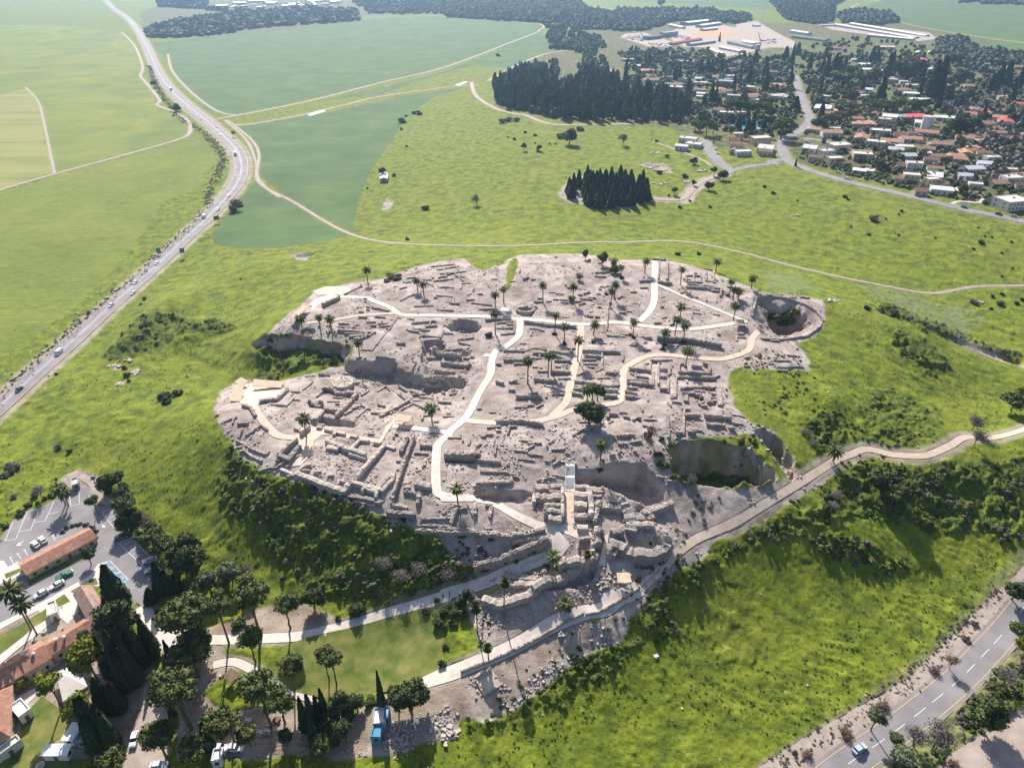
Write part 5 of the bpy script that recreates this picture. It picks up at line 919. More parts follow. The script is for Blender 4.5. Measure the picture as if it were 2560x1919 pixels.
def bldg(name, p, rz, w, d, h, roof, wmat, rmat, rise=1.5, over=.4, win=True, tank=False, win_d=(1.1, 1.2), chim=False, doorx=None, label=None, cat='house', group=None, sides='fblr'):
    e = empty(name, p, rz); x, y = w/2, d/2; mb = MB(); zb = -1.6
    if roof == 'gable':
        V = [(-x, -y, zb), (x, -y, zb), (x, y, zb), (-x, y, zb), (-x, -y, h), (x, -y, h), (x, y, h), (-x, y, h), (-x, 0, h+rise), (x, 0, h+rise)]
        mb.add(V, [(0, 1, 5, 4), (2, 3, 7, 6), (1, 2, 6, 9, 5), (3, 0, 4, 8, 7)])
    else: mb.box((0, 0, (h+zb)/2), (w, d, h-zb))
    mb.obj('wall', wmat, e); rb = MB(); o = over; tk = .14
    if roof == 'gable':
        dz = rise*o/y
        for s in (-1, 1):
            a = [(-x-o, s*(y+o), h-dz+.06), (x+o, s*(y+o), h-dz+.06), (x+o, 0, h+rise+.06), (-x-o, 0, h+rise+.06)]; b = [(q[0], q[1], q[2]+tk) for q in a]; V = a+b
            F = [(4, 5, 6, 7), (3, 2, 1, 0), (0, 1, 5, 4), (1, 2, 6, 5), (3, 0, 4, 7)]; F = F if s < 0 else [f[::-1] for f in F]; rb.add(V, F)
        rf = rb.obj('roof', rmat, e)
    elif roof == 'hip':
        k = min(x, y)*.95; V = [(-x-o, -y-o, h), (x+o, -y-o, h), (x+o, y+o, h), (-x-o, y+o, h), (-x-o, -y-o, h+tk), (x+o, -y-o, h+tk), (x+o, y+o, h+tk), (-x-o, y+o, h+tk)]
        V += [(-x+k, 0, h+rise+tk), (x-k, 0, h+rise+tk)] if x >= y else [(0, -y+k, h+rise+tk), (0, y-k, h+rise+tk)]
        F = [(3, 2, 1, 0), (0, 1, 5, 4), (1, 2, 6, 5), (2, 3, 7, 6), (3, 0, 4, 7)]; F += [(4, 5, 9, 8), (6, 7, 8, 9), (5, 6, 9), (7, 4, 8)] if x >= y else [(5, 6, 9, 8), (7, 4, 8, 9), (4, 5, 8), (6, 7, 9)]
        rf = rb.add(V, F).obj('roof', rmat, e)
    elif roof == 'shed':
        a = [(-x-o, -y-o, h+.05), (x+o, -y-o, h+.05), (x+o, y+o, h+rise), (-x-o, y+o, h+rise)]; b = [(q[0], q[1], q[2]+tk) for q in a]; rb.add(a+b, [(4, 5, 6, 7), (3, 2, 1, 0), (0, 1, 5, 4), (1, 2, 6, 5), (2, 3, 7, 6), (3, 0, 4, 7)]); rf = rb.obj('roof', rmat, e)
    else:
        rb.box((0, 0, h+.06), (w-.5, d-.5, .12)); rf = rb.obj('roof', rmat, e); pb = MB()
        for c, dd in (((0, -y+.12, h+.27), (w+.02, .26, .55)), ((0, y-.12, h+.27), (w+.02, .26, .55)), ((-x+.12, 0, h+.27), (.26, d-.5, .55)), ((x-.12, 0, h+.27), (.26, d-.5, .55))): pb.box(c, dd)
        pb.obj('parapet', wmat, e)
    if chim: box_obj('chimney', (x*.4, y*.3, h+rise*.8), (.6, .6, 1.6), wmat, rf)
    if tank:
        tb = MB(); q = (x*random.uniform(-.5, .5), y*.2, h+(rise+.5 if roof not in ('flat',) else .7)); tb.tube([(q[0]-.6, q[1], q[2]), (q[0]+.6, q[1], q[2])], [.28, .28], 8); tb.obj('water_tank', 'tank_white', rf)
        sb = MB(); sb.add([(q[0]-.9, q[1]-1.6, q[2]-.5), (q[0]+.9, q[1]-1.6, q[2]-.5), (q[0]+.9, q[1]-.3, q[2]+.1), (q[0]-.9, q[1]-.3, q[2]+.1)], [(0, 1, 2, 3)]); sb.obj('solar_panel', 'glass_dark', rf)
    if win:
        ww, wh = win_d; st = max(1, round(h/3.1))
        for fl in range(st):
            z = 1.55+fl*3.0
            if z+wh/2 > h: continue
            for s, nn, L in (('f', -1, w), ('b', 1, w)):
                if s not in sides: continue
                k = max(1, min(9, int(L/3.2)))
                for i in range(k):
                    xx = -L/2+(i+.5)*L/k
                    if fl == 0 and s == 'f' and i == k//2: box_obj('door', (xx, -y-.03, 1.05), (1.0, .08, 2.1), 'wood_dark', e); continue
                    box_obj('window', (xx, nn*(y+.03), z), (ww, .08, wh), 'glass_dark', e)
            for s, nn in (('l', -1), ('r', 1)):
                if s in sides:
                    for i in range(max(1, min(2, int(d/4)))): k = max(1, min(2, int(d/4))); box_obj('window', (nn*(x+.03), -d/2+(i+.5)*d/k, z), (.08, ww, wh), 'glass_dark', e)
    if label: auto(e, label, cat, group or 'houses of the village') if group != 'single' else tag(e, label, cat)
    return e
def quad(f, pts, h):
    P = [fr(f, *q) for q in pts]; cx = sum(p[0] for p in P)/len(P); cy = sum(p[1] for p in P)/len(P); z0 = G(cx, cy, GM).z
    for _ in range(3):
        W = [atz(p[0], p[1], z0+h) for p in P]; mx = sum(q.x for q in W)/len(W); my = sum(q.y for q in W)/len(W); z0 = HG(mx, my)
    return W, mx, my, z0
def bquad(f, pts, h, **k):          # roof corners as seen: a-b one long side, then c, d
    W, mx, my, z0 = quad(f, pts, h); a, b, c, d = [Vector(q[:2]) for q in W]; L = ((b-a).length+(c-d).length)/2; D = ((d-a).length+(c-b).length)/2; v = (b-a)+(c-d); rz = math.atan2(v.y, v.x)
    return bldg(p=(mx, my, z0), rz=rz, w=L, d=D, h=h, **k)
RX = random.Random(5)
HK = {'t': ('gable', 'plaster_white', 'tile_red', 'red tiled'), 'h': ('hip', 'plaster_cream', 'tile_pink', 'pale red hip roofed'), 'f': ('flat', 'plaster_white', 'flat_roof', 'white flat roofed'), 'F': ('flat', 'plaster_white', 'flat_roof', 'two storey flat roofed'), 'b': ('gable', 'plaster_cream', 'tile_brown', 'brown roofed'),
      'r': ('gable', 'plaster_white', 'tile_bright', 'bright red roofed'), 'w': ('gable', 'plaster_white', 'metal_white', 'pale metal roofed'), 'o': ('gable', 'plaster_pink', 'tile_orange', 'orange tiled'), 'c': ('flat', 'plaster_cream', 'flat_roof', 'cream flat roofed'), 'g': ('flat', 'plaster_grey', 'metal_grey', 'grey box shaped')}
HOUSEP = []
def vh(f, v, k):
    x, y, wp = v[:3]; p = G(*fr(f, x, y+10), GM); s = FR[f][2]; w_ = max(7, min(28, wp/s*m_per_px(p)*1.05)); d_ = w_*RX.uniform(.6, .8); d_ = max(5.5, d_); rot = math.radians((v[3] if len(v) > 3 else RX.choice([-24, -18, -12, 8, 66])) + RX.uniform(-6, 6))
    rt, wm, rm, nm = HK[k]; h_ = 6.2 if k in 'FcG' else (5.5 if k in 'g' else RX.uniform(3.0, 4.0)); 
    if len(v) > 3 and v[3] > 60: w_, d_ = d_, w_
    bldg('house', p, rot, w_, d_, h_, rt, wm, rm, RX.uniform(1.3, 2.0) if k not in 'w' else .7, .5, tank=(k in 'fFcth' and RX.random() < .6), chim=(k == 't' and RX.random() < .3), label=nm+' house', group='houses of the village', sides='flr')
    HOUSEP.append((p.x, p.y, w_*.62))
    if k in 'Fc' : # lower wing
        q = (p.x+math.cos(rot)*w_*.62, p.y+math.sin(rot)*w_*.62-1.5, p.z); 
VH = """R t 685,745,140 1060,730,110 925,785,140 1435,740,160 1310,790,150 1160,815,150 1760,885,130 1225,1110,90 1500,1035,110 1555,1155,80 260,380,110 70,460,70 735,70,60 1750,590,130 1860,570,100 1930,600,110 1900,670,110 1960,715,110 2130,570,90 2000,750,90 1850,735,90 985,935,60 1220,760,90 2060,520,90 1640,690,70
h 930,665,170 1660,930,130 r 1330,610,150 1400,165,100 2060,660,140 2190,520,80 w 1580,620,140 1550,1200,150 660,420,110 935,450,70 1315,430,100 1390,485,150 620,540,150 1010,240,140 960,200,100 1385,100,80 1470,100,60 890,160,80 905,1045,90
F 1140,635,140 740,865,150 640,915,100 1330,1015,110 2095,1310,200 2095,1130,130 c 705,975,110 1310,1110,110 1465,1145,100 1100,660,90 f 515,865,140 985,1045,90 1500,1085,170 270,450,120 1120,60,260 1950,150,60 1560,290,50 760,210,40 1680,110,80 1420,905,90 b 1545,835,150 1420,870,130 1890,910,100 560,945,100 790,985,90 1245,1005,80 2170,1165,80 1580,370,90 1800,370,130 1720,410,100 2050,570,80 1840,780,130 2120,790,100 2150,220,90 1030,600,80 o 915,905,140 1385,1210,90 1740,900,120 1700,955,90 900,760,70 1110,830,100
S f 780,1425,200 850,1485,180 1890,905,180 1440,1590,180 80,440,220 710,690,90 930,735,150 590,480,120 720,470,120 1720,1540,230 c 630,815,150 1650,1450,220 550,690,70 1380,1400,110 g 1240,735,180 1330,915,150 h 270,580,160 1870,770,180 t 320,700,180 1370,1500,150 710,590,70 60,500,100 w 700,1520,140 950,870,120 1580,945,100 1540,790,80 150,525,100 920,900,60 b 640,760,150 920,820,130 1240,830,140 1290,570,110 1340,1435,120 1720,1590,150 o 1330,1570,90 1570,885,110"""
f = 'R'; k = 't'
for tk_ in VH.split():
    if tk_ in ('R', 'S'): f = tk_
    elif tk_.isalpha(): k = tk_
    else: vh(f, [float(q) for q in tk_.split(',')], k)
# ---- farm sheds at the far side of the village (two ends of the ridge)
def shed(f, x0, y0, x1, y1, w_, h_, wm, rm, label, roof='gable', rise=1.6, name='farm_shed', win=False):
    a = G(*fr(f, x0, y0), GM); b = G(*fr(f, x1, y1), GM); d = b-a; p = (a+b)/2; p.z = HG(p.x, p.y)
    e = bldg(name, p, math.atan2(d.y, d.x), math.hypot(d.x, d.y), w_, h_, roof, wm, rm, rise, .5, win, label=label, cat='shed', group='sheds behind the village'); HOUSEP.append((p.x, p.y, 14)); return e
for a in [('C', 1485, 200, 1700, 175, 26, 6, 'plaster_grey', 'metal_white', 'large pale roofed shed'), ('C', 1600, 222, 1755, 200, 20, 6, 'plaster_grey', 'metal_white', 'large pale roofed shed'), ('C', 1625, 250, 1735, 238, 12, 5, 'plaster_grey', 'metal_white', 'small white shed'), ('C', 1380, 215, 1480, 232, 12, 5, 'plaster_white', 'metal_white', 'white open shed'),
          ('C', 1175, 320, 1290, 308, 14, 7, 'paint_blue', 'tile_brown', 'brown roofed blue shed'), ('C', 1310, 295, 1415, 285, 16, 9, 'plaster_grey', 'metal_grey', 'tall grey box shed', 'flat'), ('C', 1380, 358, 1615, 322, 9, 4, 'plaster_grey', 'tile_bright', 'long red roofed shed'), ('C', 1520, 368, 1715, 342, 12, 5, 'plaster_grey', 'metal_white', 'long white roofed shed'),
          ('C', 1780, 392, 1940, 420, 12, 4, 'plaster_grey', 'metal_white', 'pale striped roof shed'), ('C', 1850, 350, 2040, 390, 16, 5, 'plaster_grey', 'metal_dark', 'dark roofed barn'), ('C', 1950, 345, 2075, 362, 12, 5, 'plaster_white', 'metal_white', 'white roofed shed'), ('C', 1700, 405, 1790, 440, 8, 3.5, 'plaster_grey', 'metal_white', 'low pale shed'), ('D', 0, 350, 95, 362, 14, 5, 'plaster_white', 'metal_white', 'white roofed shed'),
          ('D', 725, 212, 1360, 308, 15, 4, 'plaster_grey', 'metal_white', 'very long white poultry shed'), ('D', 845, 203, 1445, 292, 14, 4, 'plaster_grey', 'metal_white', 'very long cream poultry shed'), ('D', 985, 290, 1340, 322, 10, 3.5, 'plaster_grey', 'metal_white', 'low long white shed'), ('D', 380, 262, 515, 280, 14, 5, 'plaster_white', 'metal_white', 'white roofed shed'), ('D', 400, 300, 660, 330, 20, 4, 'plaster_grey', 'metal_dark', 'dark netted shed'),
          ('D', 600, 210, 700, 212, 10, 4, 'plaster_white', 'metal_white', 'small white shed'), ('C', 2030, 215, 2080, 212, 10, 4, 'plaster_white', 'metal_white', 'small white shed'), ('B', 70, 35, 160, 30, 30, 6, 'plaster_white', 'metal_white', 'distant white warehouse'), ('B', 330, 58, 360, 55, 24, 6, 'plaster_white', 'metal_white', 'distant white warehouse'), ('B', 400, 18, 540, 12, 26, 5, 'plaster_white', 'metal_white', 'distant white warehouse'), ('A', 1960, 22, 2180, 14, 30, 6, 'plaster_white', 'metal_white', 'distant white warehouse'),
          ('A', 1840, 38, 1940, 34, 24, 6, 'plaster_white', 'metal_white', 'distant white warehouse'), ('A', 1700, 62, 1790, 55, 24, 6, 'plaster_white', 'metal_white', 'distant white warehouse'), ('B', 580, 30, 650, 22, 24, 6, 'plaster_white', 'metal_white', 'distant white warehouse'), ('B', 200, 62, 300, 50, 20, 6, 'plaster_white', 'metal_white', 'distant white warehouse')]: shed(*a)
# ---- water tower, silo
def cyl(name, p, r, h, mat, label, cat, lid='concrete'):
    e = empty(name, p); mb = MB(); n = 32; V = [(r*math.cos(2*math.pi*i/n), r*math.sin(2*math.pi*i/n), z) for z in (-1, h) for i in range(n)]; mb.add(V, [(i, (i+1) % n, n+(i+1) % n, n+i) for i in range(n)]+[tuple(range(n, 2*n))]).obj('tank_wall', mat, e, smooth=False)
    mb = MB(); V = [(rr*math.cos(2*math.pi*i/n), rr*math.sin(2*math.pi*i/n), z) for rr, z in ((r+.12, h-.5), (r+.12, h+.35), (r-.3, h+.35), (0.05, h+.6)) for i in range(n)]; mb.add(V, [(q*n+i, q*n+(i+1) % n, (q+1)*n+(i+1) % n, (q+1)*n+i) for q in range(3) for i in range(n)]); mb.obj('tank_roof', lid, e)
    mb = MB(); mb.box((0, -r-.15, h/2), (.5, .1, h)); mb.obj('ladder', 'metal_pole', e); tag(e, label, cat); return e
p = G(*fr('R', 1435, 705), GM); r_ = 43/3.159*m_per_px(p); cyl('water_tower', p, r_, zat(p, fr('R', 0, 605)[1])-p.z, 'tank_white', 'tall white cylindrical water tower among the red roofed houses', 'water tower'); HOUSEP.append((p.x, p.y, r_*1.3))
p = G(*fr('S', 1622, 325), GM); cyl('grain_silo', p, 33/4.876*m_per_px(p), zat(p, fr('S', 0, 255)[1])-p.z, 'concrete', 'squat grey brown silo beside the dark roofed barn', 'silo')
# ---- village trees and woods
def inpoly(x, y, P):
    c = False
    for i in range(len(P)):
        p, q = P[i-1], P[i]
        if (p[1] > y) != (q[1] > y) and x < (q[0]-p[0])*(y-p[1])/(q[1]-p[1])+p[0]: c = not c
    return c
def randin(s, n, sep=0, ok=None, seed=1):
    P = [(q[0], q[1]) for q in PX(s)]; r = random.Random(seed); xs = [q[0] for q in P]; ys = [q[1] for q in P]; out = []; t = 0
    while len(out) < n and t < n*40:
        t += 1; x, y = r.uniform(min(xs), max(xs)), r.uniform(min(ys), max(ys))
        if not inpoly(x, y, P): continue
        w_ = G(x, y, GM)
        if ok and not ok(w_): continue
        if sep and any((w_.x-q.x)**2+(w_.y-q.y)**2 < sep*sep for q in out): continue
        out.append(w_)
    return out
def clear(w_): return all((w_.x-h[0])**2+(w_.y-h[1])**2 > (h[2]+1.5)**2 for h in HOUSEP) and float(Hs(w_.x, w_.y, SINK)) < .1
def clearf(w_):     # nothing right in front of a house
    return clear(w_) and all(not (abs(w_.x-h[0]) < h[2]*.8 and 0 < h[1]-w_.y < h[2]+5) for h in HOUSEP)
for i, p in enumerate(randin("R 420,250 1000,60 1500,60 2250,230 2250,1180 1950,1180 1640,1150 1150,1050 780,980 560,780 520,600 430,280 S 2050,560 1000,380 0,450 0,700 700,1200 1300,1150 R 0,700", 95, 14, clear, 15)):
    k = 'thbfcwto'[i % 8]; rt, wm_, rm, nm = HK[k]; w_ = RX.uniform(9, 17); bldg('house', p, math.radians(RX.choice([-24, -15, 8])+RX.uniform(-8, 8)), w_, w_*.68, 3.4 if k != 'c' else 6, rt, wm_, rm, 1.6, .5, tank=(k in 'fct' and i % 2 == 0), label=nm+' garden house', group='houses of the village', sides='flr'); HOUSEP.append((p.x, p.y, w_*.62))
cs = ['small_dark', 'small_dark', 'small_pine', 'small_pine', 'small_grey', 'small_grey', 'small_yellow', 'small_olive', 'small_russet']
for i, p in enumerate(randin("R 0,250 420,180 1000,60 1500,60 2250,230 2250,1280 1950,1230 1640,1230 1150,1120 780,1030 420,900 560,780 520,600 430,280 S 2050,560 1000,380 0,450 0,700 700,1200 1000,1300 1500,1350 1900,1400 R 0,900", 270, 6.5, clearf, 5)):
    k = cs[i % 9]; big = random.uniform(2.6, 5.2); e = empty('bare_tree' if 'grey' in k or 'russet' in k else 'broadleaf_tree', p, random.uniform(0, 6)); hc = big*random.uniform(.9, 1.4)
    link('crown', random.choice(KIND[k]), e, (0, 0, hc), (big, big, big*.95)); link('trunk', random.choice(TRK['a']), e, (0, 0, 0), (big*.8, big*.8, hc))
    tag(e, 'leafless tree among the gardens of the village' if 'grey' in k or 'russet' in k else ('yellowish green tree in the village gardens' if 'yellow' in k else 'rounded green tree among the gardens of the village'), 'tree', {'y': 'yellowish trees of the village', 'g': 'leafless trees of the village', 'r': 'leafless trees of the village'}.get(k[6], 'green garden trees of the village'))
parse("S 1290,1180,960,80 1400,1190,980,85 1500,1200,990,85 1600,1200,1000,90 1700,1190,1010,85 1780,1180,1050,70 1230,1170,1000,60 1450,940,820,80 1720,1010,940,90 R 290,790,670,80 S 920,1340,1130,85 1000,1360,1200,85 1080,1350,1230,70 860,1300,1220,70 1920,1350,1190,100 S 1010,690,630,50 790,640,590,45 R 780,600,540,80 830,650,570,70 1000,580,520,70 1100,590,540,80 1180,560,530,70 1350,560,530,60 1440,540,510,50 1000,330,280,70 R 840,500,430,60 780,470,420,60 690,680,630,65 580,700,640,60 900,350,290,60 750,360,310,80 830,330,290,70", lambda f, v: tree(random.choice(['pine', 'yellow', 'pine', 'dark']), *v[:4], f, name='broadleaf_tree', label='spreading olive green tree', group='large trees of the village', asp=.8))
parse("R 1700,740,690,90 1640,720,670,60 1790,720,670,60 1250,310,250,100 1350,290,240,90 1500,330,300,50 1700,330,290,70 1650,200,180,60 1400,520,60,1 1300,220,180,60 1600,500,470,60 1760,480,430,60", lambda f, v: tree('dark', *v[:4], f, name='broadleaf_tree', label='large dark green tree', group='large trees of the village', asp=.85) if v[3] > 5 else None)
WOODM = []
for sd in range(3):
    mb = MB(); V, F = ico(2, sd+300, .3, 2.5); V = V*np.array([1, 1, 2.1]); V[:, :2] *= np.clip(1.25-.28*(V[:, 2:3]+2.1)/2.1*1.2, .3, 1.2); V[:, 2] += 2.6; mb.add(V, F); D = rng.randn(170, 3); D /= np.linalg.norm(D, axis=1)[:, None]; P = D*np.array([1, 1, 2.1])*.98; P[:, :2] *= np.clip(1.25-.28*(P[:, 2:3]+2.1)/2.1*1.2, .3, 1.2); P[:, 2] += 2.6; V, F = cards(P, D, .3); mb.add(V, F)
    mb.tube([(0, 0, -.3), (0, 0, 1.6)], [.12, .09], 5, 1); WOODM.append(mb.mesh('wood_tree', ['leaf_wood', 'bark']))
for i, p in enumerate(randin("C -40,730 100,640 250,600 480,620 500,800 600,720 700,600 860,620 1000,740 1300,820 1520,900 1500,985 1250,960 1100,955 700,955 430,945 200,880 0,845", 270, 4.0, None, 6)):
    o = bpy.data.objects.new('conifer_tree', WOODM[i % 3]); C.objects.link(o); s = random.uniform(3.0, 4.4); o.location = p; o.scale = (s, s, s*random.uniform(1.0, 1.35)); o.rotation_euler = (0, 0, random.uniform(0, 6)); tag(o, 'dark conifer of the dense wood behind the curving footpath', 'tree', 'conifers of the wood beside the village')
def offroad(w_): return float(Hs(w_.x, w_.y, SINK)) < .05 and float(Hs(w_.x, w_.y, SHO)) < .3
def woods(s, n, smin, smax, label, name='far_woodland', seed=9, mats='leaf_far', zs=.8):
    Vs = []; Fl = []; nb = 0; base = []
    for sd in range(3):
        V, F = ico(1, sd+400, .5, 2.2); D = np.random.RandomState(sd).randn(14, 3); D /= np.linalg.norm(D, axis=1)[:, None]; Vc, Fc = cards(D, D, .4); base.append((np.vstack([V, Vc]), F+[tuple(i+len(V) for i in f) for f in Fc]))
    for p in randin(s, n, 0, offroad, seed):
        V, F = base[random.randrange(3)]; k = random.uniform(smin, smax); W = V*np.array([k, k, k*zs*random.uniform(.8, 1.5)])+np.array([p.x, p.y, p.z+k*zs*.8]); Vs.append(W); Fl += [tuple(i+nb for i in f) for f in F]; nb += len(W)
    o = mesh(name, np.vstack(Vs), Fl, mats); tag(o, label, 'woodland', None, 'stuff'); return o
woods("A 1170,300 1150,230 1400,170 1800,110 2211,90 2400,60 B 800,90 830,165 500,190 0,225 A 1700,280 1400,300", 1500, 4.5, 8, 'hazy belt of trees beyond the first big field on the left')
woods("B 760,20 900,110 1200,115 1480,110 1520,140 2211,185 C 400,220 1000,250 1200,240 1380,180 1450,170 2050,200 2000,130 1600,80 1000,80 900,110 700,60 650,0 B 800,-30", 3200, 5, 9, 'long dark wood along the far edge of the big field', seed=10)
woods("C 400,250 650,240 850,330 880,360 780,420 800,560 700,560 690,430 600,400 420,390", 260, 4, 6.5, 'dark tree clump beside the bend of the field track', seed=11)
woods("D 200,20 500,-20 900,-30 720,40 700,170 600,200 330,160", 800, 5, 8, 'dark wood behind the farm sheds', seed=12); woods("D 720,120 900,80 1150,105 1230,180 1100,205 780,185", 300, 5, 8, 'rounded wood beside the pale field track', seed=13)
woods("D 1500,330 1700,300 1850,400 2260,450 2260,520 1900,520 1560,420", 480, 4, 7, 'dark trees along the edge of the far right field', seed=14); woods("D 1660,-30 2260,-30 2260,45 1700,30", 200, 6, 10, 'strip of trees at the far right skyline', seed=15)
woods("C 950,420 1400,390 1700,400 1740,470 1300,470 1000,480", 160, 2.5, 4.5, 'low bushes between the village and the farm yard', seed=16, mats='leaf_pine', zs=.6)
woods("A 2020,90 1250,60 1240,-20 1650,-20 1620,90", 400, 5, 9, 'hazy trees beside the far end of the highway', seed=17)
woods("R 440,950 560,985 720,1040 900,1090 1150,1150 1640,1250 2211,1350 2211,1230 1640,1190 1150,1080 780,990 430,880", 240, 1.0, 2.2, 'garden shrubs along the upper side of the village road', 'garden_shrubs', 18, 'leaf_pine', .7)
woods("R 430,250 1000,60 2211,230 2211,1200 1700,1150 1150,1050 800,930 560,780 S 0,430 1900,450 1500,1350 0,800", 900, 1.2, 2.8, 'greyish winter shrubs between the village houses', 'winter_shrubs', 22, 'leaf_grey', .8)
woods("R 430,250 1000,60 2211,230 2211,1200 1700,1150 1150,1050 800,930 560,780", 1100, 1.2, 3.0, 'mixed garden hedges and shrubs between the village houses', 'garden_shrubs', 19, 'leaf_dark', .8)
woods("S 0,430 2050,450 2100,1350 1400,1350 700,1250 0,800", 900, 1.3, 3.4, 'mixed garden hedges between the houses near the pool', 'garden_shrubs', 20, 'leaf_dark', .8)

woods("C 0,640 200,530 480,480 500,650 640,590 640,520 700,440 840,450 960,640 1100,700 1450,740 1550,900 1480,970 1000,940 430,930 200,870 0,830", 900, 2.0, 4.2, 'dark undergrowth and lower crowns filling the wood by the footpath', 'undergrowth', 21, 'leaf_wood', 1.3)

woods("R 430,60 900,-20 1500,60 1900,100 2250,180 2250,700 1650,420 1200,330 900,400 560,560 440,280", 380, 2.6, 5.0, 'dense tree crowns of the upper village', 'village_trees', 23, 'leaf_far', 1.0)
woods("S 0,280 900,400 2050,420 2050,900 1500,700 900,560 500,640 0,560", 260, 2.4, 4.6, 'dense tree crowns behind the houses near the wood', 'village_trees', 24, 'leaf_far', 1.0)
woods("R 1600,350 2250,500 2250,1150 1900,1100 1850,800 1500,560", 180, 2.0, 4.0, 'brownish trees at the right edge of the village', 'village_trees', 25, 'leaf_grey', 1.0)
# ---------------------------------------------------------------- visitor centre
S_ = 'single'
bquad('I', [(215, 1140), (975, 745), (1045, 860), (295, 1255)], 3.2, name='parking_shed', roof='gable', wmat='plaster_cream', rmat='tile_red', rise=1.4, over=.5, win_d=(1.2, 1), label='long narrow red tiled building in the middle of the parking lot', cat='building', group=S_)
bquad('J', [(215+690, 350), (720, 30), (840, -70), (1005, 220)], 4.0, name='museum_hall', roof='gable', wmat='plaster_cream', rmat='roof_rusty', rise=1.8, over=.4, label='building with weathered rusty corrugated roof beside the tall cypress', cat='building', group=S_)
bquad('J', [(400, 480), (815, 250), (885, 345), (490, 595)], 3.6, name='museum_wing', roof='gable', wmat='plaster_cream', rmat='tile_red', rise=1.4, over=.3, label='red tiled building wing with two roof fans behind the courtyard', cat='building', group=S_)
e = bquad('J', [(-130, 750), (375, 475), (490, 605), (-40, 935)], 4.0, name='museum_building', roof='gable', wmat='plaster_cream', rmat='tile_red', rise=1.8, over=.3, label='long red tiled building crossed by a palm shadow', cat='building', group=S_, win_d=(.8, 1.3))
bquad('J', [(-220, 1010), (0, 960), (190, 1285), (-60, 1420)], 4.2, name='corner_building', roof='hip', wmat='plaster_cream', rmat='tile_red', rise=2.2, over=.5, label='large hip roofed red tiled building at the lower left edge', cat='building', group=S_)
bquad('J', [(-60, 1500), (165, 1345), (195, 1395), (-40, 1570)], 2.8, name='annex_building', roof='flat', wmat='plaster_white', rmat='flat_roof', label='low white flat roofed annex in front of the hip roofed building', cat='building', group=S_)
bquad('J', [(97, 1075), (207, 998), (285, 1110), (170, 1190)], 3.0, name='site_cabin', roof='flat', wmat='steel_white', rmat='metal_white', label='square white cabin with rooftop air conditioners by the gravel court', cat='cabin', group=S_)
bquad('J', [(600, 1385), (705, 1225), (755, 1270), (675, 1400)], 2.8, name='site_cabin', roof='shed', rise=.3, wmat='steel_white', rmat='metal_white', label='narrow white container cabin standing end on to the lawn', cat='cabin', group=S_)
bquad('J', [(405, 1530), (430, 1450), (650, 1450), (640, 1530)][0:1]+[(640, 1530), (650, 1450), (430, 1450)], 2.8, name='site_cabin', roof='shed', rise=.3, wmat='steel_white', rmat='metal_white', label='long white container cabin lying across the lawn', cat='cabin', group=S_)
bquad('J', [(720, 1400), (770, 1300), (830, 1340), (800, 1420)], 2.6, name='site_cabin', roof='flat', wmat='plaster_grey', rmat='metal_grey', label='small grey cabin half hidden under the dark cypresses', cat='cabin', group=S_)
bquad('J', [(425, 120), (495, 92), (575, 180), (480, 218)], 3.0, name='ticket_kiosk', roof='flat', wmat='plaster_white', rmat='flat_roof', label='small white flat roofed kiosk between the palms and courtyard', cat='kiosk', group=S_)
bquad('J', [(2000, 1590), (2020, 1470), (2110, 1480), (2080, 1600)], 2.6, name='storage_container', roof='flat', wmat='steel_white', rmat='metal_white', label='white storage container at the lower edge under the pines', cat='container', group=S_)
bquad('L', [(1505, 1545), (1530, 1455), (1605, 1465), (1580, 1570)], 2.6, name='storage_container', roof='flat', wmat='paint_blue', rmat='paint_blue', label='light blue storage container near the rubbish heap', cat='container', group=S_)
bquad('L', [(1520, 1440), (1540, 1320), (1625, 1330), (1625, 1465)], 2.6, name='storage_container', roof='flat', wmat='plaster_grey', rmat='metal_white', label='grey white storage container behind the light blue one', cat='container', group=S_)
bquad('L', [(1610, 1400), (1625, 1310), (1655, 1320), (1640, 1410)], 2.8, name='storage_container', roof='flat', wmat='paint_blue', rmat='metal_grey', label='narrow blue box container right of the other containers', cat='container', group=S_)
bquad('I', [(795, 280), (790, 210), (855, 200), (875, 270)], 2.4, name='storage_container', roof='flat', wmat='metal_pole', rmat='metal_grey', label='grey storage container at the top of the parking lot', cat='container', group=S_)
bquad('B', [(975, 1410), (990, 1370), (1035, 1370), (1040, 1415)], 3, name='field_hut', roof='gable', rise=1, wmat='plaster_grey', rmat='metal_grey', label='small grey hut beside dark trees in the upper meadow', cat='hut', group=S_)
# canopy tent
W, mx, my, z0 = quad('J', [(528, 755), (722, 672), (825, 885), (592, 1030)], 3.0); e = empty('canopy_tent', (mx, my, z0)); tag(e, 'white peaked canopy tent behind the long red roofed building', 'tent')
pk = Vector((0, 0, 5.0)); L = [Vector((q.x-mx, q.y-my, 3.0)) for q in W]; V = L+[pk]+[v+Vector((0, 0, -.35)) for v in L]; MB().add(V, [(0, 1, 4), (1, 2, 4), (2, 3, 4), (3, 0, 4), (5, 6, 1, 0), (6, 7, 2, 1), (7, 8, 3, 2), (8, 5, 0, 3)]).obj('canopy', 'white_cloth', e)
for v in L: MB().tube([(v.x, v.y, -.3), (v.x, v.y, 3)], [.06, .06], 6).obj('pole', 'metal_pole', e)
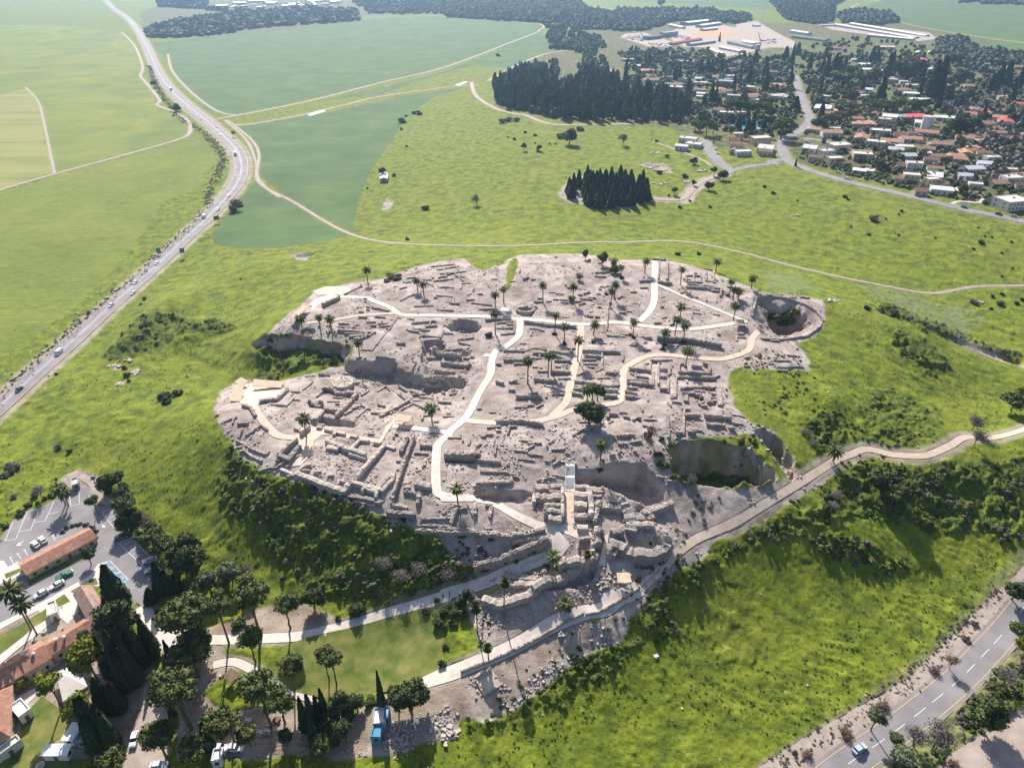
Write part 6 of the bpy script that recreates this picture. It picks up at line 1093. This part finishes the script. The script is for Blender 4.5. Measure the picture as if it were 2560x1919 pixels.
# ---- shelters with slatted roofs
def shelter(f, pts, h, label, mat='wood_slat', name='shade_pergola', slats=True, bench=True):
    W, mx, my, z0 = quad(f, pts, h); e = empty(name, (mx, my, z0)); tag(e, label, 'shelter'); L = [Vector((q.x-mx, q.y-my, h)) for q in W]; mb = MB(); n = max(6, int((L[1]-L[0]).length/.35))
    for i in range(n):
        a = L[0].lerp(L[1], (i+.08)/n); b = L[0].lerp(L[1], (i+.92)/n); c = L[3].lerp(L[2], (i+.92)/n); d = L[3].lerp(L[2], (i+.08)/n); V = [a, b, c, d]+[v+Vector((0, 0, .08)) for v in (a, b, c, d)]; mb.add(V, [(4, 5, 6, 7), (3, 2, 1, 0), (0, 1, 5, 4), (1, 2, 6, 5), (2, 3, 7, 6), (3, 0, 4, 7)])
    mb.obj('roof', mat, e); fb = MB()
    for a, b in ((0, 1), (1, 2), (2, 3), (3, 0)): fb.tube([L[a]*.97-Vector((0, 0, .12-.03*h)), L[b]*.97-Vector((0, 0, .12-.03*h))], [.09, .09], 4)
    fb.obj('roof_frame', 'wood_slat', e)
    for a, b in ((0, 1), (2, 3)):
        k = max(1, int((L[b]-L[a]).length/4))
        for i in range(k+1): v = L[a].lerp(L[b], i/k)*.95; MB().tube([(v.x, v.y, -.6), (v.x, v.y, h-.05)], [.09, .09], 6).obj('post', 'wood_slat', e)
    if bench:
        d = L[1]-L[0]; MB().box((0, 0, .45), (d.length*.7, .45, .08), math.atan2(d.y, d.x)).obj('bench_seat', 'wood_slat', e)
    return e
shelter('T', [(540, 1088), (745, 908), (845, 908), (640, 1108)], 2.6, 'slatted pergola at the left rim beside the upper path')
shelter('M', [(272, 172), (325, 135), (382, 168), (325, 205)], 2.8, 'small square pergola at the far corner of the terrace'); shelter('M', [(240, 332), (262, 203), (348, 203), (330, 338)], 2.6, 'narrow pergola along the left edge of the terrace'); shelter('M', [(415, 205), (425, 152), (655, 172), (645, 222)], 2.6, 'long pergola along the far side of the terrace')
shelter('N', [(1628, 1218), (1745, 1218), (1768, 1308), (1640, 1310)], 2.7, 'square sunlit pergola beside the path below the gateway'); shelter('M', [(1540, 478), (1560, 425), (1680, 440), (1645, 490)], 2.6, 'pergola over the path corner above the pale courtyard ruin')
shelter('F', [(1930, 560), (1935, 530), (2002, 535), (2003, 562)], 2.8, 'grey roofed information stand beside the round silo', 'metal_grey', 'information_stand'); shelter('L', [(325, 1080), (405, 1005), (480, 1060), (408, 1120)], 2.8, 'wooden picnic pergola beside the curved park path', 'wood_dark'); shelter('G', [(1885, 655), (1890, 625), (1960, 630), (1965, 660)], 2.6, 'small pergola beside the deep shaft steps')
# ---- gate stairs
p0 = G(*fr('N', 1197, 212)); p1 = G(*fr('N', 1197, 470)); e = empty('metal_staircase', p1); tag(e, 'white stepped staircase descending from the mound to the gate ruin', 'staircase'); d = Vector((p1.x-p0.x, p1.y-p0.y)); Ld = d.length; d.normalize(); sd_ = Vector((-d.y, d.x)); zt, zb = p0.z+.25, p1.z+.1; wd = 85/3.685*m_per_px(p1)/2; mb = MB(); N_ = 34; side = MB()
for i in range(N_):
    k = i/N_; lev = (0 if k < .14 else (k-.14)/.28 if k < .42 else 1 if k < .52 else 1+(k-.52)/.33 if k < .85 else 2)/2; z = zt+(zb-zt)*min(1, lev); c = Vector((p0.x, p0.y))+d*Ld*(k+.5/N_); mb.box((c.x-p1.x, c.y-p1.y, z-p1.z), (Ld/N_*.86, wd*2, .16), math.atan2(d.y, d.x))
mb.obj('treads', 'steel_white', e)
for s in (-1, 1):
    a = Vector((p0.x-p1.x, p0.y-p1.y, zt-p1.z+1))+Vector((*(sd_*wd*s), 0)); b = Vector((0, 0, 1.1))+Vector((*(sd_*wd*s), 0)); MB().tube([a, a.lerp(b, .5), b], [.05]*3, 5).obj('handrail', 'steel_white', e); MB().tube([a-Vector((0, 0, 1.1)), b-Vector((0, 0, 1.1))], [.12]*2, 4).obj('stringer', 'steel_white', e)
# ---- railings and fences
def fence(s, label, h=1.1, gap=2.4, mat='metal_pole', rails=2, name='railing', mesh_=False):
    P = smoothline(GS(s, GM), gap); o0 = Vector((P[0].x, P[0].y, HG(P[0].x, P[0].y))); e = empty(name, o0); tag(e, label, 'fence'); Q = [Vector((p.x-o0.x, p.y-o0.y, HG(p.x, p.y)-o0.z)) for p in P]; mb = MB()
    for k in range(rails):
        z = h*(1-k*.45); mb.tube([q+Vector((0, 0, z)) for q in Q], [.045]*len(Q), 4)
    mb.obj('rail', mat, e)
    for i, q in enumerate(Q[:100]): MB().tube([q-Vector((0, 0, .3)), q+Vector((0, 0, h+.05))], [.06, .06], 5).obj('post', mat, e)
fence("N 860,1250 740,1180 900,1110 1000,1060", 'dark railing beside the ramp below the platform', .9); fence("N 2130,1060 2060,1160 1960,1270 1820,1400", 'railing along the rim path above the shade pergola', 1.0, 2.6, 'wood_dark'); fence("O 430,1160 300,1210 150,1250 0,1310", 'metal fence between the gravel lot and the trees', 1.8, 2.5, 'metal_pole', 3, 'metal_fence'); fence("H 100,820 300,820 480,880 600,960", 'thin railing around the far side of the deep shaft', 1.0, 3)
fence("L 240,1620 600,1610 1030,1630", 'dark fence under the pines at the bottom edge', 1.6, 3, 'wood_dark', 3, 'wooden_fence'); fence("R 430,930 550,1010 720,1080 900,1110", 'garden fence along the village road', 1.2, 6, 'wood_dark', 2, 'garden_fence')
fence("E 0,1655 268,1400 460,1205 785,930 1055,685 1300,470 1500,290", 'guard rail along the outer edge of the highway', .8, 6, 'metal_pole', 1, 'guard_rail')
# ---- poles, lamps, signs
def lamp(f, x, y, ty, label, group, arm=2.2):
    p = G(*fr(f, x, y), GM); h = max(4, zat(p, fr(f, x, ty)[1])-p.z); e = empty('street_lamp', p); MB().tube([(0, 0, -.3), (0, 0, h)], [.16, .09], 6).obj('pole', 'metal_pole', e); MB().tube([(0, 0, h), (arm, 0, h+.3)], [.07, .05], 5).obj('arm', 'metal_pole', e); MB().box((arm, 0, h+.28), (.9, .3, .15)).obj('lamp_head', 'lamp_glass', e); auto(e, label, 'street lamp', group)
for v in ((68, 1575, 1437), (268, 1395, 1262), (460, 1215, 1090), (625, 1080, 958), (785, 940, 820), (925, 815, 705), (1055, 690, 590), (1160, 525, 470)): lamp('E', *v, 'tall grey highway lamp', 'lamps along the highway')
for v in (('R', 400, 890, 800), ('R', 520, 990, 920), ('R', 775, 1030, 940), ('R', 1080, 1160, 1050), ('R', 1440, 1250, 1150), ('R', 1750, 1310, 1220), ('R', 208, 990, 900), ('R', 100, 1000, 930), ('R', 1105, 930, 860)): lamp(*v, 'thin grey village lamp', 'lamps along the village road', 1.2)
def sign(f, x, y, ty, w_, h_, mat, label, rz=0, two=True, diamond=False):
    p = G(*fr(f, x, y), GM); h = max(2.5, zat(p, fr(f, x, ty)[1])-p.z); e = empty('road_sign', p, rz); tag(e, label, 'road sign')
    mb = MB(); mb.box((0, 0, h), (w_, .1, h_)); o = mb.obj('panel', mat, e)
    for s in ((-1, 1) if two else (0,)): MB().tube([(s*w_*.35, .12, -.3), (s*w_*.35, .12, h+h_*.4)], [.08, .08], 5).obj('post', 'metal_pole', e)
sign('E', 1718, 245, 205, 4.2, 3.2, 'sign_brown', 'large brown road sign beside the highway at the reddish bushes', .5); sign('A', 1848, 1085, 1048, 4.0, 3.2, 'sign_brown', 'brown road sign inside the highway bend by the field track', .4); sign('E', 1452, 520, 462, 3.0, 3.4, 'sign_green', 'grey green direction sign on the inner side of the highway', .6); sign('E', 1262, 500, 458, 3.0, 3.2, 'sign_green', 'grey green direction sign on the outer side of the highway', .6)
def pole(f, x, y, ty, label, name='utility_pole', lat=False):
    p = G(*fr(f, x, y), GM); h = max(5, zat(p, fr(f, x, ty)[1])-p.z); e = empty(name, p); MB().tube([(0, 0, -.3), (0, 0, h)], [.22, .12], 6).obj('pole', 'bark_grey' if not lat else 'metal_pole', e); MB().box((0, 0, h-.8), (2.4, .15, .15)).obj('crossarm', 'bark_grey', e); tag(e, label, 'pole')
pole('C', 1230, 1120, 1030, 'white pole standing alone in the meadow near the wood'); pole('C', 2095, 210, 0, 'very tall thin mast beside the farm yard', 'radio_mast', True); pole('H', 2200, 700, 480, 'tall pole at the right edge of the green slope'); pole('D', 408, 1320, 1230, 'dark leaning pole at the forked street corner'); pole('R', 408, 1005, 930, 'short dark pole on the grass at the street bend')
# ---- crane in the yard
p = G(*fr('S', 1665, 215), GM); e = empty('crane_arm', p); MB().tube([(0, 0, 0), (-8, 0, 18)], [1.2, .5], 5).obj('boom', 'wood_slat', e); MB().box((2, 0, 1.5), (7, 4, 3)).obj('chassis', 'paint_blue', e); tag(e, 'brown crane arm over a dark truck in the farm yard', 'crane')
# ---------------------------------------------------------------- vehicles
CARP = {}
def carpaint(c):
    n_ = 'car_paint_%d' % len(CARP)
    if c in CARP: return CARP[c]
    t = NT(n_); t.b.inputs['Specular IOR Level'].default_value = .5; t.b.inputs['Coat Weight'].default_value = .6; t.fin(c, .3); CARP[c] = n_; return n_
CACHE = {}
def loft(secs, w_fn):
    V = []; F = []; n = len(secs)
    for x, z0, z1, w_ in secs:
        for y, z in ((-w_, z0), (-w_, z1*.6+z0*.4), (-w_*.93, z1), (w_*.93, z1), (w_, z1*.6+z0*.4), (w_, z0)): V.append((x, y, z))
    for i in range(n-1):
        for j in range(5): F.append((i*6+j, i*6+j+1, (i+1)*6+j+1, (i+1)*6+j))
        F.append((i*6+5, i*6, (i+1)*6, (i+1)*6+5))
    F.append(tuple(range(6))[::-1]); F.append(tuple((n-1)*6+j for j in range(6))); F = [f[::-1] for f in F]; return V, F
def car_meshes(kind, paint):
    key = (kind, paint)
    if key in CACHE: return CACHE[key]
    L, W_ = (4.4, .87) if kind != 'van' else (5.2, .98); body = MB(); k = L/4.4
    if kind == 'van': V, F = loft([(-2.6, .35, 2.0, .93), (-2.5, .3, 2.15, .98), (1.2, .3, 2.15, .98), (1.9, .3, 1.35, .98), (2.5, .35, 1.05, .95), (2.62, .4, .8, .85)], 0)
    elif kind == 'pickup': V, F = loft([(-2.55, .4, .95, .9), (-2.4, .35, 1.0, .93), (-.6, .35, 1.0, .93), (.9, .35, 1.05, .93), (2.1, .35, .95, .92), (2.5, .4, .75, .82)], 0)
    elif kind == 'truck': V, F = loft([(-4.6, .5, 3.3, 1.2), (1.8, .5, 3.3, 1.2), (1.85, .5, 1.2, 1.15), (2.1, .5, 1.2, 1.15), (2.15, .5, 2.7, 1.15), (3.6, .5, 2.6, 1.15), (3.9, .5, 1.6, 1.15)], 0)
    else: V, F = loft([(-2.2, .4, .85, .78), (-2.1, .3, .98, .86), (-1.2, .28, 1.0, .88), (1.0, .28, .95, .88), (1.9, .3, .8, .86), (2.18, .4, .62, .74)], 0)
    body.add(V, F); P = {'body': body.mesh('body', paint)}
    if kind == 'truck': P['windscreen'] = MB().box((3.8, 0, 2.1), (.3, 2.1, .8)).mesh('windscreen', 'glass_dark')
    elif kind == 'van': P['windows'] = MB().add(*loft([(.9, 1.35, 2.0, .995), (1.25, 1.35, 2.0, .99), (1.85, 1.3, 1.42, .985)], 0)).mesh('windows', 'glass_dark')
    else:
        x0, x1, x2, x3 = (-1.75, -1.35, .25, .95) if kind != 'pickup' else (-.75, -.55, .35, .95); cb = MB(); V, F = loft([(x0, .9, .98, .8), (x1, .9, 1.40, .72), (x2, .9, 1.42, .72), (x3, .9, .97, .80)], 0); cb.add(V, F); P['windows'] = cb.mesh('windows', 'glass_dark')
        rb = MB(); rb.box(((x1+x2)/2, 0, 1.44), (x2-x1+.1, 1.36, .06)); [rb.box(((x1+x2)/2+d_, s*.70, 1.2), (.09, .06, .5)) for d_ in (-.55, 0, .55) for s in (-1, 1)]; P['roof'] = rb.mesh('roof', paint)
    CACHE[key] = P; return P
wm = MB(); wm.tube([(0, -.11, 0), (0, .11, 0)], [.33, .33], 14); wm.tube([(0, -.12, 0), (0, .12, 0)], [.18, .18], 8, 1); wm.add([(.33*math.cos(i*.449), -.11, .33*math.sin(i*.449)) for i in range(14)], [tuple(range(14))]); WHEEL = wm.mesh('wheel', ['rubber', 'metal_pole'])
HL = MB().box((0, 0, 0), (.08, .34, .14)).mesh('headlight', 'lamp_glass'); TL = MB().box((0, 0, 0), (.08, .30, .16)).mesh('tail_light', 'tail_glass')
def car(f, x, y, col, kind='car', to=None, label='car', group=None, cat='car', name='parked_car', lift=.1):
    p = G(*fr(f, x, y)); c = carpaint(col); q = Vector((p.x, p.y))
    if to: t_ = G(*fr(f, *to)); d = Vector((t_.x-p.x, t_.y-p.y))
    else:
        best = None
        for nm in ('highway', 'road', 'street'):
            for pts, w_, o_ in ROADS.get(nm, []):
                for i in range(0, len(pts)-1):
                    dd = (pts[i].x-p.x)**2+(pts[i].y-p.y)**2
                    if best is None or dd < best[0]: best = (dd, pts[i+1]-pts[i])
        d = best[1]
    z = H(p.x, p.y)+lift+p.y*1.2e-4; e = empty(name, (p.x, p.y, z), math.atan2(d.y, d.x)); e.scale = (1.06,)*3; P = car_meshes(kind, c)
    for k_, me in P.items(): link(k_, me, e)
    xr = {'car': 1.35, 'van': 1.6, 'pickup': 1.55, 'truck': 2.9}[kind]; xb = {'car': -1.35, 'van': -1.6, 'pickup': -1.5, 'truck': -3.2}[kind]; yy = .8 if kind != 'truck' else 1.05
    for a in (xr, xb):
        for s in (-1, 1): link('wheel', WHEEL, e, (a, s*yy, .33), (1.0,)*3 if kind != 'truck' else (1.5,)*3)
    fx = {'car': 2.08, 'van': 2.55, 'pickup': 2.4, 'truck': 3.88}[kind]; bx = {'car': -2.16, 'van': -2.58, 'pickup': -2.52, 'truck': -4.62}[kind]
    for s in (-1, 1): link('headlight', HL, e, (fx, s*.6, .68)); link('tail_light', TL, e, (bx, s*.62, .78))
    tag(e, label, cat, group); return e
WH = (.72, .73, .74); SV = (.42, .44, .46); DK = (.03, .035, .04); hg = 'vehicles driving on the highway'
for f, x, y, c, k, lb in (('E', 155, 1572, (.02, .06, .06), 'car', 'dark green car at the lower left end of the highway'), ('E', 468, 1282, WH, 'van', 'large white van, second vehicle from the lower end of the highway'), ('E', 880, 905, WH, 'car', 'white car on the highway between the van and two close cars'), ('E', 1055, 806, WH, 'car', 'white car in the inner lane facing a car in the other lane'), ('E', 1072, 725, WH, 'car', 'white car in the outer lane beside another white car'),
                      ('E', 1240, 573, WH, 'car', 'white car below the two green direction signs'), ('E', 1612, 206, WH, 'van', 'white van left of the brown road sign'), ('E', 1722, 150, WH, 'car', 'white car just above the brown road sign'), ('E', 1808, 42, WH, 'car', 'white car beside the reddish bushes at the bend'), ('A', 1860, 1228, WH, 'truck', 'white truck in the sharpest part of the highway bend'), ('A', 1742, 1075, WH, 'car', 'white car behind the white truck in the bend'),
                      ('A', 1712, 1012, DK, 'car', 'dark car near the field track junction'), ('A', 1592, 948, WH, 'car', 'white car left of the field track junction'), ('A', 1352, 715, WH, 'truck', 'distant white truck beside the small blue signs'), ('A', 1195, 492, WH, 'car', 'pale car on the far straight of the highway, nearer one'), ('A', 1180, 455, WH, 'car', 'pale car on the far straight of the highway, farther one')):
    car(f, x, y, c, k, label=lb, group=hg, cat='truck' if k == 'truck' else 'van' if k == 'van' else 'car', name='white_truck' if k == 'truck' else 'driving_car')
pg = 'cars in the parking lot'
car('Q', 905, 1520, (.45, .50, .55), 'car', label='silver blue car driving on the near road', name='driving_car')
for f, x, y, c, k, to, lb in (('I', 400, 950, WH, 'car', (350, 905), 'white car, left one of a pair behind the long shed'), ('I', 480, 900, WH, 'car', (435, 855), 'white car, right one of a pair behind the long shed'), ('I', 1350, 872, (.10, .16, .20), 'car', (1420, 845), 'dark car parked in the shade of the trees'), ('I', 1660, 1128, WH, 'car', (1600, 1150), 'white car in the last row beside the tall cypress'), ('I', 1685, 1235, (.55, .5, .52), 'car', (1640, 1250), 'white and red car partly hidden behind the cypress'),
                              ('I', 720, 1290, (.02, .16, .10), 'pickup', (640, 1330), 'dark green pickup in front of the grass strip'), ('I', 640, 1398, WH, 'car', (560, 1440), 'white car next to the green pickup'), ('I', 465, 1495, (.6, .62, .66), 'car', (400, 1530), 'silver white car by the courtyard pavement'), ('J', 1275, 1405, WH, 'car', (1260, 1470), 'white car parked on the gravel lane under the pines'), ('J', 1510, 1650, (.6, .65, .7), 'car', (1560, 1640), 'silver car at the bottom edge on the gravel lane'),
                              ('L', 320, 1650, WH, 'car', (420, 1655), 'white car beside the dark fence at the bottom edge'), ('L', 440, 1650, WH, 'car', (540, 1655), 'pale car right of the white one at the bottom fence'), ('J', 1390, 80, WH, 'car', (1390, 90), 'x')):
    if lb != 'x': car(f, x, y, c, k, to, lb, pg)
vg = 'cars on the village streets'
for f, x, y, c, to, lb in (('R', 818, 1100, WH, (860, 1108), 'white car on the village road below the red roofed corner house'), ('R', 1738, 1328, (.03, .14, .30), (1780, 1338), 'bright blue car on the village road'), ('R', 2010, 1382, DK, (2050, 1392), 'black car on the village road in front of the white house'), ('R', 2132, 1400, SV, (2170, 1408), 'silver car on the village road near the right edge'), ('R', 745, 1050, WH, (780, 1060), 'white car parked between gardens above the village road'), ('S', 1117, 1530, WH, (1130, 1560), 'white car on the side street, farther of two'),
                         ('S', 1132, 1580, WH, (1150, 1610), 'white car on the side street, nearer of two'), ('S', 1090, 1455, DK, (1095, 1490), 'dark car on the side street above the white ones'), ('R', 500, 805, WH, (540, 810), 'white car beside the yellow garden above the street fork'), ('R', 575, 455, WH, (580, 470), 'white van parked beside the upper village lane'), ('R', 1500, 985, WH, (1540, 990), 'white car on the inner village lane')):
    car(f, x, y, c, 'car', to, lb, vg)
for i, p in enumerate(randin('C 1400,330 1380,260 1500,215 1760,200 2100,275 2180,360 1960,430 1700,380', 22, 22, clear, 44)+randin('A 1750,70 2211,20 B 600,10 700,45 100,80 0,90', 16, 30, None, 45)):
    w_ = RX.uniform(12, 30); bldg('farm_shed', p, math.radians(RX.choice([-15, 8, 75])), w_, w_*.45, RX.uniform(3.5, 6), 'gable', RX.choice(['plaster_white', 'plaster_grey']), RX.choice(['metal_white', 'metal_grey', 'metal_white', 'tile_brown', 'metal_dark']), 1, .4, False, label='small mixed farm shed', cat='shed', group='small sheds of the yards')
# scrap vehicles and equipment in the yard are too small and many to tell apart
mb = MB()
for p in randin("C 990,300 1150,270 1170,330 1100,330", 90)+randin("C 1200,350 1380,340 1370,380 1230,375", 40)+randin("C 1400,260 1540,300 1500,330 1400,300", 40)+randin("C 2090,330 2211,300 2211,350 2100,350", 30)+randin("A 1750,60 2200,20 2200,60 1800,90", 60)+randin("B 0,20 600,10 700,60 100,90", 120):
    s = random.uniform(1.5, 4); mb.box((p.x, p.y, p.z+1), (s*1.5, s, 2), random.uniform(0, 3), random.choice([0, 0, 1, 2, 3]))
o = mb.obj('scrap_heap', ['steel_white', 'paint_blue', 'metal_dark', 'tile_bright']); tag(o, 'scattered scrap and crates in the farm and factory yards', 'scrap', None, 'stuff')
mb = MB()
for p in [G(*fr('L', random.gauss(1740, 50), random.gauss(1600, 40)), GM) for _ in range(45)]+[G(*fr('O', random.gauss(360, 40), random.gauss(1230, 40)), GM) for _ in range(30)]: s = random.uniform(.2, .7); mb.box((p.x, p.y, p.z+s*.3), (s*1.5, s, s*.7), random.uniform(0, 3), 0, s*.15)
o = mb.obj('debris', 'ruin_stone'); tag(o, 'pale building debris beside the containers', 'debris', None, 'stuff')
# picnic tables, benches, pipes
for i, (f, x, y, lb) in enumerate((('L', 765, 1420, 'dark picnic table on the gravel under the tall pines'), ('L', 630, 1525, 'pale picnic table left of its twin'), ('L', 695, 1515, 'pale picnic table right of its twin'), ('J', 680, 665, 'dark bench on the gravel behind the museum wing'), ('L', 540, 1430, 'picnic table between two pine trunks'))):
    p = G(*fr(f, x, y), GM); e = empty('picnic_table', p, random.uniform(-.4, .4)); m_ = 'wood_dark' if 'dark' in lb else 'concrete'; MB().box((0, 0, .75), (1.9, .8, .07)).obj('table_top', m_, e)
    for s in (-1, 1): MB().box((0, s*.75, .45), (1.9, .28, .06)).obj('bench_seat', m_, e); MB().box((s*.7, 0, .36), (.1, 1.3, .72)).obj('leg', m_, e)
    tag(e, lb, 'table')
for f, x, y, r_, lb in (('J', 420, 372, .8, 'round white planter on the gravel beside the palms'), ('J', 325, 450, .6, 'round white planter in front of the long building'), ('J', 540, 668, .75, 'round white planter behind the museum wing'), ('J', 385, 1640, 1.0, 'round white table on the lawn at the bottom edge'), ('I', 685, 1630, .5, 'small white parasol on the courtyard')):
    p = G(*fr(f, x, y), GM); e = empty('round_planter', p); mb = MB(); n_ = 20; V = [(a*math.cos(i*2*math.pi/n_), a*math.sin(i*2*math.pi/n_), z) for a, z in ((r_, -.1), (r_*1.05, .55), (r_*.85, .55), (r_*.8, .42)) for i in range(n_)]; mb.add(V, [(q*n_+i, q*n_+(i+1) % n_, (q+1)*n_+(i+1) % n_, (q+1)*n_+i) for q in range(3) for i in range(n_)]).obj('rim', 'plaster_white', e); MB().add([(r_*.82*math.cos(i*.3142), r_*.82*math.sin(i*.3142), .46) for i in range(20)], [tuple(range(20))]).obj('soil', 'soil_pale', e); tag(e, lb, 'planter')
for i, (x, y) in enumerate(((525, 445), (602, 420), (212, 587), (315, 580))):
    p = atz(*fr('J', x, y), 3+5.6); e = empty('roof_fan', p); MB().tube([(0, 0, -1.4), (0, 0, .1)], [.28, .28], 10).obj('duct', 'metal_white', e); mb = MB(); mb.tube([(0, 0, 0), (0, 0, .25), (0, 0, .5)], [.5, .55, .1], 12); mb.obj('cowl', 'metal_white', e); tag(e, ('left' if i % 2 == 0 else 'right')+' silver roof fan on the '+('museum wing' if i < 2 else 'long building crossed by palm shadow'), 'roof fan')
# ---------------------------------------------------------------- the air: one closed box of even haze
hm = bpy.data.materials.new('haze'); hm.use_nodes = True; nt = hm.node_tree; nt.nodes.clear(); ou = nt.nodes.new('ShaderNodeOutputMaterial'); pv = nt.nodes.new('ShaderNodeVolumePrincipled')
pv.inputs['Color'].default_value = (.42, .68, 1.0, 1); pv.inputs['Density'].default_value = 0.9e-4; pv.inputs['Anisotropy'].default_value = .55; nt.links.new(pv.outputs[0], ou.inputs['Volume']); MATS['haze'] = hm
zb = float(GZ.min())-2; xm = float(np.abs(GX).max())+50; y0 = float(GY.min())-30; y1 = float(GY.max())+50; zt = CAMZ+1.5
V = [(a, b, c) for c in (zb, zt) for a, b in ((-xm, y0 if y0 < -5 else -40), (xm, y0 if y0 < -5 else -40), (xm, y1), (-xm, y1))]
o = mesh('haze', V, [(3, 2, 1, 0), (4, 5, 6, 7), (0, 1, 5, 4), (1, 2, 6, 5), (2, 3, 7, 6), (3, 0, 4, 7)], 'haze'); tag(o, 'thin bluish haze thickening over the distant fields', 'haze', None, 'stuff')
# ---------------------------------------------------------------- a label that singles out each thing
LM = [('the round silo', 1313, 779), ('the dark oval pit', 1159, 817), ('the deep shaft', 1985, 797), ('the twin towered gate ruin', 1500, 1360), ('the white staircase', 1425, 1195), ('the courtyard ruin', 790, 1150), ('the terrace pergolas', 610, 960), ('the high earth cliff', 960, 930), ('the big shaded trench', 1800, 1130),
      ('the cypress grove', 1520, 470), ('the upper parking bays', 160, 1240), ('the blue parking bays', 285, 1430), ('the long parking shed', 140, 1370), ('the canopy tent', 180, 1705), ('the park lawn', 900, 1640), ('the picnic pergola', 575, 1690), ('the silver blue car', 2145, 1872), ('the water tower', 2315, 300), ('the swimming pool', 1866, 317),
      ('the street fork', 1960, 385), ('the orange yard', 1775, 85), ('the long poultry sheds', 2200, 80), ('the highway bend', 595, 420), ('the brown road sign', 541, 545), ('the round stone altar', 858, 962), ('the path junction', 1120, 1075), ('the far rim junction', 1638, 705), ('the overgrown ditch', 2300, 830), ('the slanting shaft steps', 1870, 815),
      ('the white corner house', 2525, 510), ('the meadow hut', 958, 440), ('the rim path bend', 2375, 1120), ('the pale triangular platform', 1395, 1355), ('the blue container', 935, 1845), ('the left rim pergola', 745, 790), ('the four pale chambers', 1450, 1270), ('the round walled hollow', 1640, 1370), ('the museum hall', 232, 1525), ('the dark wood', 1500, 240),
      ('the small field pond', 780, 285), ('the fenced gravel lot', 1130, 1800), ('the far right field', 2450, 60), ('the side street', 1800, 380), ('the stable ruins', 1700, 960), ('the grassy inlet', 1900, 1000), ('the lower right ploughed field', 2500, 1850), ('the left meadow rocks', 320, 920), ('the upper right lane', 2380, 440), ('the square rooms at the rim', 1135, 680), ('the village centre', 2150, 220)]
ORD = ['nearest', 'second nearest', 'third nearest', 'fourth nearest', 'fifth nearest', 'sixth nearest', 'seventh nearest', 'eighth nearest', 'ninth nearest', 'tenth nearest', 'eleventh nearest', 'twelfth nearest', 'thirteenth nearest', 'fourteenth nearest', 'fifteenth nearest', 'sixteenth nearest', 'seventeenth nearest', 'eighteenth nearest', 'nineteenth nearest', 'twentieth nearest']
buck = {}
for o, base in AUTO:
    x, y = proj((o.get('_mx', o.location.x), o.get('_my', o.location.y), o.location.z)); L = sorted(LM, key=lambda l: math.hypot(l[1]-x, l[2]-y))[0]; dx, dy = x-L[1], y-L[2]
    side = ('to the left of' if dx < 0 else 'to the right of') if abs(dx) > abs(dy) else ('behind' if dy < 0 else 'in front of'); buck.setdefault((base, side, L[0]), []).append((math.hypot(dx, dy), o.name, o))
for (base, side, nm), L in buck.items():
    L.sort(key=lambda t: t[0])
    for i, (_, _, o) in enumerate(L): o['label'] = '%s %s%s %s' % (base, (ORD[min(i, 19)]+' ') if len(L) > 1 else '', side, nm)
for o in C.objects:
    for k in ('_mx', '_my'):
        if k in o: del o[k]
